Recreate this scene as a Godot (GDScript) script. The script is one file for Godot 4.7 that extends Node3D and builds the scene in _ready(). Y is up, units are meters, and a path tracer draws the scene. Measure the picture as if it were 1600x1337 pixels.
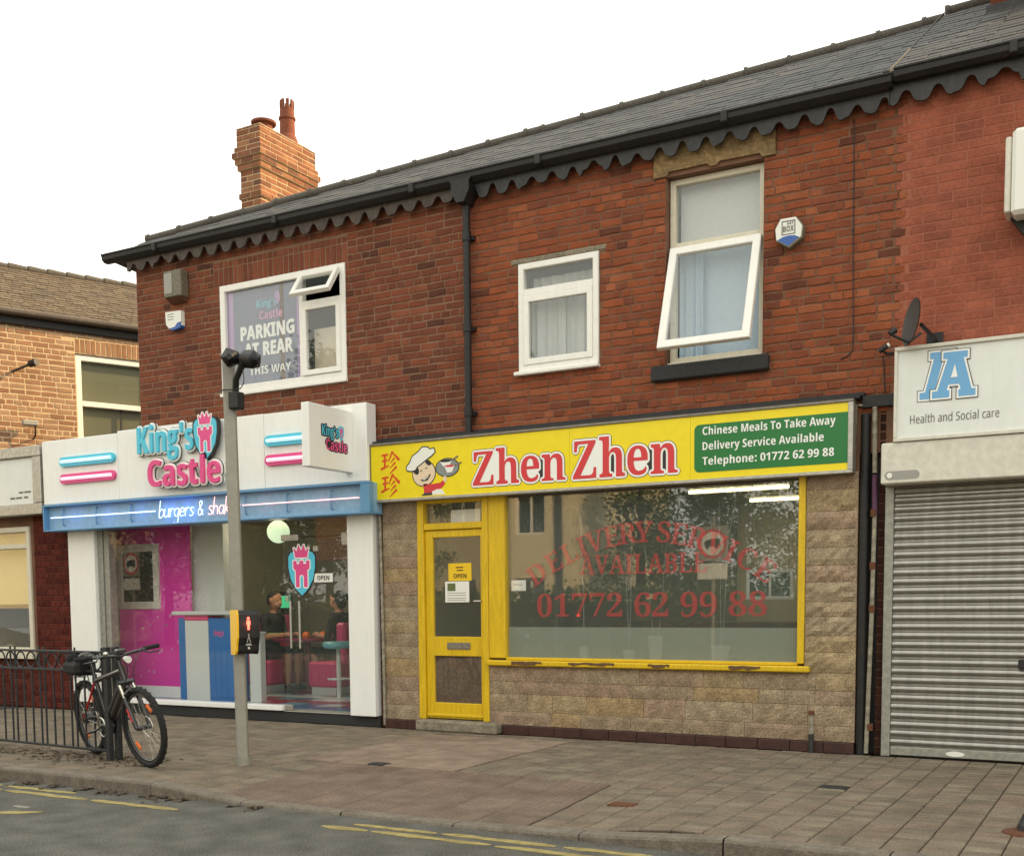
extends Node3D
# A terrace of three shops under a white evening sky, seen from across the road.

const EYE := Vector3(0, 1.34, 10.04)
const SLOPE := 0.6
var rng := RandomNumberGenerator.new()
var M := {}
var taken := {}
var noises := {}
var brick_cache := {}
var patchy := FastNoiseLite.new()


class MB:
	var v := PackedVector3Array()
	var n := PackedVector3Array()
	var c := PackedColorArray()
	var col := Color.WHITE
	var x := Transform3D.IDENTITY

	func t3(a: Vector3, b: Vector3, d: Vector3, na: Vector3, nb: Vector3, nd: Vector3) -> void:
		v.append(x * a); v.append(x * d); v.append(x * b)
		n.append((x.basis * na).normalized()); n.append((x.basis * nd).normalized()); n.append((x.basis * nb).normalized())
		c.append(col); c.append(col); c.append(col)

	func tri(a: Vector3, b: Vector3, d: Vector3) -> void:
		var k := (b - a).cross(d - a)
		if k.length_squared() < 1e-16:
			return
		k = k.normalized()
		t3(a, b, d, k, k, k)

	func quad(a: Vector3, b: Vector3, d: Vector3, e: Vector3) -> void:
		tri(a, b, d)
		tri(a, d, e)

	func box(lo: Vector3, hi: Vector3) -> void:
		var p := [Vector3(lo.x, lo.y, hi.z), Vector3(hi.x, lo.y, hi.z), Vector3(hi.x, hi.y, hi.z), Vector3(lo.x, hi.y, hi.z), Vector3(lo.x, lo.y, lo.z), Vector3(hi.x, lo.y, lo.z), Vector3(hi.x, hi.y, lo.z), Vector3(lo.x, hi.y, lo.z)]
		for f in [[0, 1, 2, 3], [5, 4, 7, 6], [1, 5, 6, 2], [4, 0, 3, 7], [3, 2, 6, 7], [4, 5, 1, 0]]:
			quad(p[f[0]], p[f[1]], p[f[2]], p[f[3]])

	# a box whose edges are cut back by k
	func cbox(lo: Vector3, hi: Vector3, k: float) -> void:
		var mid := (lo + hi) / 2.0
		var h := (hi - lo) / 2.0
		k = minf(k, minf(h.x, minf(h.y, h.z)) * 0.9)
		for ax in 3:
			var u := (ax + 1) % 3
			var w := (ax + 2) % 3
			for s in [-1.0, 1.0]:
				var q := []
				for st in [[-1, -1], [1, -1], [1, 1], [-1, 1]]:
					var o := Vector3.ZERO
					o[ax] = s * h[ax]
					o[u] = st[0] * (h[u] - k)
					o[w] = st[1] * (h[w] - k)
					q.append(mid + o)
				if s > 0:
					quad(q[0], q[1], q[2], q[3])
				else:
					quad(q[3], q[2], q[1], q[0])
			# the edges that run along ax
			for su in [-1.0, 1.0]:
				for sw in [-1.0, 1.0]:
					var e := []
					for g in [[-1, 0], [1, 0], [1, 1], [-1, 1]]:
						var o := Vector3.ZERO
						o[ax] = g[0] * (h[ax] - k)
						o[u] = su * (h[u] - (k if g[1] else 0.0))
						o[w] = sw * (h[w] - (0.0 if g[1] else k))
						e.append(mid + o)
					var out: Vector3 = (e[1] - e[0]).cross(e[2] - e[0])
					var dir := Vector3.ZERO
					dir[u] = su
					dir[w] = sw
					if out.dot(dir) > 0:
						quad(e[0], e[1], e[2], e[3])
					else:
						quad(e[3], e[2], e[1], e[0])
		for sx in [-1.0, 1.0]:
			for sy in [-1.0, 1.0]:
				for sz in [-1.0, 1.0]:
					var s := Vector3(sx, sy, sz)
					var a := mid + s * (h - Vector3(0, k, k))
					var b := mid + s * (h - Vector3(k, 0, k))
					var d := mid + s * (h - Vector3(k, k, 0))
					if (b - a).cross(d - a).dot(s) > 0:
						tri(a, b, d)
					else:
						tri(a, d, b)

	# a box with only its front (+z) edges cut back: a brick or a tile in a wall
	func fbox(lo: Vector3, hi: Vector3, k: float) -> void:
		var z := hi.z - k
		var f := [Vector3(lo.x + k, lo.y + k, hi.z), Vector3(hi.x - k, lo.y + k, hi.z), Vector3(hi.x - k, hi.y - k, hi.z), Vector3(lo.x + k, hi.y - k, hi.z)]
		var m := [Vector3(lo.x, lo.y, z), Vector3(hi.x, lo.y, z), Vector3(hi.x, hi.y, z), Vector3(lo.x, hi.y, z)]
		quad(f[0], f[1], f[2], f[3])
		for i in 4:
			var j := (i + 1) % 4
			quad(m[i], m[j], f[j], f[i])
			var b1 := Vector3(m[i].x, m[i].y, lo.z)
			var b2 := Vector3(m[j].x, m[j].y, lo.z)
			quad(b1, b2, m[j], m[i])

	func frame(x0: float, x1: float, y0: float, y1: float, w: float, z0: float, z1: float, _k := 0.004) -> void:
		# mitred rings: back edge, outer front, cut, inner cut, inner back
		var k := minf(_k, w * 0.25)
		var ring := func(d: float, z: float) -> Array:
			return [Vector3(x0 + d, y0 + d, z), Vector3(x1 - d, y0 + d, z), Vector3(x1 - d, y1 - d, z), Vector3(x0 + d, y1 - d, z)]
		var rings := [ring.call(0.0, z0), ring.call(0.0, z1 - k), ring.call(k, z1), ring.call(w - k, z1), ring.call(w, z1 - k), ring.call(w, z0), ring.call(0.0, z0)]
		for i in rings.size() - 1:
			for j in 4:
				var l := (j + 1) % 4
				quad(rings[i][j], rings[i][l], rings[i + 1][l], rings[i + 1][j])

	# a brick of uneven outline: twelve points round the front, pushed about by J
	func rough_box(w: float, h: float, d: float, k: float, j: float, r: RandomNumberGenerator) -> void:
		var ring := PackedVector2Array()
		for s in [[-1, -1], [-0.35, -1], [0.35, -1], [1, -1], [1, 0], [1, 1], [0.35, 1], [-0.35, 1], [-1, 1], [-1, 0]]:
			ring.append(Vector2(s[0] * w / 2 + r.randf_range(-j, j), s[1] * h / 2 + r.randf_range(-j, j)))
		var n := ring.size()
		var mid := Vector3(0, 0, 0)
		for i in n:
			var a := ring[i]
			var b := ring[(i + 1) % n]
			var fa := Vector3(a.x, a.y, 0) - Vector3(signf(a.x) * k, signf(a.y) * k, 0)
			var fb := Vector3(b.x, b.y, 0) - Vector3(signf(b.x) * k, signf(b.y) * k, 0)
			tri(mid, fa, fb)
			quad(Vector3(a.x, a.y, -k), Vector3(b.x, b.y, -k), fb, fa)
			quad(Vector3(a.x, a.y, -d), Vector3(b.x, b.y, -d), Vector3(b.x, b.y, -k), Vector3(a.x, a.y, -k))

	# a polygon in x and y pushed out from z0 to z1
	func prism(poly: PackedVector2Array, z0: float, z1: float) -> void:
		if Geometry2D.is_polygon_clockwise(poly):
			poly = poly.duplicate()
			poly.reverse()
		var idx := Geometry2D.triangulate_polygon(poly)
		for i in range(0, idx.size(), 3):
			var a := poly[idx[i]]
			var b := poly[idx[i + 1]]
			var d := poly[idx[i + 2]]
			if (b - a).cross(d - a) < 0:
				var h := b
				b = d
				d = h
			tri(Vector3(a.x, a.y, z1), Vector3(b.x, b.y, z1), Vector3(d.x, d.y, z1))
			tri(Vector3(a.x, a.y, z0), Vector3(d.x, d.y, z0), Vector3(b.x, b.y, z0))
		for i in poly.size():
			var a := poly[i]
			var b := poly[(i + 1) % poly.size()]
			quad(Vector3(a.x, a.y, z0), Vector3(b.x, b.y, z0), Vector3(b.x, b.y, z1), Vector3(a.x, a.y, z1))

	func tube(pts: Array, r, sides := 10, closed := false) -> void:
		var m := pts.size()
		var ring := []
		var nor := []
		var up := Vector3.ZERO
		for i in m:
			var d: Vector3
			if closed:
				d = (pts[(i + 1) % m] - pts[(i + m - 1) % m]).normalized()
			else:
				d = (pts[mini(i + 1, m - 1)] - pts[maxi(i - 1, 0)]).normalized()
			if up == Vector3.ZERO:
				up = d.cross(Vector3.UP if absf(d.y) < 0.9 else Vector3.RIGHT).normalized()
			else:
				up = (up - d * up.dot(d)).normalized()
			var w := d.cross(up)
			var rr: float = r[i] if r is Array else r
			var a := []
			var b := []
			for k in sides:
				var t := TAU * k / sides
				var o := up * cos(t) + w * sin(t)
				a.append(pts[i] + o * rr)
				b.append(o)
			ring.append(a)
			nor.append(b)
		for i in (m if closed else m - 1):
			var j := (i + 1) % m
			for k in sides:
				var l := (k + 1) % sides
				t3(ring[i][k], ring[i][l], ring[j][l], nor[i][k], nor[i][l], nor[j][l])
				t3(ring[i][k], ring[j][l], ring[j][k], nor[i][k], nor[j][l], nor[j][k])
		if not closed:
			for k in range(1, sides - 1):
				tri(ring[0][0], ring[0][k + 1], ring[0][k])
				tri(ring[m - 1][0], ring[m - 1][k], ring[m - 1][k + 1])

	# a profile of (radius, height) turned about y
	func lathe(prof: Array, sides := 20) -> void:
		for i in prof.size() - 1:
			var p: Vector2 = prof[i]
			var q: Vector2 = prof[i + 1]
			var t := (q - p).normalized()
			var nn := Vector2(t.y, -t.x)
			for k in sides:
				var a := TAU * k / sides
				var b := TAU * (k + 1) / sides
				var f := func(w: Vector2, an: float) -> Vector3: return Vector3(w.x * cos(an), w.y, -w.x * sin(an))
				var na: Vector3 = f.call(nn, a)
				var nb: Vector3 = f.call(nn, b)
				if p.x > 1e-5:
					t3(f.call(p, a), f.call(p, b), f.call(q, b), na, nb, nb)
				if q.x > 1e-5:
					t3(f.call(p, a), f.call(q, b), f.call(q, a), na, nb, na)

	func ball(at: Vector3, r: Vector3, sides := 14) -> void:
		var old := x
		x = x * Transform3D(Basis.from_scale(r), at)
		var rows := sides / 2
		for i in rows:
			for k in sides:
				var g := func(ii: int, kk: int) -> Vector3:
					var th := PI * ii / rows
					var ph := TAU * kk / sides
					return Vector3(sin(th) * cos(ph), cos(th), -sin(th) * sin(ph))
				var a: Vector3 = g.call(i, k)
				var b: Vector3 = g.call(i, k + 1)
				var d: Vector3 = g.call(i + 1, k + 1)
				var e: Vector3 = g.call(i + 1, k)
				if i > 0:
					t3(e, b, a, e, b, a)
				if i < rows - 1:
					t3(e, d, b, e, d, b)
		x = old

	func mesh() -> ArrayMesh:
		var a := []
		a.resize(Mesh.ARRAY_MAX)
		a[Mesh.ARRAY_VERTEX] = v
		a[Mesh.ARRAY_NORMAL] = n
		a[Mesh.ARRAY_COLOR] = c
		var m := ArrayMesh.new()
		if v.size():
			m.add_surface_from_arrays(Mesh.PRIMITIVE_TRIANGLES, a)
		return m


# ---------------------------------------------------------------- naming and placing
func numbered(called: String) -> String:
	taken[called] = taken.get(called, -1) + 1
	return called if taken[called] == 0 else "%s_%03d" % [called, taken[called]]


func thing(called: String, label: String, category: String, at := Vector3.ZERO, group := "") -> Node3D:
	var o := Node3D.new()
	o.name = numbered(called)
	add_child(o)
	o.position = at
	o.set_meta("label", label)
	o.set_meta("category", category)
	if group:
		o.set_meta("group", group)
	return o


func setting(called: String) -> Node3D:
	var o := Node3D.new()
	o.name = numbered(called)
	add_child(o)
	o.set_meta("kind", "structure")
	return o


# commits a mesh written in world coordinates as one named part
func part(mb, called: String, m: Material, parent: Node3D, label := "") -> MeshInstance3D:
	var o := MeshInstance3D.new()
	o.mesh = mb.mesh() if mb is MB else mb
	o.name = called
	o.material_override = m
	parent.add_child(o, true)
	o.global_transform = Transform3D.IDENTITY
	if label:
		o.set_meta("label", label)
	return o


func pbox(called: String, lo: Vector3, hi: Vector3, m: Material, parent: Node3D, k := 0.004, label := "") -> MeshInstance3D:
	var b := MB.new()
	b.cbox(lo, hi, k)
	return part(b, called, m, parent, label)


func ptube(called: String, pts: Array, r, m: Material, parent: Node3D, sides := 10) -> MeshInstance3D:
	var b := MB.new()
	b.tube(pts, r, sides)
	return part(b, called, m, parent)


# ---------------------------------------------------------------- materials
func noise(freq: float, lo: float, hi: float, kind := FastNoiseLite.TYPE_SIMPLEX_SMOOTH, oct := 4, size := 512) -> NoiseTexture2D:
	var key := "%s %s %s %s %s" % [freq, lo, hi, kind, oct]
	if noises.has(key):
		return noises[key]
	var f := FastNoiseLite.new()
	f.seed = 11 + noises.size()
	f.noise_type = kind
	f.frequency = freq
	f.fractal_octaves = oct
	var t := NoiseTexture2D.new()
	t.width = size
	t.height = size
	t.seamless = true
	t.noise = f
	var g := Gradient.new()
	g.set_color(0, Color(lo, lo, lo))
	g.set_color(1, Color(hi, hi, hi))
	t.color_ramp = g
	noises[key] = t
	return t


func S(r: float, g: float, b: float, a := 1.0) -> Color:
	return Color(r / 255.0, g / 255.0, b / 255.0, a)


func L(r: float, g: float, b: float) -> Color:
	return S(r, g, b).srgb_to_linear()


# grain: [cycles per metre, darkest, lightest]; relief: [cycles per metre, centimetres]
func mk(called: String, c: Color, rough: float, o := {}) -> StandardMaterial3D:
	var m := StandardMaterial3D.new()
	m.resource_name = called
	m.albedo_color = c
	m.roughness = rough
	m.metallic = o.get("metal", 0.0)
	m.metallic_specular = o.get("spec", 0.5)
	if o.has("grain"):
		var g: Array = o.grain
		m.albedo_texture = noise(g[3] if g.size() > 3 else 0.02, g[1], g[2])
		m.uv1_triplanar = true
		m.uv1_world_triplanar = true
		m.uv1_scale = Vector3.ONE * g[0]
		if o.has("stretch"):
			m.uv1_scale = o.stretch
	if o.has("stain"):
		var g: Array = o.stain
		m.detail_enabled = true
		m.detail_blend_mode = BaseMaterial3D.BLEND_MODE_MUL
		m.detail_albedo = noise(0.012, g[1], g[2], FastNoiseLite.TYPE_SIMPLEX_SMOOTH, 6)
		m.detail_uv_layer = BaseMaterial3D.DETAIL_UV_2
		m.uv2_triplanar = true
		m.uv2_world_triplanar = true
		m.uv2_scale = Vector3.ONE * g[0] if not o.has("stain_stretch") else o.stain_stretch
	if o.has("relief"):
		m.heightmap_enabled = true
		m.heightmap_texture = noise(0.05, 0.0, 1.0, FastNoiseLite.TYPE_SIMPLEX_SMOOTH, 5)
		m.heightmap_scale = o.relief
		if not o.has("grain"):
			m.uv1_triplanar = true
			m.uv1_world_triplanar = true
			m.uv1_scale = Vector3.ONE * o.get("relief_scale", 2.0)
	if o.get("vc", false):
		m.vertex_color_use_as_albedo = true
	if o.has("coat"):
		m.clearcoat_enabled = true
		m.clearcoat = o.coat
		m.clearcoat_roughness = 0.1
	if o.has("glow"):
		m.emission_enabled = true
		m.emission = o.glow[0]
		m.emission_energy_multiplier = o.glow[1]
	if c.a < 1.0:
		m.transparency = BaseMaterial3D.TRANSPARENCY_ALPHA
	if o.has("back"):
		m.backlight_enabled = true
		m.backlight = o.back
	M[called] = m
	return m


func make_materials() -> void:
	mk("brick", Color.WHITE, 0.9, {"grain": [2.8, 0.66, 1.0, 0.05], "stain": [0.6, 0.86, 1.0], "relief": 0.6, "vc": true, "spec": 0.3})
	mk("painted_brick", Color.WHITE, 0.7, {"grain": [1.6, 0.82, 1.0, 0.03], "stain": [0.5, 0.8, 1.0], "relief": 0.12, "vc": true, "spec": 0.4})
	mk("mortar", S(160, 126, 100), 0.95, {"grain": [3.0, 0.78, 1.0, 0.05], "stain": [0.4, 0.84, 1.0], "relief": 0.3})
	mk("mortar_dark", S(156, 114, 88), 0.95, {"grain": [3.0, 0.7, 1.0, 0.05], "stain": [0.4, 0.8, 1.0], "relief": 0.3})
	mk("mortar_pale", S(222, 196, 156), 0.95, {"grain": [3.0, 0.8, 1.0, 0.05], "relief": 0.3})
	mk("mortar_red", S(160, 96, 74), 0.9, {"grain": [2.0, 0.85, 1.0]})
	mk("slate", Color.WHITE, 0.7, {"grain": [2.0, 0.74, 1.0, 0.03], "stain": [0.6, 0.8, 1.0], "relief": 0.2, "vc": true})
	mk("ridge_clay", S(104, 97, 88), 0.85, {"grain": [3.0, 0.6, 1.0], "relief": 0.3})
	mk("stone", Color.WHITE, 0.92, {"grain": [1.8, 0.66, 1.0, 0.04], "stain": [0.8, 0.74, 1.0], "relief": 0.6, "vc": true, "spec": 0.25})
	mk("plinth_tile", S(84, 52, 44), 0.45, {"grain": [2.0, 0.8, 1.0], "stain": [0.8, 0.75, 1.0]})
	mk("lintel_stone", S(176, 146, 100), 0.9, {"grain": [2.0, 0.75, 1.0], "stain": [0.7, 0.7, 1.0], "relief": 0.3})
	mk("black_stone", S(52, 52, 52), 0.75, {"grain": [3.0, 0.65, 1.0], "relief": 0.2})
	mk("concrete", S(176, 164, 140), 0.9, {"grain": [2.5, 0.72, 1.0], "stain": [1.0, 0.7, 1.0], "relief": 0.3})
	mk("kerb", S(144, 132, 116), 0.92, {"grain": [2.5, 0.78, 1.0], "stain": [0.8, 0.76, 1.0], "relief": 0.4})
	mk("paver", Color.WHITE, 0.92, {"grain": [2.2, 0.74, 1.0, 0.04], "stain": [0.45, 0.78, 1.0], "relief": 0.35, "vc": true, "spec": 0.3})
	mk("paver_bed", S(74, 68, 58), 0.97, {"grain": [3.0, 0.6, 1.0]})
	mk("asphalt", S(140, 136, 126), 0.95, {"grain": [1.3, 0.5, 1.0, 0.1], "stain": [0.35, 0.74, 1.0], "relief": 0.5, "spec": 0.35})
	mk("asphalt_patch", S(96, 94, 89), 0.95, {"grain": [5.0, 0.48, 1.0, 0.12], "stain": [0.3, 0.8, 1.0], "relief": 0.5})
	mk("earth", S(110, 104, 88), 0.98, {"grain": [1.0, 0.6, 1.0]})
	mk("road_yellow", S(222, 200, 124), 0.85, {"grain": [4.0, 0.55, 1.0, 0.06], "stain": [1.2, 0.7, 1.0]})
	mk("road_white", S(178, 174, 160), 0.85, {"grain": [4.0, 0.55, 1.0, 0.06]})
	mk("upvc", S(240, 238, 230), 0.35, {"grain": [0.8, 0.97, 1.0], "stain": [1.0, 0.972, 1.0], "stain_stretch": Vector3(2.6, 0.22, 2.6)})
	mk("old_paint", S(220, 212, 190), 0.5, {"grain": [2.0, 0.95, 1.0], "stain": [1.0, 0.95, 1.0]})
	mk("black_paint", S(46, 43, 40), 0.6, {"grain": [2.0, 0.55, 1.0], "stain": [1.5, 0.6, 1.0]})
	mk("brown_paint", S(98, 84, 72), 0.6, {"grain": [2.0, 0.68, 1.0], "stain": [1.2, 0.7, 1.0]})
	mk("grey_paint", S(62, 61, 60), 0.55, {"grain": [2.0, 0.7, 1.0], "stain": [1.2, 0.7, 1.0]})
	mk("fascia_white", S(242, 241, 236), 0.3, {"grain": [0.5, 0.985, 1.0], "stain": [1.0, 0.972, 1.0], "stain_stretch": Vector3(2.6, 0.22, 2.6)})
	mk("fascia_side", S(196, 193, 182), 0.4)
	mk("sign_yellow", S(240, 216, 10), 0.35, {"grain": [0.7, 0.97, 1.0]})
	mk("door_yellow", S(232, 192, 18), 0.45, {"grain": [2.0, 0.94, 1.0], "stain": [1.0, 0.88, 1.0], "stain_stretch": Vector3(3.0, 0.4, 3.0)})
	mk("sign_green", S(24, 112, 48), 0.35)
	mk("letter_red", S(206, 52, 58), 0.4)
	mk("glass_red", S(180, 44, 40, 0.82), 0.6)
	mk("hanzi_red", S(214, 70, 22), 0.45)
	mk("letter_white", S(236, 236, 230), 0.4)
	mk("letter_black", S(34, 32, 34), 0.5)
	mk("letter_cyan", S(84, 194, 220), 0.3)
	mk("letter_pink", S(224, 78, 140), 0.3)
	mk("alloy", S(196, 192, 182), 0.4, {"metal": 0.6, "grain": [1.5, 0.8, 1.0]})
	mk("dirty_alloy", S(150, 142, 126), 0.55, {"metal": 0.3, "grain": [3.0, 0.7, 1.0]})
	mk("shutter", S(176, 173, 164), 0.36, {"metal": 0.75, "grain": [1.4, 0.93, 1.0], "stain": [0.7, 0.86, 1.0], "stain_stretch": Vector3(2.0, 0.3, 2.0)})
	mk("shutter_frame", S(166, 164, 152), 0.5, {"metal": 0.3, "grain": [1.5, 0.8, 1.0]})
	mk("cream_paint", S(218, 214, 198), 0.45, {"grain": [1.0, 0.9, 1.0]})
	mk("strip_blue", S(140, 180, 210), 0.4, {"grain": [1.0, 0.9, 1.0]})
	mk("strip_trim", S(96, 146, 184), 0.4)
	mk("neon_blue", S(230, 240, 255), 0.3, {"glow": [Color(0.7, 0.82, 1.0), 1.1]})
	mk("neon_pink", S(255, 225, 225), 0.3, {"glow": [Color(1.0, 0.7, 0.68), 0.9]})
	mk("neon_cyan_bar", S(190, 240, 245), 0.3, {"glow": [Color(0.8, 0.97, 1.0), 0.35]})
	mk("neon_pink_bar", S(250, 215, 230), 0.3, {"glow": [Color(1.0, 0.82, 0.9), 0.35]})
	mk("glass", Color(0.55, 0.6, 0.58, 0.06), 0.0)
	mk("frost", Color(0.68, 0.71, 0.64, 0.4), 0.7)
	mk("sticker", S(228, 226, 216), 0.6)
	mk("sticker_grey", S(150, 148, 140), 0.6)
	mk("pole_grey", S(158, 154, 142), 0.5, {"metal": 0.2, "grain": [2.0, 0.92, 1.0], "stain": [1.0, 0.9, 1.0]})
	mk("black_plastic", S(24, 23, 23), 0.5)
	mk("yellow_plastic", S(234, 184, 14), 0.4)
	mk("rail_black", S(44, 47, 52), 0.45, {"grain": [3.0, 0.65, 1.0]})
	mk("tyre", S(34, 33, 32), 0.85, {"grain": [6.0, 0.7, 1.0]})
	mk("bike_black", S(28, 27, 28), 0.3, {"coat": 0.6})
	mk("bike_red", S(170, 34, 34), 0.35)
	mk("chrome", S(206, 202, 192), 0.2, {"metal": 0.9})
	mk("reflector", S(232, 110, 20), 0.25)
	mk("grey_plastic", S(140, 132, 112), 0.6, {"grain": [3.0, 0.6, 1.0]})
	mk("white_plastic", S(226, 226, 216), 0.35)
	mk("blue_plastic", S(38, 84, 158), 0.3)
	mk("dish_grey", S(70, 70, 68), 0.5)
	mk("pipe_white", S(204, 194, 168), 0.5, {"grain": [3.0, 0.68, 1.0], "stain": [2.0, 0.6, 1.0]})
	mk("rust", S(120, 74, 44), 0.9, {"grain": [4.0, 0.6, 1.0]})
	mk("curtain", S(206, 210, 206), 0.9, {"back": Color(0.4, 0.4, 0.4), "grain": [2.0, 0.96, 1.0]})
	mk("curtain_blue", S(188, 208, 222), 0.9, {"back": Color(0.4, 0.4, 0.4), "grain": [1.5, 0.96, 1.0]})
	mk("blind", S(224, 212, 188), 0.9, {"back": Color(0.3, 0.3, 0.3)})
	mk("room", S(168, 160, 144), 0.95)
	mk("room_plain", S(166, 156, 138), 0.95)
	mk("room_cream", S(206, 198, 168), 0.9, {"grain": [1.0, 0.95, 1.0]})
	mk("room_green", S(142, 138, 112), 0.9)
	mk("reflection_olive", S(112, 112, 86), 0.8)  # olive tone of the reflections in the left house panes
	mk("reflection_yellow", S(240, 224, 160), 0.8)  # pale yellow of the bright reflection in the low shop window
	mk("terracotta", S(152, 84, 58), 0.9, {"grain": [3.0, 0.6, 1.0], "relief": 0.3})
	mk("leaf", Color.WHITE, 0.7, {"vc": true, "back": Color(0.25, 0.3, 0.1), "spec": 0.3})
	mk("bark", S(74, 60, 46), 0.95, {"grain": [3.0, 0.5, 1.0], "relief": 1.0})
	mk("render_cream", S(246, 230, 190), 0.9, {"grain": [0.6, 0.85, 1.0]})
	mk("roof_tile", Color.WHITE, 0.85, {"grain": [2.0, 0.65, 1.0, 0.03], "relief": 0.3, "vc": true})
	mk("magenta", S(226, 46, 168), 0.4)
	mk("counter_white", S(204, 208, 202), 0.35)
	mk("counter_blue", S(24, 104, 172), 0.35)
	mk("booth_pink", S(206, 52, 112), 0.5)
	mk("table_plum", S(120, 30, 70), 0.4)
	mk("stool_seat", S(110, 180, 186), 0.4)
	mk("wall_brown", S(112, 66, 26), 0.8, {"grain": [1.6, 0.35, 1.0, 0.04]})
	mk("wall_olive", S(164, 160, 134), 0.9)
	mk("lamp_green", S(206, 220, 196), 0.4, {"glow": [Color(0.85, 0.95, 0.78), 0.55]})
	mk("tube_light", S(255, 250, 225), 0.4, {"glow": [Color(1.0, 0.95, 0.72), 3.0]})
	mk("red_man", S(255, 120, 100), 0.4, {"glow": [Color(1.0, 0.32, 0.24), 2.4]})
	mk("screen_green", S(70, 190, 140), 0.4, {"glow": [Color(0.25, 0.75, 0.5), 0.5]})
	mk("body", Color.WHITE, 0.8, {"vc": true})
	mk("wood", S(122, 88, 52), 0.7, {"grain": [2.0, 0.6, 1.0]})
	mk("paper_yellow", S(232, 190, 24), 0.6)
	mk("print_slate", S(104, 110, 132), 0.3)
	mk("print_lilac", S(170, 142, 186), 0.35)
	mk("print_cyan", S(124, 190, 214), 0.35)
	mk("print_pink", S(214, 150, 186), 0.35)
	mk("sign_white", S(226, 228, 222), 0.3, {"grain": [0.4, 0.97, 1.0], "stain": [1.0, 0.972, 1.0], "stain_stretch": Vector3(2.6, 0.22, 2.6)})
	mk("sign_sky", S(104, 164, 208), 0.35)
	mk("text_grey", S(96, 94, 90), 0.5)
	mk("car_paint", S(30, 32, 36), 0.25, {"coat": 1.0})
	mk("tile", Color.WHITE, 0.25, {"vc": true})
	mk("skin_face", S(226, 204, 172), 0.6)
	mk("chef_white", S(232, 232, 222), 0.4)
	mk("wok_grey", S(132, 138, 134), 0.4)
	mk("navy", S(40, 48, 74), 0.5)
	mk("lead", S(58, 57, 56), 0.6, {"grain": [3.0, 0.55, 1.0], "stain": [1.5, 0.6, 1.0], "relief": 0.3})
	mk("board_grey", S(120, 116, 106), 0.7, {"grain": [2.0, 0.7, 1.0]})
	mk("blister", S(142, 96, 84), 0.9, {"grain": [2.0, 0.7, 1.0], "stain": [0.5, 0.7, 1.0]})


# ---------------------------------------------------------------- walls and courses
# a wall from (x0, y0) to (x1, y1) with rectangular holes [xa, xb, ya, yb], z0 to z1
func shell(called: String, x0: float, x1: float, y0: float, y1: float, z0: float, z1: float, holes: Array, m: Material, parent: Node3D, at := Transform3D.IDENTITY) -> MeshInstance3D:
	var xs := [x0, x1]
	var ys := [y0, y1]
	for h in holes:
		for q in [h[0], h[1]]:
			if q > x0 and q < x1 and not xs.has(q):
				xs.append(q)
		for q in [h[2], h[3]]:
			if q > y0 and q < y1 and not ys.has(q):
				ys.append(q)
	xs.sort()
	ys.sort()
	var b := MB.new()
	b.x = at
	var solid := func(i: int, j: int) -> bool:
		if i < 0 or j < 0 or i >= xs.size() - 1 or j >= ys.size() - 1:
			return false
		var cx: float = (xs[i] + xs[i + 1]) / 2
		var cy: float = (ys[j] + ys[j + 1]) / 2
		for h in holes:
			if cx > h[0] and cx < h[1] and cy > h[2] and cy < h[3]:
				return false
		return true
	for i in xs.size() - 1:
		for j in ys.size() - 1:
			if not solid.call(i, j):
				continue
			var a := Vector3(xs[i], ys[j], z0)
			var d := Vector3(xs[i + 1], ys[j + 1], z1)
			b.quad(Vector3(a.x, a.y, d.z), Vector3(d.x, a.y, d.z), Vector3(d.x, d.y, d.z), Vector3(a.x, d.y, d.z))
			b.quad(Vector3(d.x, a.y, a.z), Vector3(a.x, a.y, a.z), Vector3(a.x, d.y, a.z), Vector3(d.x, d.y, a.z))
			if not solid.call(i - 1, j):
				b.quad(Vector3(a.x, a.y, a.z), Vector3(a.x, a.y, d.z), Vector3(a.x, d.y, d.z), Vector3(a.x, d.y, a.z))
			if not solid.call(i + 1, j):
				b.quad(Vector3(d.x, a.y, d.z), Vector3(d.x, a.y, a.z), Vector3(d.x, d.y, a.z), Vector3(d.x, d.y, d.z))
			if not solid.call(i, j - 1):
				b.quad(Vector3(a.x, a.y, a.z), Vector3(d.x, a.y, a.z), Vector3(d.x, a.y, d.z), Vector3(a.x, a.y, d.z))
			if not solid.call(i, j + 1):
				b.quad(Vector3(a.x, d.y, d.z), Vector3(d.x, d.y, d.z), Vector3(d.x, d.y, a.z), Vector3(a.x, d.y, a.z))
	return part(b, called, m, parent)


func piece_mesh(w: float, h: float, d: float, k: float, tone: Color, j := 0.0) -> ArrayMesh:
	var key := "%d %d %d %d %s %d" % [roundi(w * 1000), roundi(h * 1000), roundi(d * 1000), roundi(k * 10000), tone.to_html(), rng.randi() % 3 if j > 0.0 else 0]
	if not brick_cache.has(key):
		var b := MB.new()
		b.col = tone
		if j > 0.0:
			b.rough_box(w, h, d, k, j, rng)
		else:
			b.fbox(Vector3(-w / 2, -h / 2, -d), Vector3(w / 2, h / 2, 0), k)
		brick_cache[key] = b.mesh()
	return brick_cache[key]


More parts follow.
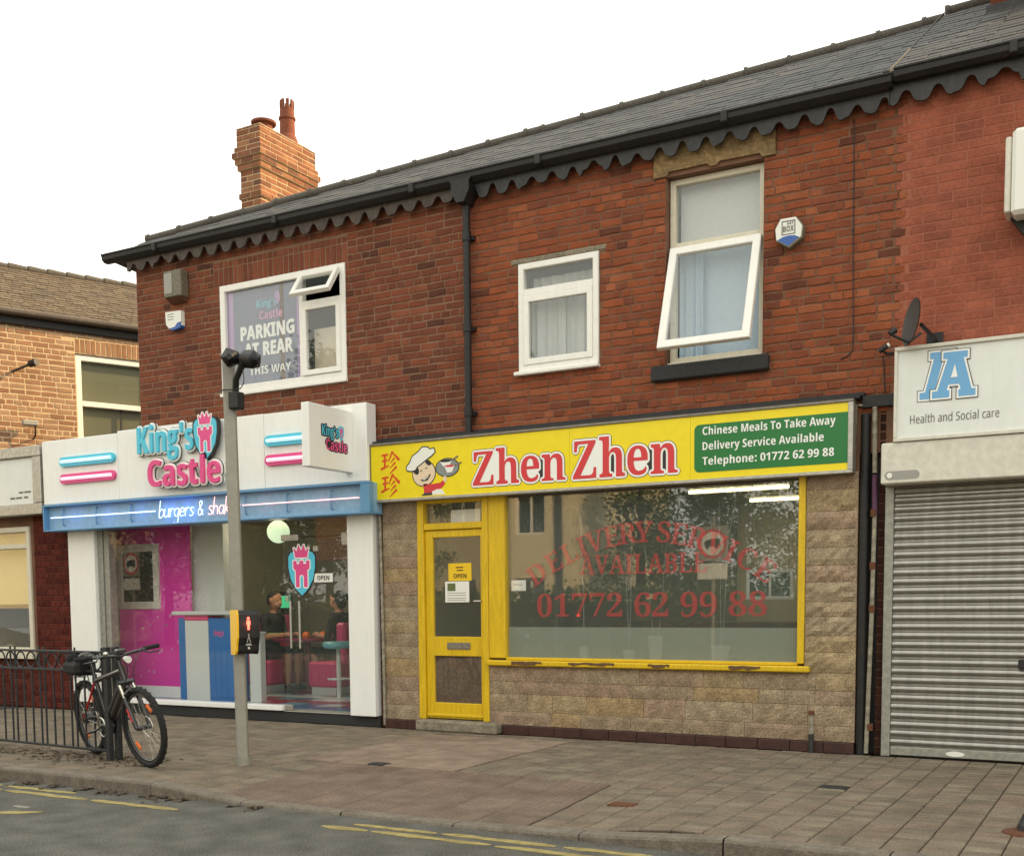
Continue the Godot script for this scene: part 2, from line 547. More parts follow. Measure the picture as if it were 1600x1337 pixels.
# lays out the bricks of one face as [centre x, centre y, width, height, tone]
func lay(x0: float, x1: float, y0: float, y1: float, holes: Array, tones: Array, o := {}) -> Array:
	var out := []
	var course: float = o.get("course", 0.0755)
	var joint: float = o.get("joint", 0.01)
	var full: float = o.get("length", 0.225)
	var y := y0
	var row: int = o.get("row", 0)
	while y < y1 - 0.01:
		var top := minf(y + course, y1)
		var header: bool = row % o.get("headers", 5) == 3
		var w := full / 2 if header else full
		var x := x0 - (w * (0.5 if row % 2 else 0.0) if not header else w * 0.5)
		var right := x1
		if o.has("tooth"):
			right = x1 + (o.tooth if row % 2 else 0.0)
		var left := x0
		if o.has("tooth_left"):
			left = x0 + (o.tooth_left if row % 2 else 0.0)
		while x < right - 0.01:
			var ww := w + (rng.randf_range(-0.006, 0.006) if not header else 0.0)
			if not header and rng.randf() < 0.1:
				ww = w / 2
			var a := maxf(x, left)
			var b := minf(x + ww, right)
			x += ww
			var bits := [[a, b]]
			var ya := y
			var yb := top
			var mid := (y + top) / 2
			for h in holes:
				if h[3] <= ya + 0.002 or h[2] >= yb - 0.002:
					continue
				if mid > h[2] and mid < h[3]:
					var next := []
					for s in bits:
						if s[1] <= h[0] or s[0] >= h[1]:
							next.append(s)
						else:
							if s[0] < h[0]:
								next.append([s[0], h[0]])
							if s[1] > h[1]:
								next.append([h[1], s[1]])
					bits = next
				elif a < h[1] and b > h[0]:
					if mid < h[2]:
						yb = minf(yb, h[2])
					else:
						ya = maxf(ya, h[3])
			for s in bits:
				var bw: float = s[1] - s[0] - joint
				var bh: float = yb - ya - joint
				if bw < 0.02 or bh < 0.015:
					continue
				var cx: float = (s[0] + s[1]) / 2
				var cy: float = (ya + yb) / 2
				var t := clampf(patchy.get_noise_2d(cx * 3.0 + o.get("seed", 0.0), cy * 4.5) * 0.55 + rng.randf_range(-0.36, 0.36) + 0.5, 0.0, 0.999)
				out.append([cx, cy, snappedf(bw, 0.004), snappedf(bh, 0.004), tones[int(t * tones.size())]])
		y += course
		row += 1
	return out


# the pieces that show largest become parts, the rest one joined part
func place(pieces: Array, called: String, m: Material, parent: Node3D, at: Transform3D, zf: float, o := {}) -> void:
	var limit: int = o.get("limit", 300)
	var depth: float = o.get("depth", 0.03)
	var k: float = o.get("cut", 0.004)
	var wob: float = o.get("wobble", 0.0025)
	var jag: float = o.get("jag", 0.0)
	for p in pieces:
		var w: Vector3 = at * Vector3(p[0], p[1], zf)
		p.append(p[2] * p[3] / w.distance_squared_to(EYE))
	pieces.sort_custom(func(a, b): return a[-1] > b[-1])
	var rest := MB.new()
	for i in pieces.size():
		var p: Array = pieces[i]
		var t := at * Transform3D(Basis(Vector3.BACK, rng.randf_range(-0.006, 0.006)) * Basis(Vector3.RIGHT, -o.get("tilt", 0.0)), Vector3(p[0], p[1], zf + rng.randf_range(-wob, wob)))
		if i < limit:
			var n := MeshInstance3D.new()
			n.mesh = piece_mesh(p[2], p[3], depth, k, p[4], jag)
			n.name = called
			n.material_override = m
			parent.add_child(n, true)
			n.global_transform = t
		else:
			rest.x = t
			rest.col = p[4]
			if jag > 0.0:
				rest.rough_box(p[2], p[3], depth, k, jag, rng)
			else:
				rest.fbox(Vector3(-p[2] / 2, -p[3] / 2, -depth), Vector3(p[2] / 2, p[3] / 2, 0), k)
	if rest.v.size():
		part(rest, called + "work", m, parent).set_meta("kind", "stuff")


# ---------------------------------------------------------------- lettering
func font(kind: String) -> SystemFont:
	var f := SystemFont.new()
	f.font_names = PackedStringArray([{"sans": "Droid Sans", "serif": "Droid Serif", "mono": "Droid Sans Mono"}[kind.trim_suffix("_bold")]])
	f.font_weight = 700 if kind.ends_with("_bold") else 400
	return f


# the flat triangles and outlines of a line of text, in units of its own
func glyphs(s: String, kind: String) -> Dictionary:
	var t := TextMesh.new()
	t.font = font(kind)
	t.text = s
	t.font_size = 64
	t.pixel_size = 0.01
	t.depth = 0.0
	t.curve_step = 2.0
	t.horizontal_alignment = HORIZONTAL_ALIGNMENT_LEFT
	var tris := PackedVector2Array()
	var edge := {}
	for n in t.get_surface_count():
		var a := t.surface_get_arrays(n)
		var vs: PackedVector3Array = a[Mesh.ARRAY_VERTEX]
		var idx: PackedInt32Array = a[Mesh.ARRAY_INDEX] if a[Mesh.ARRAY_INDEX] != null else PackedInt32Array(range(vs.size()))
		for i in range(0, idx.size(), 3):
			var q := [vs[idx[i]], vs[idx[i + 1]], vs[idx[i + 2]]]
			var p := []
			for z in q:
				p.append(Vector2(snappedf(z.x, 0.0005), snappedf(z.y, 0.0005)))
			var cr: float = (p[1] - p[0]).cross(p[2] - p[0])
			if absf(cr) < 1e-9:
				continue
			if cr < 0:
				p = [p[0], p[2], p[1]]
			for z in p:
				tris.append(z)
	for i in range(0, tris.size(), 3):
		for j in 3:
			var e := [tris[i + j], tris[i + (j + 1) % 3]]
			var back := [e[1], e[0]]
			if edge.has(back):
				edge.erase(back)
			else:
				edge[e] = true
	var box := Rect2(tris[0], Vector2.ZERO) if tris.size() else Rect2()
	for p in tris:
		box = box.expand(p)
	return {"tris": tris, "edges": edge.keys(), "box": box}


func fit(p: Vector2, box: Rect2, to: Rect2) -> Vector2:
	return to.position + (p - box.position) / box.size * to.size


# writes text into the rectangle TO (x, y of its lower left, width, height), raised from z0 to z1
func text_mb(s: String, kind: String, to: Rect2, z0: float, z1: float, keep := false) -> MB:
	var g := glyphs(s, kind)
	var b := MB.new()
	if keep:
		to.size.x = to.size.y * g.box.size.x / g.box.size.y
	for i in range(0, g.tris.size(), 3):
		var q := []
		for j in 3:
			q.append(fit(g.tris[i + j], g.box, to))
		b.tri(Vector3(q[0].x, q[0].y, z1), Vector3(q[1].x, q[1].y, z1), Vector3(q[2].x, q[2].y, z1))
	if z1 - z0 > 0.003:
		for e in g.edges:
			var p := fit(e[0], g.box, to)
			var q := fit(e[1], g.box, to)
			b.quad(Vector3(p.x, p.y, z0), Vector3(q.x, q.y, z0), Vector3(q.x, q.y, z1), Vector3(p.x, p.y, z1))
	return b


func write(s: String, kind: String, to: Rect2, z: float, m: Material, parent: Node3D, called := "lettering", keep := false) -> MeshInstance3D:
	return part(text_mb(s, kind, to, z - 0.002, z, keep), called, m, parent)


# heavier lettering: the same line of text set down five times, a hair apart
func write_heavy(s: String, kind: String, to: Rect2, z: float, m: Material, parent: Node3D, g: float) -> void:
	var all := MB.new()
	var i := 0
	for d in [Vector2.ZERO, Vector2(g, 0), Vector2(-g, 0), Vector2(0, g), Vector2(0, -g)]:
		var b := text_mb(s, kind, Rect2(to.position + d, to.size), z - 0.002, z + 0.0003 * i)
		all.v.append_array(b.v)
		all.n.append_array(b.n)
		all.c.append_array(b.c)
		i += 1
	part(all, "lettering", m, parent)


# outer outlines of a text, grown by some metres and joined where they meet
func outline(s: String, kind: String, to: Rect2, grow: float) -> Array:
	var g := glyphs(s, kind)
	var next := {}
	for e in g.edges:
		next[e[0]] = next.get(e[0], []) + [e[1]]
	var polys := []
	while next.size():
		var first = next.keys()[0]
		var loop := PackedVector2Array()
		var at = first
		while next.has(at):
			loop.append(fit(at, g.box, to))
			var l: Array = next[at]
			var n = l.pop_back()
			if l.is_empty():
				next.erase(at)
			at = n
		if loop.size() > 2 and not Geometry2D.is_polygon_clockwise(loop):
			for p in Geometry2D.offset_polygon(loop, grow, Geometry2D.JOIN_ROUND):
				if not Geometry2D.is_polygon_clockwise(p):
					polys.append(p)
	return join(polys)


func join(polys: Array) -> Array:
	var out := []
	for p in polys:
		var cur: PackedVector2Array = p
		var i := 0
		while i < out.size():
			var r := Geometry2D.merge_polygons(cur, out[i])
			var outer := []
			for q in r:
				if not Geometry2D.is_polygon_clockwise(q):
					outer.append(q)
			if outer.size() == 1:
				cur = outer[0]
				out.remove_at(i)
				i = 0
			else:
				i += 1
		out.append(cur)
	return out


func ellipse(cx: float, cy: float, rx: float, ry: float, turn := 0.0, n := 24, a0 := 0.0, a1 := TAU) -> PackedVector2Array:
	var p := PackedVector2Array()
	for i in n + (0 if a1 - a0 > 6.2 else 1):
		var a := a0 + (a1 - a0) * i / n
		p.append(Vector2(cx, cy) + Vector2(cos(a) * rx, sin(a) * ry).rotated(turn))
	return p


func pts2(a: Array) -> PackedVector2Array:
	var p := PackedVector2Array()
	for i in range(0, a.size(), 2):
		p.append(Vector2(a[i], a[i + 1]))
	return p


func flat(poly: PackedVector2Array, z0: float, z1: float, called: String, m: Material, parent: Node3D) -> MeshInstance3D:
	var b := MB.new()
	b.prism(poly, z0, z1)
	return part(b, called, m, parent)


func bezier(a: Array, steps := 5) -> Array:
	# a smooth curve through points (Catmull-Rom)
	var out := []
	for i in a.size() - 1:
		var p0 = a[maxi(i - 1, 0)]
		var p1 = a[i]
		var p2 = a[i + 1]
		var p3 = a[mini(i + 2, a.size() - 1)]
		for k in steps:
			out.append(p1.cubic_interpolate(p2, p0, p3, float(k) / steps))
	out.append(a[-1])
	return out


# ---------------------------------------------------------------- light, camera, ground
func make_view() -> void:
	var cam := Camera3D.new()
	cam.name = "camera"
	cam.transform = Transform3D(Basis(Vector3.UP, deg_to_rad(29.333)) * Basis(Vector3.RIGHT, deg_to_rad(-4.575)) * Basis(Vector3.BACK, deg_to_rad(-0.4555)), EYE)
	cam.projection = Camera3D.PROJECTION_FRUSTUM
	cam.near = 0.1
	cam.far = 600.0
	cam.size = 0.1 * 1337.0 / 1745.77
	cam.frustum_offset = Vector2(0, 0.1 * 415.75 / 1745.77)
	add_child(cam)
	cam.current = true
	var env := Environment.new()
	env.background_mode = Environment.BG_SKY
	var sky := Sky.new()
	var sm := ProceduralSkyMaterial.new()
	sm.sky_top_color = Color(0.9, 0.91, 0.89)
	sm.sky_horizon_color = Color(1.0, 0.972, 0.905)
	sm.sky_curve = 0.25
	sm.ground_bottom_color = Color(0.3, 0.28, 0.25)
	sm.ground_horizon_color = Color(0.5, 0.48, 0.44)
	sm.sun_angle_max = 6.0
	sm.energy_multiplier = 1.25
	sky.sky_material = sm
	env.sky = sky
	env.tonemap_mode = Environment.TONE_MAPPER_LINEAR
	env.tonemap_exposure = 1.72
	env.sdfgi_enabled = true
	env.ssao_enabled = true
	env.ssil_enabled = true
	var we := WorldEnvironment.new()
	we.name = "world"
	we.environment = env
	add_child(we)
	var sun := DirectionalLight3D.new()
	sun.name = "sun"
	sun.light_color = Color(1.0, 0.86, 0.64)
	sun.light_energy = 1.5
	sun.light_angular_distance = 0.6
	sun.shadow_enabled = true
	add_child(sun)
	sun.look_at_from_position(Vector3(0.67, 0.46, -0.58) * 50.0, Vector3.ZERO)


func ss(a: float, b: float, x: float) -> float:
	return smoothstep(a, b, x)


# the height of the pavement: it drops towards the kerb at the crossing
func ph(x: float, z: float) -> float:
	return -0.078 * ss(-6.7, -5.7, x) * (1.0 - ss(-3.3, -2.3, x)) * ss(2.2, 3.85, z)


func pave_quad(b: MB, x0: float, x1: float, z0: float, z1: float, lift: float, deep: float, k := 0.006) -> void:
	var f := func(x: float, z: float, dy: float) -> Vector3: return Vector3(x, ph(x, z) + lift + dy, z)
	var t := [f.call(x0 + k, z1 - k, 0.0), f.call(x1 - k, z1 - k, 0.0), f.call(x1 - k, z0 + k, 0.0), f.call(x0 + k, z0 + k, 0.0)]
	var m := [f.call(x0, z1, -k), f.call(x1, z1, -k), f.call(x1, z0, -k), f.call(x0, z0, -k)]
	var l := [f.call(x0, z1, -deep), f.call(x1, z1, -deep), f.call(x1, z0, -deep), f.call(x0, z0, -deep)]
	b.quad(t[0], t[1], t[2], t[3])
	for i in 4:
		var j := (i + 1) % 4
		b.quad(m[i], m[j], t[j], t[i])
		b.quad(l[i], l[j], m[j], m[i])


func make_ground() -> void:
	var ground := setting("ground")
	var b := MB.new()
	b.quad(Vector3(-300, -0.14, 300), Vector3(300, -0.14, 300), Vector3(300, -0.14, -300), Vector3(-300, -0.14, -300))
	part(b, "ground_sheet", M.earth, ground)
	# road
	var road := setting("road")
	b = MB.new()
	b.box(Vector3(-70, -0.3, 3.98), Vector3(60, -0.1, 11.2))
	part(b, "asphalt", M.asphalt, road)
	var ragged := func(x0: float, x1: float, zc: float, w: float, m: Material, called: String, skew := 0.0) -> void:
		var top := PackedVector2Array()
		var bot := PackedVector2Array()
		var n := maxi(4, int((x1 - x0) / 0.09))
		for i in n + 1:
			var x := lerpf(x0, x1, float(i) / n)
			var edge := 0.35 if i == 0 or i == n else 1.0
			var zz: float = zc + skew * (x - x0)
			top.append(Vector2(x, -(zz - w / 2 * edge * rng.randf_range(0.55, 1.1))))
			bot.append(Vector2(x, -(zz + w / 2 * edge * rng.randf_range(0.55, 1.1))))
		bot.reverse()
		top.append_array(bot)
		var mb := MB.new()
		mb.x = Transform3D(Basis(Vector3.RIGHT, -PI / 2), Vector3(0, -0.096, 0))
		mb.prism(top, -0.003, 0.0)
		part(mb, called, m, road)
	for row in [[4.20, 0.085], [4.345, 0.09]]:
		var x := -9.6
		while x < 0.2:
			var len := rng.randf_range(0.25, 1.2)
			if rng.randf() < 0.97 and not (x + len > -5.55 and x < -5.15):
				ragged.call(x, x + len, row[0] + rng.randf_range(-0.008, 0.008), row[1], M.road_yellow, "yellow_line")
			x += len + rng.randf_range(0.02, 0.09)
	ragged.call(-7.55, -6.75, 5.35, 0.13, M.road_yellow, "worn_marking", -0.62)
	ragged.call(-7.15, -6.98, 4.78, 0.06, M.road_white, "worn_marking")
	# kerb
	var kerb := setting("kerb")
	var x := -13.0
	while x < 1.6:
		var w := 0.914
		var kb := MB.new()
		var h0 := ph(x + 0.004, 3.9)
		var h1 := ph(x + w - 0.004, 3.9)
		var pr := [Vector2(3.855, -0.3), Vector2(3.98, -0.3), Vector2(3.98, -0.022), Vector2(3.972, -0.006), Vector2(3.958, 0.0), Vector2(3.855, 0.0)]
		var dz := rng.randf_range(-0.006, 0.006)
		for i in pr.size():
			var j := (i + 1) % pr.size()
			var a: Vector2 = pr[i]
			var d: Vector2 = pr[j]
			var f := func(p: Vector2, xx: float, h: float) -> Vector3: return Vector3(xx, p.y + (h if p.y > -0.2 else 0.0), p.x + dz)
			kb.quad(f.call(d, x + 0.004, h0), f.call(d, x + w - 0.004, h1), f.call(a, x + w - 0.004, h1), f.call(a, x + 0.004, h0))
		part(kb, "kerb_stone", M.kerb, kerb)
		x += w
	# pavement
	var pave := setting("pavement")
	var bed := MB.new()
	for i in 60:
		for j in 8:
			var xa := -15.0 + i * 0.28
			var za := 0.0 + j * 0.482
			var f := func(xx: float, zz: float) -> Vector3: return Vector3(xx, ph(xx, zz) - 0.012, zz)
			bed.quad(f.call(xa, za + 0.482), f.call(xa + 0.28, za + 0.482), f.call(xa + 0.28, za), f.call(xa, za))
	part(bed, "bedding_sand", M.paver_bed, pave)
	var tones := [L(156, 142, 122), L(152, 138, 118), L(159, 145, 125), L(147, 134, 115), L(155, 138, 118), L(157, 138, 120), L(143, 131, 113), L(162, 148, 127)]
	var pieces := []
	var col := 0
	var px := -13.2
	while px < 1.4:
		var zz := 0.06 - (0.05 if col % 7 == 3 else 0.0)
		while zz < 3.84:
			var z0 := maxf(zz, 0.06)
			var z1 := minf(zz + 0.1, 3.85)
			var cx := px + 0.1
			var cz := (z0 + z1) / 2
			var pink := cx > -6.45 and cx < -4.83 and cz > 0.3 and cz < 2.42
			var tact := cx > -6.05 and cx < -3.42 and cz > 2.42
			if not pink and not tact and z1 - z0 > 0.03:
				var t := clampf(patchy.get_noise_2d(cx * 2.0, cz * 2.0 + 50.0) * 0.8 + rng.randf_range(-0.4, 0.4) + 0.5, 0.0, 0.999)
				var lift := rng.randf_range(-0.002, 0.002)
				pieces.append([px + 0.0035, px + 0.1965, z0 + 0.002, z1 - 0.002, lift, tones[int(t * tones.size())], 1.0 / Vector3(cx, 0, cz).distance_squared_to(EYE) * absf(EYE.z - cz)])
			zz += 0.1
		px += 0.2
		col += 1
	var slabs := []
	var reds := [L(153, 132, 116), L(149, 128, 113), L(156, 136, 119), L(146, 126, 111)]
	var pinks := [L(180, 157, 138), L(176, 153, 134), L(183, 161, 142), L(172, 150, 132)]
	for i in 4:
		for j in 5:
			var a := -6.45 + i * 0.405
			var c := 0.32 + j * 0.42
			slabs.append([a + 0.004, a + 0.4, c + 0.004, c + 0.415, rng.randf_range(-0.002, 0.002), pinks[rng.randi() % 4], "slab"])
	for i in 7:
		for j in 4:
			var a := -6.05 + i * 0.376
			var c := 2.425 + j * 0.357
			slabs.append([a + 0.003, a + 0.373, c + 0.003, c + 0.354, rng.randf_range(-0.002, 0.002), reds[rng.randi() % 4], "tactile_slab"])
	for s in slabs:
		var mb := MB.new()
		mb.col = s[5]
		pave_quad(mb, s[0], s[1], s[2], s[3], s[4], 0.04)
		if s[6] == "tactile_slab":
			for i in 6:
				for j in 6:
					var bx: float = lerpf(s[0], s[1], (i + 0.5) / 6)
					var bz: float = lerpf(s[2], s[3], (j + 0.5) / 6)
					var cy: float = ph(bx, bz) + s[4]
					for k in 6:
						var a0 := TAU * k / 6
						var a1 := TAU * (k + 1) / 6
						var lo0 := Vector3(bx + cos(a0) * 0.016, cy, bz - sin(a0) * 0.016)
						var lo1 := Vector3(bx + cos(a1) * 0.016, cy, bz - sin(a1) * 0.016)
						var hi0 := Vector3(bx + cos(a0) * 0.009, cy + 0.005, bz - sin(a0) * 0.009)
						var hi1 := Vector3(bx + cos(a1) * 0.009, cy + 0.005, bz - sin(a1) * 0.009)
						mb.quad(lo0, lo1, hi1, hi0)
						mb.tri(Vector3(bx, cy + 0.005, bz), hi0, hi1)
		part(mb, s[6], M.paver, pave)
	pieces.sort_custom(func(a, b2): return a[6] > b2[6])
	var rest := MB.new()
	for i in pieces.size():
		var p: Array = pieces[i]
		var mb := MB.new() if i < 300 else rest
		mb.col = p[5]
		pave_quad(mb, p[0], p[1], p[2], p[3], p[4], 0.04)
		if i < 300:
			part(mb, "paving_block", M.paver, pave)
	part(rest, "paving_blockwork", M.paver, pave).set_meta("kind", "stuff")
	# far pavement
	var far := setting("far_pavement")
	pbox("slab_edge", Vector3(-70, -0.3, 11.2), Vector3(60, 0.02, 14.5), M.kerb, far, 0.02)


func make_litter() -> void:
	# brown leaf litter and grit lying in the gutter and round the railing foot
	var o := MeshInstance3D.new()
	var b := MB.new()
	for i in 1500:
		var p: Vector3
		if i < 1050:
			p = Vector3(rng.randf_range(-9.8, -5.4), -0.094, 4.0 + absf(rng.randfn()) * 0.07)
			if patchy.get_noise_2d(p.x * 9.0, 3.0) < -0.05:
				continue
		else:
			p = Vector3(rng.randf_range(-9.6, -7.3), 0.006, 3.25 + rng.randfn() * 0.14)
			if p.z > 3.8:
				continue
		b.x = Transform3D(Basis(Vector3.UP, rng.randf() * TAU) * Basis(Vector3.RIGHT, rng.randf_range(-0.4, 0.4)), p)
		b.col = L(92, 74, 52).lerp(L(62, 50, 38), rng.randf())
		var s := rng.randf_range(0.008, 0.026)
		b.quad(Vector3(-s, 0, s * 0.6), Vector3(s, 0.004, s * 0.6), Vector3(s * 0.8, 0, -s * 0.6), Vector3(-s * 0.7, 0.003, -s * 0.6))
	o.mesh = b.mesh()
	o.name = "leaf_litter"
	o.material_override = M.body
	o.set_meta("kind", "stuff")
	o.set_meta("label", "brown leaf litter lying in the gutter and by the railing")
	o.set_meta("category", "litter")
	add_child(o)


func make_covers() -> void:
	for q in [[-5.62, 2.36, 0.16, 0.12, "dark iron stopcock cover at the corner of the pink slabs", M.lead], [-3.05, 3.05, 0.2, 0.14, "rust brown stopcock cover in the grey paving", M.rust], [-1.9, 1.9, 0.2, 0.12, "small dark iron cover in the grey blocks near the shutter", M.lead]]:
		var t := thing("stopcock_cover", q[4], "cover", Vector3(q[0], 0, q[1]), "iron covers in the pavement")
		var y := ph(q[0], q[1]) + 0.003
		pbox("frame", Vector3(q[0] - q[2] / 2, y - 0.03, q[1] - q[3] / 2), Vector3(q[0] + q[2] / 2, y + 0.003, q[1] + q[3] / 2), q[5], t, 0.003)
		pbox("lid", Vector3(q[0] - q[2] / 2 + 0.02, y - 0.02, q[1] - q[3] / 2 + 0.02), Vector3(q[0] + q[2] / 2 - 0.02, y + 0.007, q[1] + q[3] / 2 - 0.02), q[5], t, 0.003)


# ---------------------------------------------------------------- the terrace
func ridge_z(x: float) -> float:
	return lerpf(-0.41, -2.7, (x + 11.15) / 9.58)


func roof_y(z: float) -> float:
	return 5.66 + SLOPE * (0.1 - z)


func scallops(parent: Node3D, x0: float, x1: float, period: float, low: float, high: float, m: Material) -> void:
	var p := PackedVector2Array([Vector2(x1, 5.63), Vector2(x0, 5.63), Vector2(x0, low + 0.02)])
	var x := x0
	while x < x1 - period * 0.5:
		var h := high + rng.randf_range(-0.018, 0.016)
		var l := low + rng.randf_range(-0.014, 0.012) + (0.05 if rng.randf() < 0.06 else 0.0)
		for q in [[0.0, 0.0], [0.1, 0.01], [0.18, 0.08], [0.25, 0.26], [0.31, 0.54], [0.37, 0.82], [0.43, 0.96], [0.5, 1.0], [0.57, 0.96], [0.63, 0.82], [0.69, 0.54], [0.75, 0.26], [0.82, 0.08], [0.9, 0.01]]:
			var xx: float = x + q[0] * period
			if xx < x1 - 0.002 and xx > x0 + 0.002:
				p.append(Vector2(xx, lerpf(l, h, q[1])))
		x += period
	p.append(Vector2(x1, low + 0.01))
	flat(p, 0.075, 0.1, "scalloped_fascia", m, parent)
	pbox("soffit", Vector3(x0, 5.60, 0.002), Vector3(x1, 5.625, 0.074), m, parent)


func gutter(parent: Node3D, x0: float, x1: float, lift := 0.0) -> void:
	var b := MB.new()
	b.x = Transform3D(Basis(Vector3(0, 0, 1), Vector3.UP, Vector3(-1, 0, 0)), Vector3.ZERO)
	var y := 5.562 + lift
	b.prism(pts2([0.102, y, 0.16, y, 0.2, y + 0.03, 0.206, y + 0.07, 0.218, y + 0.082, 0.218, y + 0.095, 0.196, y + 0.095, 0.186, y + 0.04, 0.16, y + 0.015, 0.12, y + 0.015, 0.118, y + 0.09, 0.102, y + 0.09]), -x1, -x0)
	var g := part(b, "gutter", M.black_paint, parent)
	var x := x0 + 0.9
	while x < x1:
		pbox("joint_bracket", Vector3(x - 0.03, y - 0.006, 0.1), Vector3(x + 0.03, y + 0.1, 0.226), M.grey_paint if rng.randf() < 0.4 else M.black_paint, g, 0.01)
		x += rng.randf_range(1.5, 1.9)


func roof(parent: Node3D, x0: float, x1: float, lift: float, tones: Array, limit: int) -> MeshInstance3D:
	var s := Vector3(0, SLOPE, -1).normalized()
	var nrm := Vector3(0, 1, SLOPE).normalized()
	var o := Vector3(0, roof_y(0.17) + lift, 0.17)
	var b := MB.new()
	var back := -5.3
	var f := func(x: float) -> Vector3: return Vector3(x, roof_y(ridge_z(x)) + lift - 0.02, ridge_z(x))
	var e0 := Vector3(x0, o.y - 0.02, 0.17)
	var e1 := Vector3(x1, o.y - 0.02, 0.17)
	b.col = L(60, 58, 56)
	b.quad(e0, e1, f.call(x1), f.call(x0))
	b.quad(f.call(x0), f.call(x1), Vector3(x1, 5.2, back), Vector3(x0, 5.2, back))
	b.quad(Vector3(x0, 5.1, back), Vector3(x1, 5.1, back), Vector3(x1, o.y - 0.06, 0.15), Vector3(x0, o.y - 0.06, 0.15))
	b.quad(e1, e0, Vector3(x0, o.y - 0.06, 0.15), Vector3(x1, o.y - 0.06, 0.15))
	b.quad(f.call(x0), Vector3(x0, 5.2, back), Vector3(x0, 5.1, back), Vector3(x0, o.y - 0.06, 0.15))
	b.tri(e0, f.call(x0), Vector3(x0, o.y - 0.06, 0.15))
	b.quad(Vector3(x1, 5.2, back), f.call(x1), Vector3(x1, o.y - 0.06, 0.15), Vector3(x1, 5.1, back))
	b.tri(f.call(x1), e1, Vector3(x1, o.y - 0.06, 0.15))
	b.quad(Vector3(x1, 5.2, back), Vector3(x1, 5.1, back), Vector3(x0, 5.1, back), Vector3(x0, 5.2, back))
	var r := part(b, "roof", M.slate, parent)
	var all := lay(x0, x1, 0.0, 4.2, [], tones, {"course": 0.165, "length": 0.24, "joint": 0.005, "headers": 99999, "seed": 31.0})
	var keep := []
	for p in all:
		if p[1] < (0.17 - ridge_z(p[0])) / absf(s.z) - 0.09:
			keep.append(p)
	place(keep, "slate", M.slate, r, Transform3D(Basis(Vector3.RIGHT, s, nrm), o), 0.004, {"tilt": 0.022, "limit": limit, "depth": 0.012, "cut": 0.0015, "wobble": 0.002})
	var dir: Vector3 = (f.call(x1) - f.call(x0)).normalized()
	var len: float = (f.call(x1) - f.call(x0)).length()
	var t := 0.0
	while t < len - 0.1:
		var a: Vector3 = f.call(x0) + dir * t + Vector3(0, 0.02 + rng.randf_range(0, 0.012), 0)
		var c: Vector3 = a + dir * minf(0.47, len - t)
		var mb := MB.new()
		mb.tube([a, a + dir * 0.04, a + dir * 0.042, c], [0.07, 0.07, 0.057, 0.055], 10)
		part(mb, "ridge_tile", M.ridge_clay, r)
		t += 0.455
	return r


func brick_stack(parent: Node3D, called: String, x0: float, x1: float, z0: float, z1: float, bands: Array, tones: Array, m: Material) -> MeshInstance3D:
	var core := MB.new()
	for q in bands:
		var g: float = q[2] - 0.006
		core.box(Vector3(x0 - g, q[0], z0 - g), Vector3(x1 + g, q[1], z1 + g))
	var c := part(core, called, m, parent)
	for q in bands:
		var g: float = q[2]
		var opt := {"row": int(q[0] * 100), "headers": 3, "seed": q[0]}
		place(lay(x0 - g, x1 + g, q[0], q[1], [], tones, opt), "brick", M.brick, c, Transform3D.IDENTITY, z1 + g)
		place(lay(-z1 - g, -z0 + g, q[0], q[1], [], tones, opt), "brick", M.brick, c, Transform3D(Basis(Vector3(0, 0, -1), Vector3.UP, Vector3.RIGHT), Vector3.ZERO), x1 + g)
	return c


# a fixed or hinged light: frame and pane, in a plane given by AT
func sash(parent: Node3D, called: String, w: float, h: float, bar: float, at: Transform3D, m: Material, glass := "glass") -> MeshInstance3D:
	var b := MB.new()
	b.x = at
	b.frame(0, w, -h, 0, bar, -0.025, 0.025, 0.006)
	var s := part(b, called, m, parent)
	var g := MB.new()
	g.x = at
	g.box(Vector3(bar - 0.006, -h + bar - 0.006, -0.003), Vector3(w - bar + 0.006, -bar + 0.006, 0.003))
	part(g, "pane", M[glass], parent)
	return s


func folds(x0: float, x1: float, y0: float, y1: float, z: float, deep: float, waves: float, called: String, m: Material, parent: Node3D) -> void:
	var b := MB.new()
	var n := int(waves * 8)
	var f := func(i: int, y: float) -> Vector3:
		var t := float(i) / n
		return Vector3(lerpf(x0, x1, t), y, z + deep * sin(t * TAU * waves + 2.0 * sin(t * 9.0)))
	for i in n:
		var a: Vector3 = f.call(i, y0)
		var c: Vector3 = f.call(i + 1, y0)
		b.quad(a, c, f.call(i + 1, y1), f.call(i, y1))
	part(b, called, m, parent)


func room(parent: Node3D, x0: float, x1: float, y0: float, y1: float, z: float, m: Material, called := "room_shell", z1 := -0.02) -> void:
	# floor, ceiling, back and sides of a room behind a front at z1, with thickness
	var b := MB.new()
	b.box(Vector3(x0 - 0.1, y0 - 0.12, z - 0.1), Vector3(x1 + 0.1, y0, z1))
	b.box(Vector3(x0 - 0.1, y1, z - 0.1), Vector3(x1 + 0.1, y1 + 0.1, z1))
	b.box(Vector3(x0, y0, z - 0.1), Vector3(x1, y1, z))
	b.box(Vector3(x0 - 0.1, y0, z - 0.1), Vector3(x0, y1, z1))
	b.box(Vector3(x1, y0, z - 0.1), Vector3(x1 + 0.1, y1, z1))
	part(b, called, m, parent)


func house_tones() -> Array:
	return [L(88, 46, 40), L(98, 50, 40), L(108, 54, 40), L(120, 60, 44), L(130, 64, 46), L(136, 70, 48), L(116, 58, 46), L(142, 74, 52), L(102, 56, 46), L(128, 72, 54)]


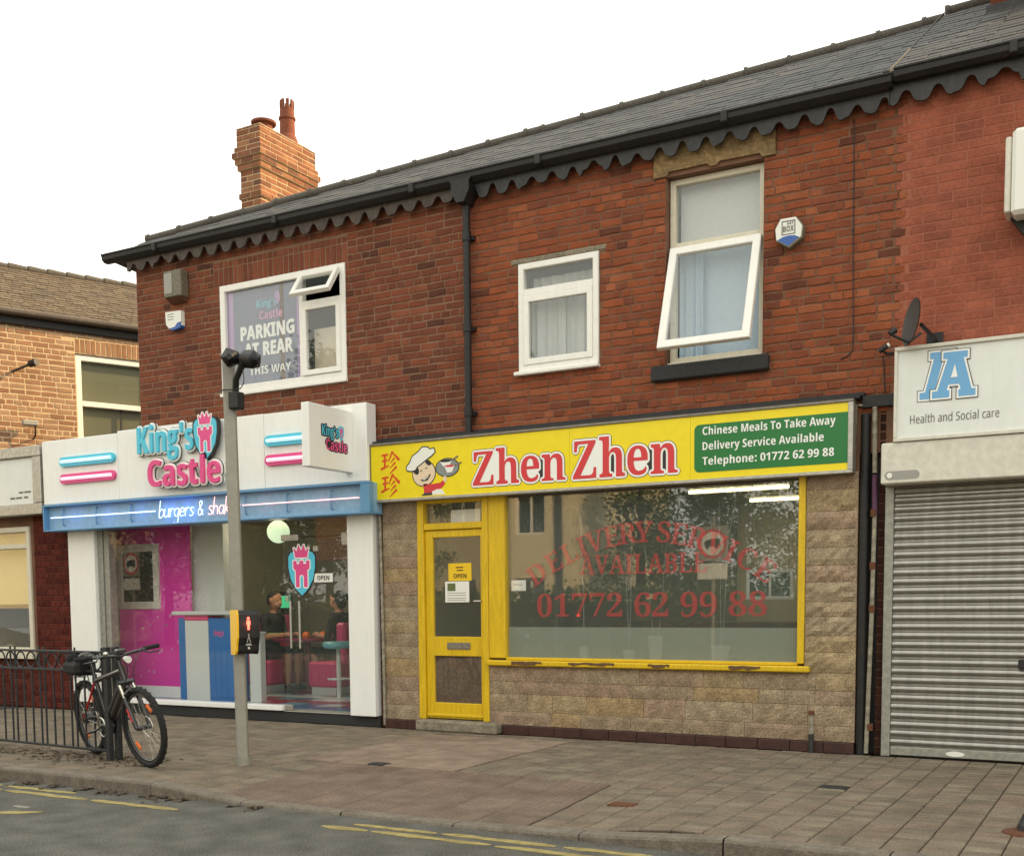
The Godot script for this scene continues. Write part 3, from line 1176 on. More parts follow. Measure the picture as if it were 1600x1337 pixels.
func make_house_one() -> Node3D:
	var t := thing("terraced_house", "brick terraced house with the parking notice window above the burger shop", "house", Vector3(-8.5, 0, 0), "houses of the brick terrace")
	var w1 := [-9.52, -7.692, 3.842, 5.072]
	var wall := shell("wall", -10.9, -6.1, 2.62, 5.6, -0.25, -0.006, [w1], M.mortar, t)
	var soldiers := [-9.62, -7.66, 5.072, 5.35]
	var tones := [L(118, 76, 62), L(142, 87, 67), L(150, 90, 68), L(157, 93, 69), L(162, 95, 70), L(168, 98, 72), L(152, 91, 69), L(176, 106, 78), L(146, 90, 71)]
	var bricks := lay(-10.9, -6.1, 2.96, 5.6, [w1, soldiers], tones, {"seed": 4.0})
	var x := -9.62
	while x < -7.68:
		bricks.append([x + 0.037, 5.176, 0.064, 0.2, tones[2 + rng.randi() % 6]])
		bricks.append([x + 0.037, 5.318, 0.064, 0.064, tones[2 + rng.randi() % 6]])
		x += 0.0755
	place(bricks, "brick", M.brick, wall, Transform3D.IDENTITY, 0.0, {"jag": 0.0035, "cut": 0.006})
	pbox("gable_wall", Vector3(-10.898, 2.62, -5.25), Vector3(-10.65, 5.55, -0.252), M.mortar_dark, t)
	pbox("rear_wall", Vector3(-12.3, 0, -5.25), Vector3(-6.12, 5.1, -5.05), M.mortar_dark, t)
	room(t, -10.5, -6.3, 2.86, 5.42, -3.0, M.room_plain, "upper_room", -0.255)
	# the roof with its chimney
	var slates := [L(76, 71, 66), L(81, 76, 70), L(71, 67, 62), L(87, 81, 73), L(79, 75, 71), L(66, 62, 57)]
	roof(t, -11.12, -6.1, 0.0, slates, 150)
	var ct := [L(178, 124, 94), L(188, 132, 98), L(192, 132, 98), L(172, 116, 88), L(160, 110, 88), L(196, 142, 106), L(150, 108, 90)]
	var stack := brick_stack(t, "chimney", -10.99, -10.63, -3.13, -2.0, [[5.3, 6.92, 0.0], [6.92, 6.996, 0.022], [6.996, 7.3, 0.0], [7.3, 7.376, 0.03], [7.376, 7.452, 0.055], [7.452, 7.528, 0.08], [7.528, 7.604, 0.055], [7.604, 7.86, 0.03]], ct, M.mortar_pale)
	var cap := MB.new()
	cap.cbox(Vector3(-10.98, 7.86, -3.1), Vector3(-10.64, 7.9, -2.03), 0.03)
	part(cap, "flaunching", M.concrete, stack)
	var pot := MB.new()
	pot.x = Transform3D(Basis.IDENTITY, Vector3(-10.81, 7.88, -2.8))
	pot.lathe([Vector2(0.17, 0), Vector2(0.13, 0.1), Vector2(0.11, 0.14), Vector2(0.105, 0.34), Vector2(0.12, 0.35), Vector2(0.12, 0.38), Vector2(0.105, 0.39), Vector2(0.1, 0.5), Vector2(0.08, 0.5), Vector2(0.08, 0.3)], 18)
	for k in 8:
		var a := TAU * k / 8
		pot.x = Transform3D(Basis(Vector3.UP, a), Vector3(-10.81, 8.38, -2.8)) * Transform3D(Basis.IDENTITY, Vector3(0.09, 0, 0))
		pot.prism(pts2([-0.012, 0.0, 0.012, 0.0, 0.012, 0.1, 0.0, 0.12, -0.012, 0.1]), -0.022, 0.022)
	part(pot, "chimney_pot", M.terracotta, stack)
	var low := MB.new()
	low.x = Transform3D(Basis.IDENTITY, Vector3(-10.81, 7.88, -2.3))
	low.lathe([Vector2(0.15, 0), Vector2(0.12, 0.07), Vector2(0.12, 0.1), Vector2(0.17, 0.11), Vector2(0.175, 0.14), Vector2(0.1, 0.17), Vector2(0.0, 0.175)], 18)
	part(low, "chimney_pot", M.terracotta, stack)
	scallops(t, -10.94, -6.1, 0.232, 5.42, 5.52, M.brown_paint)
	gutter(t, -11.26, -6.1)
	# parking notice window
	var win := MB.new()
	win.frame(-9.525, -7.69, 3.84, 5.075, 0.075, -0.06, 0.012, 0.006)
	win.cbox(Vector3(-8.34, 3.915, -0.06), Vector3(-8.285, 5.0, 0.012), 0.006)
	win.cbox(Vector3(-8.285, 4.69, -0.06), Vector3(-7.765, 4.735, 0.012), 0.006)
	var frame := part(win, "window", M.upvc, t)
	pbox("sill", Vector3(-9.54, 3.8, -0.02), Vector3(-7.68, 3.838, 0.035), M.upvc, frame)
	var g := MB.new()
	g.box(Vector3(-9.455, 3.91, -0.03), Vector3(-8.335, 5.005, -0.024))
	part(g, "pane", M.glass, frame)
	var print_ := pbox("window_print", Vector3(-9.452, 3.913, -0.05), Vector3(-8.338, 5.002, -0.04), M.print_slate, frame, 0.001, "grey blue notice with white lettering")
	for q in [[-9.452, -9.36], [-8.41, -8.338]]:
		part(_bx(Vector3(q[0], 3.915, -0.04), Vector3(q[1], 5.0, -0.038)), "print_band", M.print_lilac, frame)
	part(_bx(Vector3(-8.66, 3.915, -0.0395), Vector3(-8.6, 5.0, -0.0375)), "glazing_strip", M.wood, frame)
	write_heavy("PARKING", "sans_bold", Rect2(-9.25, 4.43, 0.8, 0.15), -0.035, M.letter_white, frame, 0.006)
	write_heavy("AT REAR", "sans_bold", Rect2(-9.2, 4.23, 0.72, 0.15), -0.035, M.letter_white, frame, 0.006)
	write("THIS WAY", "sans_bold", Rect2(-9.13, 4.02, 0.62, 0.09), -0.035, M.letter_white, frame)
	write("King's", "sans_bold", Rect2(-9.0, 4.74, 0.3, 0.12), -0.035, M.print_cyan, frame)
	write("Castle", "sans_bold", Rect2(-8.96, 4.63, 0.34, 0.1), -0.035, M.print_pink, frame)
	flat(ellipse(-8.69, 4.85, 0.04, 0.07), -0.037, -0.035, "shield_print", M.print_lilac, frame)
	sash(frame, "casement", 0.535, 0.77, 0.058, Transform3D(Basis.IDENTITY, Vector3(-8.292, 4.688, 0.005)), M.upvc)
	sash(frame, "opening_light", 0.545, 0.33, 0.055, Transform3D(Basis(Vector3.RIGHT, -0.62), Vector3(-8.293, 5.02, 0.025)), M.upvc)
	pbox("blind", Vector3(-8.26, 3.93, -0.16), Vector3(-7.79, 4.46, -0.155), M.blind, frame, 0.001)
	return t


func _bx(lo: Vector3, hi: Vector3) -> MB:
	var b := MB.new()
	b.box(lo, hi)
	return b


func make_house_two() -> Node3D:
	var t := thing("terraced_house", "brick terraced house with three upper windows over the yellow takeaway front", "house", Vector3(-4.2, 0, 0), "houses of the brick terrace")
	t.set_meta("label", "orange red brick terraced house with tilted open window above the takeaway")
	var w2 := [-5.528, -4.643, 3.632, 4.72]
	var w3 := [-3.963, -3.037, 3.56, 5.27]
	var lintel := [-4.08, -2.93, 5.27, 5.6]
	var wall := shell("wall", -6.098, -1.86, 2.62, 5.6, -0.25, -0.007, [w2, w3], M.mortar_dark, t)
	var tones := [L(134, 82, 66), L(160, 94, 70), L(170, 98, 70), L(178, 102, 71), L(186, 106, 72), L(192, 109, 73), L(182, 104, 73), L(172, 100, 74), L(198, 118, 82), L(164, 98, 75), L(190, 114, 80)]
	place(lay(-6.098, -1.915, 2.96, 5.6, [w2, w3, lintel], tones, {"tooth": 0.1, "seed": 9.0}), "brick", M.brick, wall, Transform3D.IDENTITY, 0.0, {"wobble": 0.004, "jag": 0.005, "cut": 0.007})
	pbox("rear_wall", Vector3(-6.1, 0, -5.25), Vector3(-1.95, 5.1, -5.05), M.mortar_dark, t)
	room(t, -5.9, -2.1, 2.86, 5.42, -2.6, M.room, "upper_room", -0.255)
	var slates := [L(73, 70, 67), L(78, 75, 71), L(68, 66, 62), L(84, 80, 74), L(76, 74, 72), L(63, 61, 58)]
	roof(t, -6.1, -1.95, 0.0, slates, 260)
	scallops(t, -6.098, -1.95, 0.222, 5.42, 5.52, M.grey_paint)
	gutter(t, -6.098, -1.92)
	pbox("flashing", Vector3(-1.99, roof_y(0.17) + 0.05, 0.12), Vector3(-1.93, roof_y(0.17) + 0.07, 0.2), M.ridge_clay, t)
	# cast iron downpipe with its hopper
	var dp := MB.new()
	dp.tube([Vector3(-6.085, 5.4, 0.075), Vector3(-6.085, 3.06, 0.075)], 0.037, 14)
	var pipe := part(dp, "downpipe", M.black_paint, t)
	var hop := MB.new()
	hop.x = Transform3D(Basis.IDENTITY, Vector3(-6.085, 5.37, 0.1))
	hop.prism(pts2([-0.045, 0.0, 0.045, 0.0, 0.105, 0.11, 0.105, 0.2, 0.12, 0.205, 0.12, 0.225, -0.12, 0.225, -0.12, 0.205, -0.105, 0.2, -0.105, 0.11]), -0.08, 0.1)
	part(hop, "hopper", M.black_paint, pipe)
	for y in [5.05, 4.15, 3.3]:
		var c := MB.new()
		c.tube([Vector3(-6.085, y + 0.06, 0.075), Vector3(-6.085, y - 0.03, 0.075)], 0.046, 14)
		c.box(Vector3(-6.15, y - 0.02, 0.0), Vector3(-6.02, y + 0.02, 0.05))
		part(c, "collar", M.black_paint, pipe)
	# small window
	var a := MB.new()
	a.frame(-5.525, -4.645, 3.665, 4.717, 0.06, -0.05, 0.02, 0.006)
	a.cbox(Vector3(-5.465, 4.395, -0.05), Vector3(-4.705, 4.465, 0.02), 0.006)
	var f2 := part(a, "window", M.upvc, t)
	pbox("sill", Vector3(-5.565, 3.625, -0.03), Vector3(-4.635, 3.664, 0.06), M.upvc, f2, 0.008)
	pbox("render_band", Vector3(-5.62, 4.722, -0.02), Vector3(-4.57, 4.775, 0.004), M.concrete, f2, 0.01)
	part(_bx(Vector3(-5.47, 4.46, -0.02), Vector3(-4.7, 4.66, -0.014)), "pane", M.glass, f2)
	sash(f2, "casement", 0.76, 0.67, 0.06, Transform3D(Basis.IDENTITY, Vector3(-5.465, 4.394, 0.005)), M.upvc)
	folds(-5.47, -5.07, 3.72, 4.4, -0.16, 0.018, 5.0, "net_curtain", M.curtain, f2)
	folds(-5.08, -4.7, 3.72, 4.4, -0.18, 0.018, 5.0, "net_curtain", M.curtain, f2)
	folds(-5.47, -4.7, 4.41, 4.62, -0.2, 0.014, 7.0, "net_curtain", M.curtain, f2)
	# tall window under a carved lintel, its lower light propped open
	var stone := MB.new()
	stone.prism(pts2([-4.08, 5.6, -4.08, 5.275, -3.95, 5.275, -3.93, 5.31, -3.56, 5.315, -3.53, 5.285, -3.47, 5.285, -3.44, 5.315, -3.07, 5.31, -3.05, 5.275, -2.93, 5.275, -2.93, 5.6]), -0.1, 0.018)
	var lin := part(stone, "lintel", M.lintel_stone, t)
	pbox("lintel_soffit", Vector3(-3.96, 5.3, -0.12), Vector3(-3.04, 5.4, -0.03), M.lintel_stone, lin)
	var sill := MB.new()
	sill.cbox(Vector3(-4.085, 3.415, -0.05), Vector3(-2.965, 3.555, 0.07), 0.012)
	part(sill, "stone_sill", M.black_stone, t)
	var c3 := MB.new()
	c3.frame(-3.955, -3.045, 3.585, 5.265, 0.055, -0.16, -0.09, 0.006)
	c3.cbox(Vector3(-3.9, 4.635, -0.16), Vector3(-3.1, 4.69, -0.09), 0.006)
	var f3 := part(c3, "window", M.old_paint, t)
	part(_bx(Vector3(-3.91, 4.68, -0.13), Vector3(-3.09, 5.22, -0.124)), "pane", M.glass, f3)
	var lean := Transform3D(Basis(Vector3.RIGHT, -0.33), Vector3(-3.935, 4.63, -0.06))
	sash(f3, "opening_light", 0.87, 1.03, 0.075, lean, M.upvc)
	pbox("bottom_sill", Vector3(-3.95, 3.557, -0.16), Vector3(-3.05, 3.584, -0.02), M.old_paint, f3)
	part(_bx(Vector3(-3.9, 4.66, -0.24), Vector3(-3.1, 5.25, -0.235)), "net_curtain", M.curtain, f3)
	folds(-3.9, -3.66, 3.62, 4.66, -0.2, 0.02, 3.0, "curtain", M.curtain_blue, f3)
	part(_bx(Vector3(-3.7, 3.62, -0.26), Vector3(-3.1, 4.66, -0.255)), "blind", M.curtain_blue, f3)
	return t


func stones(parent: Node3D, x0: float, x1: float, y0: float, y1: float, zf: float, rough: Callable, tones: Array) -> void:
	var y := y0
	while y < y1 - 0.02:
		var h := rng.randf_range(0.12, 0.2)
		if y1 - y - h < 0.1:
			h = y1 - y
		var x := x0
		while x < x1 - 0.01:
			var w := rng.randf_range(0.28, 0.8)
			if x1 - x - w < 0.18:
				w = x1 - x
			var amp: float = rough.call(x + w / 2, y + h / 2)
			var mb := MB.new()
			mb.col = tones[rng.randi() % tones.size()]
			var nx := maxi(3, int(w / 0.045))
			var ny := maxi(3, int(h / 0.04))
			var g := []
			for j in ny + 1:
				var rowp := []
				for i in nx + 1:
					var px := x + 0.0015 + (w - 0.003) * i / nx
					var py := y + 0.0015 + (h - 0.003) * j / ny
					var edge := i == 0 or j == 0 or i == nx or j == ny
					var d := zf - 0.003 if edge else zf + amp * (0.4 + 0.9 * patchy.get_noise_2d(px * 95.0, py * 120.0) + rng.randf_range(-0.35, 0.35))
					rowp.append(Vector3(px, py, d))
				g.append(rowp)
			for j in ny:
				for i in nx:
					mb.quad(g[j][i], g[j][i + 1], g[j + 1][i + 1], g[j + 1][i])
			part(mb, "facing_stone", M.stone, parent)
			x += w
		y += h


func make_takeaway_front(t: Node3D) -> void:
	# facing stone round the shop front
	var tones := [L(212, 188, 154), L(206, 182, 149), L(214, 188, 148), L(206, 178, 150), L(210, 182, 152), L(202, 178, 147), L(212, 190, 157), L(206, 176, 148), L(214, 184, 140)]
	var backing := MB.new()
	backing.box(Vector3(-7.235, 0.1, -0.2), Vector3(-6.782, 2.62, 0.0))
	backing.box(Vector3(-5.9, 0.1, -0.2), Vector3(-2.165, 0.712, 0.0))
	backing.box(Vector3(-2.618, 0.712, -0.2), Vector3(-2.165, 2.62, 0.0))
	backing.box(Vector3(-6.782, 2.44, -0.2), Vector3(-2.618, 2.62, -0.055))
	var front := part(backing, "shop_front", M.mortar_dark, t)
	stones(front, -7.235, -6.782, 0.1, 2.47, 0.02, func(_x, _y): return 0.003, tones)
	stones(front, -5.9, -2.165, 0.1, 0.712, 0.02, func(x, y): return 0.01 if patchy.get_noise_2d(x * 20.0, y * 30.0) > 0.0 else 0.004, tones)
	stones(front, -2.618, -2.165, 0.712, 2.47, 0.02, func(x, _y): return 0.026 if x < -2.35 else 0.004, tones)
	var px := -7.235
	while px < -2.18:
		var e := minf(px + 0.3, -2.165)
		if not (px > -6.8 and px < -5.8):
			pbox("plinth_tile", Vector3(px + 0.002, 0.0, -0.1), Vector3(e - 0.002, 0.097, 0.045), M.plinth_tile, front, 0.005)
		px += 0.3
	pbox("doorstep", Vector3(-6.76, 0.0, -0.15), Vector3(-5.755, 0.118, 0.15), M.concrete, front, 0.018)
	# yellow timber: door frame, posts, sill
	var fr := MB.new()
	fr.cbox(Vector3(-6.78, 0.118, -0.08), Vector3(-6.7, 2.46, 0.03), 0.008)
	fr.cbox(Vector3(-6.7, 2.135, -0.08), Vector3(-5.975, 2.205, 0.02), 0.008)
	fr.cbox(Vector3(-6.7, 2.415, -0.08), Vector3(-5.975, 2.46, 0.02), 0.008)
	fr.cbox(Vector3(-5.975, 0.118, -0.08), Vector3(-5.902, 2.46, 0.03), 0.008)
	fr.cbox(Vector3(-5.9, 0.79, -0.08), Vector3(-5.706, 2.46, 0.024), 0.008)
	var dframe := part(fr, "door_frame", M.door_yellow, t)
	part(_bx(Vector3(-6.7, 2.2, -0.04), Vector3(-5.975, 2.42, -0.034)), "fanlight", M.glass, dframe)
	var wf := MB.new()
	wf.cbox(Vector3(-2.682, 0.79, -0.06), Vector3(-2.62, 2.46, 0.035), 0.006)
	wf.cbox(Vector3(-5.705, 0.772, -0.06), Vector3(-2.683, 0.8, 0.012), 0.004)
	part(wf, "window_frame", M.door_yellow, t)
	var sl := MB.new()
	sl.cbox(Vector3(-5.9, 0.715, -0.08), Vector3(-2.56, 0.77, 0.085), 0.01)
	part(sl, "window_sill", M.door_yellow, t)
	for q in [[-5.6, 0.35], [-4.95, 0.5], [-4.1, 0.22], [-3.3, 0.3]]:
		var mb := MB.new()
		var p := PackedVector2Array()
		for i in 9:
			p.append(Vector2(q[0] + q[1] * i / 8.0, 0.767 - rng.randf_range(0.0, 0.008)))
		for i in 9:
			p.append(Vector2(q[0] + q[1] * (8 - i) / 8.0, 0.735 + rng.randf_range(-0.015, 0.015)))
		mb.prism(p, 0.084, 0.0865)
		part(mb, "bare_wood_patch", M.wood, t)
	# door leaf
	var leaf := MB.new()
	leaf.cbox(Vector3(-6.697, 0.13, -0.05), Vector3(-6.602, 2.13, -0.005), 0.005)
	leaf.cbox(Vector3(-6.012, 0.13, -0.05), Vector3(-5.978, 2.13, -0.005), 0.005)
	leaf.cbox(Vector3(-6.602, 2.055, -0.05), Vector3(-6.012, 2.13, -0.005), 0.005)
	leaf.cbox(Vector3(-6.602, 0.8, -0.05), Vector3(-6.012, 1.007, -0.005), 0.005)
	leaf.cbox(Vector3(-6.602, 0.13, -0.05), Vector3(-6.012, 0.3, -0.005), 0.005)
	var door := part(leaf, "door", M.door_yellow, t)
	part(_bx(Vector3(-6.604, 1.0, -0.03), Vector3(-6.01, 2.06, -0.024)), "pane", M.glass, door)
	part(_bx(Vector3(-6.604, 0.295, -0.03), Vector3(-6.01, 0.805, -0.024)), "pane", M.glass, door)
	pbox("kick_panel", Vector3(-6.604, 0.295, -0.046), Vector3(-6.01, 0.805, -0.04), M.wood, door, 0.001)
	pbox("letter_plate", Vector3(-6.43, 0.872, -0.005), Vector3(-6.14, 0.945, 0.006), M.dirty_alloy, door, 0.004)
	pbox("weather_bar", Vector3(-6.69, 0.15, -0.006), Vector3(-5.985, 0.18, 0.012), M.door_yellow, door, 0.006)
	var hb := MB.new()
	hb.tube([Vector3(-5.995, 1.38, -0.004), Vector3(-5.995, 1.38, 0.04), Vector3(-6.07, 1.38, 0.044)], 0.008, 8)
	part(hb, "handle", M.chrome, door)
	# glass and its lettering
	var pane := part(_bx(Vector3(-5.708, 0.78, -0.035), Vector3(-2.68, 2.46, -0.027)), "shop_window", M.glass, t)
	part(_bx(Vector3(-5.7, 0.785, -0.058), Vector3(-2.69, 2.46, -0.052)), "added_pane", M.glass, pane)  # second pane added to double the reflections in the shop glass
	part(_bx(Vector3(-5.7, 0.79, -0.045), Vector3(-2.69, 1.11, -0.042)), "frosted_film", M.frost, pane)
	arc_text("DELIVERY SERVICE", pane)
	write("AVAILABLE", "serif_bold", Rect2(-4.88, 1.63, 1.32, 0.19), -0.0365, M.glass_red, pane)
	write("01772 62 99 88", "serif_bold", Rect2(-5.36, 1.21, 2.38, 0.24), -0.0365, M.glass_red, pane)
	# the room behind
	room(t, -6.75, -2.3, 0.1, 2.62, -4.2, M.room_green, "shop_room", -0.21)
	pbox("cream_wall", Vector3(-4.6, 0.1, -4.19), Vector3(-2.31, 2.61, -4.15), M.room_cream, t)
	pbox("cream_wall", Vector3(-2.33, 0.1, -4.14), Vector3(-2.305, 2.61, -0.25), M.room_cream, t)
	pbox("service_counter", Vector3(-5.6, 0.1, -2.9), Vector3(-2.35, 1.12, -2.4), M.wood, t)


func arc_text(s: String, parent: Node3D) -> void:
	# letters on a flat arch over the window
	var f := font("serif_bold")
	var total := f.get_string_size(s, HORIZONTAL_ALIGNMENT_LEFT, -1, 64).x
	for i in s.length():
		if s[i] == " ":
			continue
		var at := (f.get_string_size(s.substr(0, i), HORIZONTAL_ALIGNMENT_LEFT, -1, 64).x + f.get_string_size(s[i], HORIZONTAL_ALIGNMENT_LEFT, -1, 64).x / 2) / total
		var u := lerpf(-1.0, 1.0, at)
		u = signf(u) * pow(absf(u), 1.06)
		var g := glyphs(s[i], "serif_bold")
		var b := MB.new()
		var k := 0.2 / 0.46
		var p := Vector2(-4.19 + 1.22 * u, 1.93 - 0.43 * u * u)
		b.x = Transform3D(Basis(Vector3.BACK, -0.66 * u), Vector3(p.x, p.y, -0.0385))
		for j in range(0, g.tris.size(), 3):
			var q := []
			for m in 3:
				var w: Vector2 = (g.tris[j + m] - Vector2(g.box.get_center().x, g.box.position.y)) * k
				q.append(Vector3(w.x, w.y, 0.0))
			b.tri(q[0], q[1], q[2])
		part(b, "letter", M.glass_red, parent)


func make_house_three() -> Node3D:
	var t := thing("terraced_house", "red painted brick house above the grey roller shutter", "house", Vector3(-0.6, 0, 0), "houses of the brick terrace")
	var wall := shell("wall", -1.858, 9.0, 2.34, 5.6, -0.25, -0.003, [], M.mortar_red, t)  # wall, roof and eaves run on unseen rightwards, added to shade the pavement
	var tones := [L(170, 92, 66), L(174, 95, 68), L(172, 93, 66), L(164, 89, 65), L(179, 99, 71), L(173, 95, 69)]
	place(lay(-1.905, 1.4, 2.96, 5.6, [], tones, {"tooth_left": 0.1, "joint": 0.008, "headers": 9999, "seed": 17.0}), "brick", M.painted_brick, wall, Transform3D.IDENTITY, 0.0, {"cut": 0.005, "wobble": 0.001})
	place(lay(-1.86, 1.4, 2.66, 2.96, [], tones, {"joint": 0.008, "headers": 9999}), "brick", M.painted_brick, wall, Transform3D.IDENTITY, 0.0, {"cut": 0.005, "wobble": 0.001})
	pbox("rear_wall", Vector3(-1.93, 0, -5.25), Vector3(9.0, 5.1, -5.05), M.mortar_dark, t)
	var slates := [L(66, 62, 58), L(73, 68, 62), L(60, 57, 53), L(79, 72, 65)]
	roof(t, -1.94, 9.0, 0.055, slates, 90)
	scallops(t, -1.945, 9.0, 0.25, 5.425, 5.545, M.grey_paint)
	gutter(t, -1.9, 9.0, 0.03)
	pbox("added_lower_wall", Vector3(1.36, 0.0, -0.25), Vector3(9.0, 2.338, -0.004), M.mortar_red, t)  # unseen wall added beyond the view to keep the sun out
	ptube("verge_fillet", [Vector3(-1.955, roof_y(0.2) + 0.06, 0.2), Vector3(-1.955, roof_y(ridge_z(-1.95)) + 0.07, ridge_z(-1.95))], 0.008, M.ridge_clay, t, 6)
	var ct := [L(120, 66, 50), L(134, 74, 54), L(110, 62, 50)]
	var stack := brick_stack(t, "chimney", -1.44, -0.6, -2.9, -1.95, [[6.0, 8.2, 0.0]], ct, M.mortar_dark)
	pbox("flashing", Vector3(-1.47, 6.6, -2.92), Vector3(-0.57, 7.0, -1.92), M.lead, stack)
	# brick strip, pipes and the dark gap beside the shutter
	var strip := pbox("pier", Vector3(-2.0, 0.0, -0.2), Vector3(-1.942, 3.0, -0.02), M.mortar_dark, t)
	var bt := [L(78, 48, 42), L(88, 54, 46), L(70, 44, 38)]
	place(lay(-2.0, -1.942, 0.0, 2.98, [], bt, {"headers": 9999}), "brick", M.brick, strip, Transform3D.IDENTITY, -0.004)
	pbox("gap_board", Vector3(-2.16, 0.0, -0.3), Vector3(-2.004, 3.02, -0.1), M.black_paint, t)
	ptube("soil_pipe", [Vector3(-2.115, 2.95, 0.0), Vector3(-2.115, 0.0, 0.0)], 0.042, M.black_paint, t, 14)
	var wp := [Vector3(-2.035, 3.0, 0.04), Vector3(-2.02, 2.1, 0.045), Vector3(-2.03, 1.2, 0.05), Vector3(-2.058, 0.02, 0.05)]
	ptube("white_pipe", [wp[0], wp[0].lerp(wp[1], 0.62)], 0.021, M.pipe_white, t)
	ptube("purple_pipe", [wp[0].lerp(wp[1], 0.64), wp[1]], 0.024, mk("purple", S(104, 58, 92), 0.6, {"grain": [3.0, 0.6, 1.0]}), t)
	ptube("white_pipe", [wp[1], wp[2], wp[3]], 0.019, M.pipe_white, t)
	for y in [2.1, 1.65, 1.28, 0.25]:
		ptube("pipe_collar", [Vector3(-2.03, y + 0.03, 0.048), Vector3(-2.03, y - 0.03, 0.048)], 0.027, M.rust, t)
	ptube("waste_pipe", [Vector3(-2.09, 3.02, 0.03), Vector3(-2.2, 3.03, 0.03), Vector3(-2.21, 2.7, 0.03)], 0.02, M.pipe_white, t)
	pbox("cable_bracket", Vector3(-2.14, 3.0, -0.02), Vector3(-1.86, 3.1, 0.05), M.black_paint, t)
	return t


func make_shutter() -> void:
	var t := thing("roller_shutter", "grey steel roller shutter pulled down to the pavement", "shutter", Vector3(-0.5, 0, 0))
	pbox("guide_rail", Vector3(-1.938, 0.0, -0.06), Vector3(-1.865, 2.32, 0.035), M.shutter_frame, t, 0.006)
	pbox("guide_rail", Vector3(1.28, 0.0, -0.06), Vector3(1.35, 2.32, 0.035), M.shutter_frame, t, 0.006)
	var prof := []
	for i in 9:
		var a := PI * i / 8.0
		prof.append(Vector2(0.016 * sin(a), -cos(a) * 0.5 + 0.5))
	var pitch := 0.0768
	var b := MB.new()
	var pts := [Vector2(-0.012, 0.0), Vector2(-0.012, 0.1), Vector2(0.0, 0.14), Vector2(0.01, 0.22), Vector2(0.016, 0.36), Vector2(0.018, 0.5), Vector2(0.016, 0.64), Vector2(0.01, 0.78), Vector2(0.0, 0.86), Vector2(-0.012, 0.9), Vector2(-0.012, 1.0)]
	for i in pts.size() - 1:
		var p: Vector2 = pts[i]
		var q: Vector2 = pts[i + 1]
		b.quad(Vector3(-1.862, p.y * pitch, p.x), Vector3(1.278, p.y * pitch, p.x), Vector3(1.278, q.y * pitch, q.x), Vector3(-1.862, q.y * pitch, q.x))
	b.quad(Vector3(1.278, 0, -0.02), Vector3(-1.862, 0, -0.02), Vector3(-1.862, pitch, -0.02), Vector3(1.278, pitch, -0.02))
	var slat := b.mesh()
	var y := 0.09
	while y < 2.3:
		var o := MeshInstance3D.new()
		o.mesh = slat
		o.material_override = M.shutter
		o.name = "slat"
		t.add_child(o, true)
		o.global_transform = Transform3D(Basis(Vector3.RIGHT, rng.randf_range(-0.012, 0.012)), Vector3(0, y, rng.randf_range(-0.001, 0.001)))
		y += pitch
	pbox("bottom_rail", Vector3(-1.862, 0.012, -0.025), Vector3(1.278, 0.088, 0.018), M.shutter_frame, t, 0.006)
	flat(ellipse(-1.33, 0.048, 0.075, 0.022), 0.018, 0.021, "label_plate", M.sticker, t)
	pbox("lock", Vector3(-0.86, 0.78, 0.0), Vector3(-0.8, 0.86, 0.04), M.black_plastic, t, 0.01)
	# the housing above
	var h := thing("shutter_housing", "cream painted shutter box over the grey roller shutter", "shutter box", Vector3(-0.5, 2.3, 0.1))
	pbox("box", Vector3(-1.937, 2.322, 0.0), Vector3(1.36, 2.66, 0.245), M.cream_paint, h, 0.01)
	var st := pts2([])
	st.append_array(ellipse(-1.87, 2.39, 0.035, 0.035, 0, 10, PI / 2, PI * 1.5))
	st.append_array(ellipse(-1.66, 2.39, 0.035, 0.035, 0, 10, -PI / 2, PI / 2))
	flat(st, 0.245, 0.248, "maker_label", M.sticker_grey, h)
	flat(ellipse(-1.865, 2.39, 0.022, 0.022), 0.248, 0.25, "label_mark", M.sticker, h)


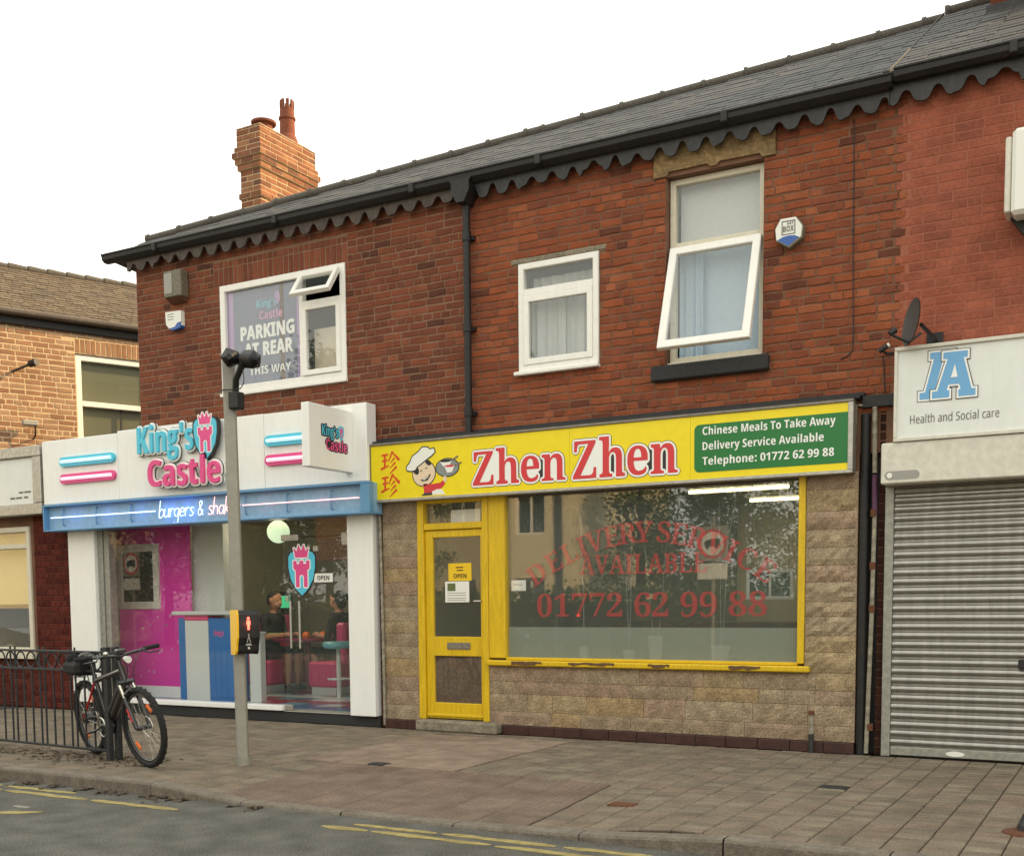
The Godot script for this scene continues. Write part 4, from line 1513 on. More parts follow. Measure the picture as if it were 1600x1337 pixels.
# ---------------------------------------------------------------- the burger shop
func make_kings_front(t: Node3D) -> void:
	pbox("pillar", Vector3(-12.2, 0.12, -0.15), Vector3(-11.71, 2.5, 0.1), M.fascia_white, t, 0.006)
	pbox("pillar", Vector3(-7.66, 0.12, -0.15), Vector3(-7.312, 2.5, 0.1), M.fascia_white, t, 0.006)
	var fr := MB.new()
	fr.cbox(Vector3(-11.708, 0.15, -0.1), Vector3(-11.62, 2.5, 0.05), 0.01)
	fr.cbox(Vector3(-11.618, 0.15, -0.1), Vector3(-11.53, 2.5, 0.03), 0.01)
	part(fr, "window_frame", M.shutter_frame, t)
	pbox("window_base", Vector3(-11.71, 0.13, -0.1), Vector3(-8.68, 0.19, 0.07), M.fascia_white, t, 0.006)
	pbox("stall_riser", Vector3(-12.2, 0.0, -0.3), Vector3(-7.3, 0.118, 0.03), M.black_stone, t, 0.004)
	pbox("threshold", Vector3(-8.68, 0.12, -0.1), Vector3(-7.66, 0.132, 0.04), M.alloy, t, 0.004)
	var sheet := MB.new()
	sheet.quad(Vector3(-11.53, 0.192, 0.014), Vector3(-8.665, 0.192, 0.014), Vector3(-8.665, 2.5, 0.014), Vector3(-11.53, 2.5, 0.014))
	part(sheet, "shop_window", M.glass, t)
	# brick piers either side
	var pier := pbox("pier", Vector3(-7.31, 0.0, -0.2), Vector3(-7.238, 2.62, -0.012), M.mortar, t, 0.002)
	var bt := [L(92, 50, 42), L(104, 56, 46), L(82, 46, 40), L(112, 62, 50)]
	place(lay(-7.31, -7.238, 0.0, 2.6, [], bt, {"headers": 9999}), "brick", M.brick, pier, Transform3D.IDENTITY, 0.0)
	ptube("white_pipe", [Vector3(-7.258, 2.46, 0.035), Vector3(-7.24, 1.2, 0.035), Vector3(-7.232, 0.03, 0.035)], 0.018, M.pipe_white, t)
	var pier2 := pbox("pier", Vector3(-13.0, 0.0, -0.2), Vector3(-12.2, 2.62, -0.012), M.mortar_dark, t, 0.002)
	var rt := [L(112, 50, 42), L(122, 54, 44), L(104, 46, 40), L(130, 60, 48), L(116, 54, 46)]
	place(lay(-13.0, -12.202, 0.0, 2.6, [], rt, {"joint": 0.007, "seed": 3.0}), "brick", M.brick, pier2, Transform3D.IDENTITY, 0.0, {"wobble": 0.001})
	# glass door with its patch fittings and the shield
	var door := part(_bx(Vector3(-8.655, 0.14, 0.004), Vector3(-7.665, 2.12, 0.016)), "glass_door", M.glass, t)
	part(_bx(Vector3(-8.655, 2.135, 0.004), Vector3(-7.665, 2.5, 0.016)), "overpanel", M.glass, t)
	for q in [[-8.67, -8.42, 2.09, 2.16], [-7.79, -7.662, 2.02, 2.16], [-8.67, -8.56, 0.14, 0.2], [-8.62, -8.58, 1.4, 1.46], [-8.2, -8.14, 1.96, 2.02]]:
		pbox("patch_fitting", Vector3(q[0], q[2], -0.006), Vector3(q[1], q[3], 0.028), M.alloy, door, 0.004)
	for xx in [-8.52, -8.39]:
		var hb := MB.new()
		hb.tube([Vector3(xx, 1.4, 0.06), Vector3(xx, 0.86, 0.06)], 0.013, 10)
		hb.tube([Vector3(xx, 1.32, 0.016), Vector3(xx, 1.32, 0.06)], 0.009, 8)
		hb.tube([Vector3(xx, 0.94, 0.016), Vector3(xx, 0.94, 0.06)], 0.009, 8)
		part(hb, "pull_handle", M.alloy, door)
	shield(door, Vector3(-8.375, 1.74, 0.018), 0.43, 0.6)
	pbox("open_notice", Vector3(-8.2, 1.61, 0.017), Vector3(-7.93, 1.71, 0.02), M.sticker, door, 0.001)
	write("OPEN", "sans_bold", Rect2(-8.15, 1.635, 0.17, 0.05), 0.0225, M.letter_black, door)
	# rooms: the wall panel, floor tiles, ceiling
	room(t, -12.1, -7.4, 0.14, 2.62, -4.6, M.wall_olive, "shop_room", -0.11)
	pbox("side_roof", Vector3(-12.35, 2.74, -4.8), Vector3(-10.9, 2.9, 0.05), M.lead, t)
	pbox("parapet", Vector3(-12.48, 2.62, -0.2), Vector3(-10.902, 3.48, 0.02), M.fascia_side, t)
	pbox("brown_panel", Vector3(-10.3, 1.98, -2.66), Vector3(-7.42, 2.6, -2.6), M.wall_brown, t)  # brown grained panel across the upper part of the room
	var tones := [L(44, 92, 140), L(190, 202, 204), L(150, 36, 60), L(90, 150, 170)]
	for i in 13:
		for j in 12:
			var b := MB.new()
			b.col = tones[(i + j * 3) % 4] if j % 2 else tones[(i * 3 + j) % 3]
			b.cbox(Vector3(-11.6 + i * 0.3, 0.141, -0.12 - (j + 1) * 0.3), Vector3(-11.304 + i * 0.3, 0.15, -0.124 - j * 0.3), 0.001)
			part(b, "floor_tile", M.tile, t)


func tower_poly(c: Vector2, w: float, h: float) -> PackedVector2Array:
	var p := pts2([-0.5, 1.0, -0.5, 0.72, -0.36, 0.62, -0.36, 0.0, -0.14, 0.0, -0.14, 0.38, -0.08, 0.46, 0.08, 0.46, 0.14, 0.38, 0.14, 0.0, 0.36, 0.0, 0.36, 0.62, 0.5, 0.72, 0.5, 1.0, 0.3, 1.0, 0.3, 0.88, 0.12, 0.88, 0.12, 1.0, -0.12, 1.0, -0.12, 0.88, -0.3, 0.88, -0.3, 1.0])
	for i in p.size():
		p[i] = c + p[i] * Vector2(w, h)
	return p


func crown_poly(c: Vector2, w: float, h: float) -> PackedVector2Array:
	var p := pts2([-0.4, 0.0, 0.4, 0.0, 0.52, 0.75, 0.3, 0.45, 0.18, 0.95, 0.0, 0.5, -0.18, 0.95, -0.3, 0.45, -0.52, 0.75])
	for i in p.size():
		p[i] = c + p[i] * Vector2(w, h)
	return p


func shield_poly(c: Vector3, w: float, h: float) -> PackedVector2Array:
	var p := pts2([0.0, -0.5, 0.24, -0.36, 0.42, -0.16, 0.5, 0.08, 0.5, 0.3, 0.42, 0.38, 0.24, 0.42, 0.0, 0.44, -0.24, 0.42, -0.42, 0.38, -0.5, 0.3, -0.5, 0.08, -0.42, -0.16, -0.24, -0.36])
	for i in p.size():
		p[i] = Vector2(c.x, c.y) + p[i] * Vector2(w, h)
	return p


func shield(parent: Node3D, c: Vector3, w: float, h: float, deep := 0.002, face := "") -> void:
	var cyan: Material = M.letter_cyan if face == "" else M[face]
	flat(shield_poly(c, w, h), c.z, c.z + deep, "shield_rim", M.letter_black, parent)
	flat(shield_poly(c, w * 0.9, h * 0.92), c.z + deep, c.z + deep + 0.002, "shield_face", cyan, parent)
	var tc := Vector2(c.x, c.y - h * 0.3)
	var grown := Geometry2D.offset_polygon(tower_poly(tc, w * 0.55, h * 0.5), w * 0.035, Geometry2D.JOIN_ROUND)
	flat(grown[0], c.z + deep + 0.002, c.z + deep + 0.004, "tower_edge", M.letter_white, parent)
	flat(tower_poly(tc, w * 0.55, h * 0.5), c.z + deep + 0.004, c.z + deep + 0.006, "tower", M.letter_pink, parent)
	var cc := Vector2(c.x, c.y + h * 0.26)
	var cg := Geometry2D.offset_polygon(crown_poly(cc, w * 0.5, h * 0.26), w * 0.035, Geometry2D.JOIN_ROUND)
	flat(cg[0], c.z + deep + 0.002, c.z + deep + 0.0045, "crown_edge", M.letter_white, parent)
	flat(crown_poly(cc, w * 0.5, h * 0.26), c.z + deep + 0.0045, c.z + deep + 0.0065, "crown", M.letter_pink, parent)


# raised letters on a dark outline: each letter a part
func bubble_word(parent: Node3D, s: String, to: Rect2, z: float, m: Material, grow: float, deep: float) -> void:
	for p in outline(s, "sans_bold", to, grow * 1.5):
		flat(p, z, z + deep * 0.6, "letter_rim", M.letter_white, parent)
	for p in outline(s, "sans_bold", to, grow * 1.95):
		flat(p, z + deep * 0.6, z + deep * 0.8, "letter_backing", M.letter_black, parent)
	for p in outline(s, "sans_bold", to, grow * 1.5):
		flat(p, z + deep * 0.8, z + deep, "letter_rim", M.letter_white, parent)
	var f := font("sans_bold")
	var whole := glyphs(s, "sans_bold")
	var k := Vector2(to.size.x / whole.box.size.x, to.size.y / whole.box.size.y)
	for i in s.length():
		var g := glyphs(s[i], "sans_bold")
		var shift := f.get_string_size(s.substr(0, i), HORIZONTAL_ALIGNMENT_LEFT, -1, 64).x * 0.01
		var box := Rect2(to.position + (g.box.position + Vector2(shift, 0) - whole.box.position) * k, g.box.size * k)
		part(text_mb(s[i], "sans_bold", box, z + deep, z + deep + 0.028), "letter", m, parent)


const SCRIPT := {
	"b": [0.42, [0, 1, 0, 0.05, 0.2, 0, 0.36, 0.12, 0.36, 0.36, 0.2, 0.48, 0.02, 0.36]],
	"u": [0.46, [0, 0.5, 0, 0.14, 0.12, 0, 0.28, 0.06, 0.36, 0.2, 0.36, 0.5, 0.36, 0.06, 0.42, 0]],
	"r": [0.36, [0, 0.5, 0.02, 0, 0.02, 0.28, 0.14, 0.48, 0.3, 0.45]],
	"g": [0.44, [0.36, 0.42, 0.2, 0.5, 0.02, 0.4, 0, 0.2, 0.12, 0.02, 0.3, 0.08, 0.37, 0.46, 0.35, -0.28, 0.2, -0.45, 0.02, -0.34]],
	"e": [0.42, [0, 0.26, 0.34, 0.28, 0.32, 0.44, 0.18, 0.5, 0.04, 0.42, 0, 0.2, 0.12, 0.02, 0.36, 0.06]],
	"s": [0.38, [0.3, 0.44, 0.16, 0.5, 0.04, 0.4, 0.14, 0.28, 0.28, 0.18, 0.26, 0.04, 0.1, 0, 0, 0.06]],
	"&": [0.5, [0.42, 0, 0.05, 0.62, 0.12, 0.82, 0.25, 0.76, 0.22, 0.58, 0.02, 0.3, 0.04, 0.06, 0.2, 0, 0.38, 0.3]],
	"h": [0.44, [0, 1, 0, 0, 0.01, 0.28, 0.15, 0.48, 0.3, 0.42, 0.34, 0.2, 0.36, 0]],
	"a": [0.46, [0.34, 0.42, 0.16, 0.5, 0, 0.34, 0.02, 0.1, 0.16, 0, 0.32, 0.14, 0.36, 0.5, 0.36, 0.06, 0.42, 0]],
	"k": [0.42, [0, 1, 0, 0, 0.01, 0.22, 0.28, 0.5, 0.1, 0.28, 0.34, 0]],
}


func omni(called: String, at: Vector3, c: Color, e: float, size := 0.05) -> void:
	var l := OmniLight3D.new()
	l.name = called
	l.light_color = c
	l.light_energy = e
	l.light_size = size
	l.omni_range = 12.0
	l.omni_attenuation = 2.0
	l.shadow_enabled = true
	add_child(l, true)
	l.global_position = at


func make_kings_sign() -> void:
	var t := thing("shop_sign", "white burger shop fascia with raised blue and pink lettering", "sign", Vector3(-9.9, 2.68, 0.1))
	for q in [[-12.5, -11.105, 3.49], [-11.1, -8.735, 3.515], [-8.73, -7.292, 3.51]]:
		pbox("panel", Vector3(q[0], 2.68, 0.025), Vector3(q[1], q[2], 0.2), M.fascia_white, t, 0.006)
	bubble_word(t, "King's", Rect2(-10.68, 3.09, 0.93, 0.44), 0.2, M.letter_cyan, 0.017, 0.05)
	bubble_word(t, "Castle", Rect2(-10.46, 2.77, 1.16, 0.34), 0.252, M.letter_pink, 0.017, 0.05)
	shield(t, Vector3(-9.53, 3.31, 0.25), 0.4, 0.56, 0.05)
	# the bars of pale neon
	for q in [[-12.14, -11.13, 3.2, "letter_cyan", "neon_cyan_bar"], [-12.14, -11.13, 2.985, "letter_pink", "neon_pink_bar"], [-8.7, -7.8, 3.2, "letter_cyan", "neon_cyan_bar"], [-8.7, -7.8, 2.985, "letter_pink", "neon_pink_bar"]]:
		var p := PackedVector2Array()
		p.append_array(ellipse(q[0] + 0.06, q[2], 0.06, 0.06, 0, 10, PI / 2, PI * 1.5))
		p.append_array(ellipse(q[1] - 0.06, q[2], 0.06, 0.06, 0, 10, -PI / 2, PI / 2))
		var bar := flat(p, 0.2, 0.235, "light_bar", M[q[3]], t)
		ptube("bar_tube", [Vector3(q[0] + 0.05, q[2], 0.245), Vector3(q[1] - 0.05, q[2], 0.245)], 0.022, M[q[4]], bar)
	# blue trough with the neon line and script
	var s := thing("neon_strip", "blue light strip with glowing burgers and shakes neon script", "neon sign", Vector3(-9.8, 2.33, 0.2))
	pbox("trough_back", Vector3(-12.4, 2.34, 0.05), Vector3(-7.21, 2.66, 0.215), M.strip_blue, s, 0.003)
	pbox("trough_lip", Vector3(-12.41, 2.325, 0.05), Vector3(-7.2, 2.345, 0.3), M.strip_trim, s, 0.004)
	pbox("trough_lip", Vector3(-12.41, 2.64, 0.216), Vector3(-7.2, 2.665, 0.3), M.strip_trim, s, 0.004)
	pbox("trough_end", Vector3(-12.41, 2.346, 0.216), Vector3(-12.39, 2.639, 0.299), M.strip_trim, s, 0.003)
	pbox("trough_end", Vector3(-7.32, 2.346, 0.216), Vector3(-7.2, 2.639, 0.299), M.strip_trim, s, 0.003)
	var x := -12.1
	while x < -7.4:
		if x < -10.5 or x > -9.1:
			var b := MB.new()
			b.tube(bezier([Vector3(x, 2.4, 0.218), Vector3(x, 2.41, 0.24), Vector3(x, 2.5, 0.245), Vector3(x, 2.59, 0.24), Vector3(x, 2.6, 0.218)]), 0.008, 8)
			part(b, "tube_bracket", M.strip_trim, s)
		x += 0.62
	ptube("neon_tube", [Vector3(-12.3, 2.5, 0.262), Vector3(-10.42, 2.5, 0.262)], 0.0075, M.neon_blue, s)
	ptube("neon_tube", [Vector3(-9.02, 2.5, 0.262), Vector3(-7.36, 2.5, 0.262)], 0.0065, M.neon_pink, s)
	var at := -10.36
	var k := 0.2
	for w in ["burgers", "&", "shakes"]:
		for ch in w:
			var g: Array = SCRIPT[ch]
			var line := []
			for i in range(0, g[1].size(), 2):
				line.append(Vector3(at + (g[1][i] + g[1][i + 1] * 0.18) * k * 0.95, 2.42 + g[1][i + 1] * k, 0.262))
			ptube("neon_letter", bezier(line, 4), 0.0052, M.neon_blue if w != "shakes" else M.neon_pink, s, 6)
			at += g[0] * k * 1.02
		at += 0.06
	var spots := [[-11.9, 0], [-11.3, 0], [-10.7, 0], [-10.2, 0], [-9.9, 0], [-9.5, 1], [-8.7, 1], [-7.9, 1]]
	for i in spots.size():
		var q: Array = spots[i]
		omni("neon_light", Vector3(q[0], 2.5, 0.3), Color(0.42, 0.55, 1.0) if q[1] == 0 else Color(1.0, 0.55, 0.6), [0.003, 0.003, 0.004, 0.01, 0.01][i] if q[1] == 0 else 0.002, 0.03)
	# projecting sign
	var p := thing("projecting_sign", "square white sign sticking out from the burger shop fascia", "sign", Vector3(-7.53, 2.79, 0.2))
	var tilt := Transform3D(Basis(Vector3.UP, 0.0), Vector3.ZERO)
	pbox("box", Vector3(-7.58, 2.775, 0.2), Vector3(-7.48, 3.425, 0.93), M.fascia_white, p, 0.006)
	var side := Transform3D(Basis(Vector3(0, 0, -1), Vector3.UP, Vector3.RIGHT), Vector3(-7.48, 0, 0)) * tilt
	for q in [["King's", Rect2(-0.72, 3.08, 0.27, 0.15), M.letter_cyan], ["Castle", Rect2(-0.66, 2.97, 0.36, 0.12), M.letter_pink]]:
		for o in outline(q[0], "sans_bold", q[1], 0.014):
			var mb := MB.new()
			mb.x = side
			mb.prism(o, 0.0, 0.002)
			part(mb, "letter_backing", M.letter_black, p)
		var tm := text_mb(q[0], "sans_bold", q[1], 0.002, 0.0035)
		for i in tm.v.size():
			tm.v[i] = side * tm.v[i]
			tm.n[i] = side.basis * tm.n[i]
		part(tm, "lettering", q[2], p)
	var sp := MB.new()
	sp.x = side
	sp.prism(shield_poly(Vector3(-0.4, 3.17, 0), 0.1, 0.17), 0.0, 0.004)
	part(sp, "shield_mark", M.letter_cyan, p)
	var tp := MB.new()
	tp.x = side
	tp.prism(tower_poly(Vector2(-0.4, 3.12), 0.05, 0.1), 0.004, 0.006)
	part(tp, "tower_mark", M.letter_pink, p)


func make_kings_inside() -> void:
	# the magenta panel behind the glass and the picture on it
	var g := thing("wall_panel", "magenta panel with pale stars behind the burger shop window", "panel", Vector3(-11.4, 0.15, -0.6))
	pbox("board", Vector3(-12.08, 0.3, -0.64), Vector3(-10.76, 2.6, -0.6), M.magenta, g, 0.002)
	pbox("skirting", Vector3(-12.08, 0.151, -0.64), Vector3(-10.76, 0.299, -0.59), M.fascia_white, g, 0.002)
	for i in 34:
		var r := rng.randf_range(0.006, 0.03) if i < 22 else rng.randf_range(0.02, 0.045)
		var c := Vector2(rng.randf_range(-12.0, -10.85), rng.randf_range(0.4, 1.3))
		var p := PackedVector2Array()
		for k in 10:
			p.append(c + Vector2.from_angle(TAU * k / 10 + i) * (r if k % 2 == 0 else r * 0.38))
		flat(p, -0.6, -0.598, "star", M.print_pink, g)
	var f := thing("framed_picture", "cream framed dark picture hanging on the magenta panel", "picture", Vector3(-11.65, 1.3, -0.58))
	var b := MB.new()
	b.frame(-12.07, -11.29, 1.32, 2.18, 0.1, -0.6, -0.565, 0.006)
	part(b, "frame", M.cream_paint, f)
	pbox("picture", Vector3(-11.97, 1.42, -0.6), Vector3(-11.39, 2.08, -0.585), mk("picture_dark", S(62, 44, 26), 0.08, {"grain": [1.0, 0.5, 1.0]}), f, 0.001)
	# pale column behind the panel
	var col := thing("column", "pale grey square column inside the burger shop", "column", Vector3(-10.65, 0.15, -0.8))
	pbox("shaft", Vector3(-10.8, 0.2, -0.98), Vector3(-10.26, 2.62, -0.7), M.counter_white, col)
	pbox("base", Vector3(-10.82, 0.151, -1.0), Vector3(-10.24, 0.199, -0.68), M.counter_white, col)
	# counter
	var c := thing("serving_counter", "white and blue serving counter inside the burger shop", "counter", Vector3(-10.4, 0.15, -0.6))
	pbox("body", Vector3(-10.258, 0.151, -0.66), Vector3(-9.84, 1.2, -0.4), M.counter_blue, c)
	pbox("end_panel", Vector3(-10.66, 0.151, -0.66), Vector3(-10.26, 1.17, -0.395), M.counter_white, c)
	pbox("edge_trim", Vector3(-10.78, 0.151, -0.66), Vector3(-10.662, 1.2, -0.4), M.counter_blue, c)
	pbox("worktop", Vector3(-10.85, 1.24, -0.67), Vector3(-9.8, 1.29, -0.35), M.counter_white, c, 0.01)
	pbox("pink_band", Vector3(-10.66, 1.172, -0.65), Vector3(-10.26, 1.238, -0.39), M.booth_pink, c)
	for i in 4:
		pbox("plank", Vector3(-10.25 + i * 0.102, 0.2, -0.4), Vector3(-10.152 + i * 0.102, 0.85, -0.392), M.counter_blue, c, 0.004)
	write("King's", "sans_bold", Rect2(-10.16, 0.96, 0.16, 0.09), -0.397, M.letter_pink, c)
	var ca := thing("white_cabinet", "narrow white cabinet beside the pink booth seat", "cabinet", Vector3(-9.3, 0.15, -0.6))
	pbox("body", Vector3(-9.68, 0.151, -0.6), Vector3(-9.5, 1.0, -0.5), M.counter_white, ca)
	pbox("top", Vector3(-9.69, 1.001, -0.61), Vector3(-9.49, 1.03, -0.49), M.counter_white, ca)
	# booths, table, stool
	for q in [[-10.95, -10.4, -1.0, "pink booth seat under the person in the striped top", 1.0], [-9.72, -9.25, -1.0, "pink booth seat under the person with bare legs", -1.0]]:
		var t := thing("booth_seat", q[3], "seat", Vector3((q[0] + q[1]) / 2, 0.15, -2.0), "pink booth seats")
		pbox("plinth", Vector3(q[0] + 0.03, 0.15, -2.7), Vector3(q[1] - 0.03, 0.26, -1.7), M.counter_white, t)
		pbox("seat", Vector3(q[0], 0.262, -2.75), Vector3(q[1], 0.6, -1.66), M.booth_pink, t, 0.03)
		var bx: float = q[0] if q[4] > 0 else q[1] + 0.08
		pbox("backrest", Vector3(bx - 0.1, 0.602, -2.75), Vector3(bx + 0.05, 1.22 if q[4] > 0 else 1.12, -1.7), M.booth_pink, t, 0.03)
	var tb := thing("cafe_table", "plum topped pedestal table between the pink booths", "table", Vector3(-10.0, 0.15, -2.0))
	pbox("table_top", Vector3(-10.36, 0.86, -2.5), Vector3(-9.66, 0.9, -1.7), M.table_plum, tb, 0.012)
	ptube("pedestal", [Vector3(-10.02, 0.17, -2.05), Vector3(-10.02, 0.86, -2.05)], 0.035, M.table_plum, tb)
	var bs := MB.new()
	bs.x = Transform3D(Basis.IDENTITY, Vector3(-10.02, 0.15, -2.05))
	bs.lathe([Vector2(0.24, 0), Vector2(0.24, 0.015), Vector2(0.04, 0.04)], 20)
	part(bs, "foot", M.table_plum, tb)
	for q in [[-9.93, -1.9, 0.05, "orange burger on the plum table beside another"], [-9.8, -2.1, 0.045, "smaller orange burger further back on the plum table"]]:
		var bu := thing("burger", q[3], "food", Vector3(q[0], 0.9, q[1]), "burgers on the table")
		var m := MB.new()
		m.x = Transform3D(Basis.IDENTITY, Vector3(q[0], 0.9, q[1]))
		m.lathe([Vector2(0.001, 0.0), Vector2(q[2], 0.004), Vector2(q[2] * 1.1, 0.03)], 14)
		part(m, "bottom_bun", M.reflector, bu)
		var m2 := MB.new()
		m2.x = m.x
		m2.lathe([Vector2(q[2] * 1.15, 0.032), Vector2(q[2] * 1.12, 0.06), Vector2(q[2] * 0.8, 0.085), Vector2(0.001, 0.1)], 14)
		part(m2, "top_bun", M.reflector, bu)
	var st := thing("bar_stool", "tall stool with teal round seat just inside the glass door", "stool", Vector3(-8.83, 0.15, -1.2))
	var sm := MB.new()
	sm.x = Transform3D(Basis.IDENTITY, Vector3(-8.83, 0.0, -1.2))
	sm.lathe([Vector2(0.0, 0.8), Vector2(0.18, 0.81), Vector2(0.2, 0.84), Vector2(0.2, 0.87), Vector2(0.17, 0.895), Vector2(0.0, 0.9)], 22)
	part(sm, "seat", M.stool_seat, st)
	ptube("stem", [Vector3(-8.83, 0.17, -1.2), Vector3(-8.83, 0.8, -1.2)], 0.03, M.counter_white, st)
	var ring := []
	for k in 20:
		ring.append(Vector3(-8.83 + 0.14 * cos(TAU * k / 20), 0.42, -1.2 + 0.14 * sin(TAU * k / 20)))
	var rb := MB.new()
	rb.tube(ring, 0.01, 6, true)
	rb.tube([Vector3(-8.97, 0.42, -1.2), Vector3(-8.69, 0.42, -1.2)], 0.008, 6)
	part(rb, "foot_ring", M.counter_white, st)
	var ft := MB.new()
	ft.x = Transform3D(Basis.IDENTITY, Vector3(-8.83, 0.15, -1.2))
	ft.lathe([Vector2(0.2, 0), Vector2(0.2, 0.012), Vector2(0.04, 0.03)], 20)
	part(ft, "base", M.counter_white, st)
	# lamp and screen
	var lamp := thing("globe_lamp", "pale green globe lamp hanging behind the glass door", "lamp", Vector3(-10.03, 2.3, -1.5))
	var lb := MB.new()
	lb.ball(Vector3(-10.03, 2.33, -1.5), Vector3.ONE * 0.15, 24)
	part(lb, "globe", M.lamp_green, lamp)
	ptube("flex", [Vector3(-10.03, 2.48, -1.5), Vector3(-10.03, 2.62, -1.5)], 0.006, M.black_plastic, lamp, 6)
	omni("globe_light", Vector3(-10.03, 2.33, -1.5), Color(1.0, 0.95, 0.82), 0.5, 0.14)
	var sc := thing("till_screen", "small lit green screen at the back of the burger shop", "screen", Vector3(-11.3, 1.2, -3.0))
	pbox("casing", Vector3(-11.5, 1.3, -3.06), Vector3(-11.13, 1.56, -3.02), M.black_plastic, sc)
	pbox("display", Vector3(-11.48, 1.32, -3.02), Vector3(-11.15, 1.5, -3.012), M.screen_green, sc, 0.001)
	pbox("stand", Vector3(-11.36, 0.15, -3.12), Vector3(-11.26, 1.3, -3.04), M.black_plastic, sc)


# ---------------------------------------------------------------- signs of the takeaway and the care office
func stroke(b: MB, a: Vector2, c: Vector2, w0: float, w1: float, o: Vector2, k: float, z0: float, z1: float) -> void:
	var d := (c - a).normalized()
	var n := Vector2(-d.y, d.x)
	var p := PackedVector2Array([a + n * w0, a - d * w0 * 0.5, a - n * w0, c - n * w1, c + d * w1, c + n * w1])
	for i in p.size():
		p[i] = o + p[i] * k
	b.prism(p, z0, z1)


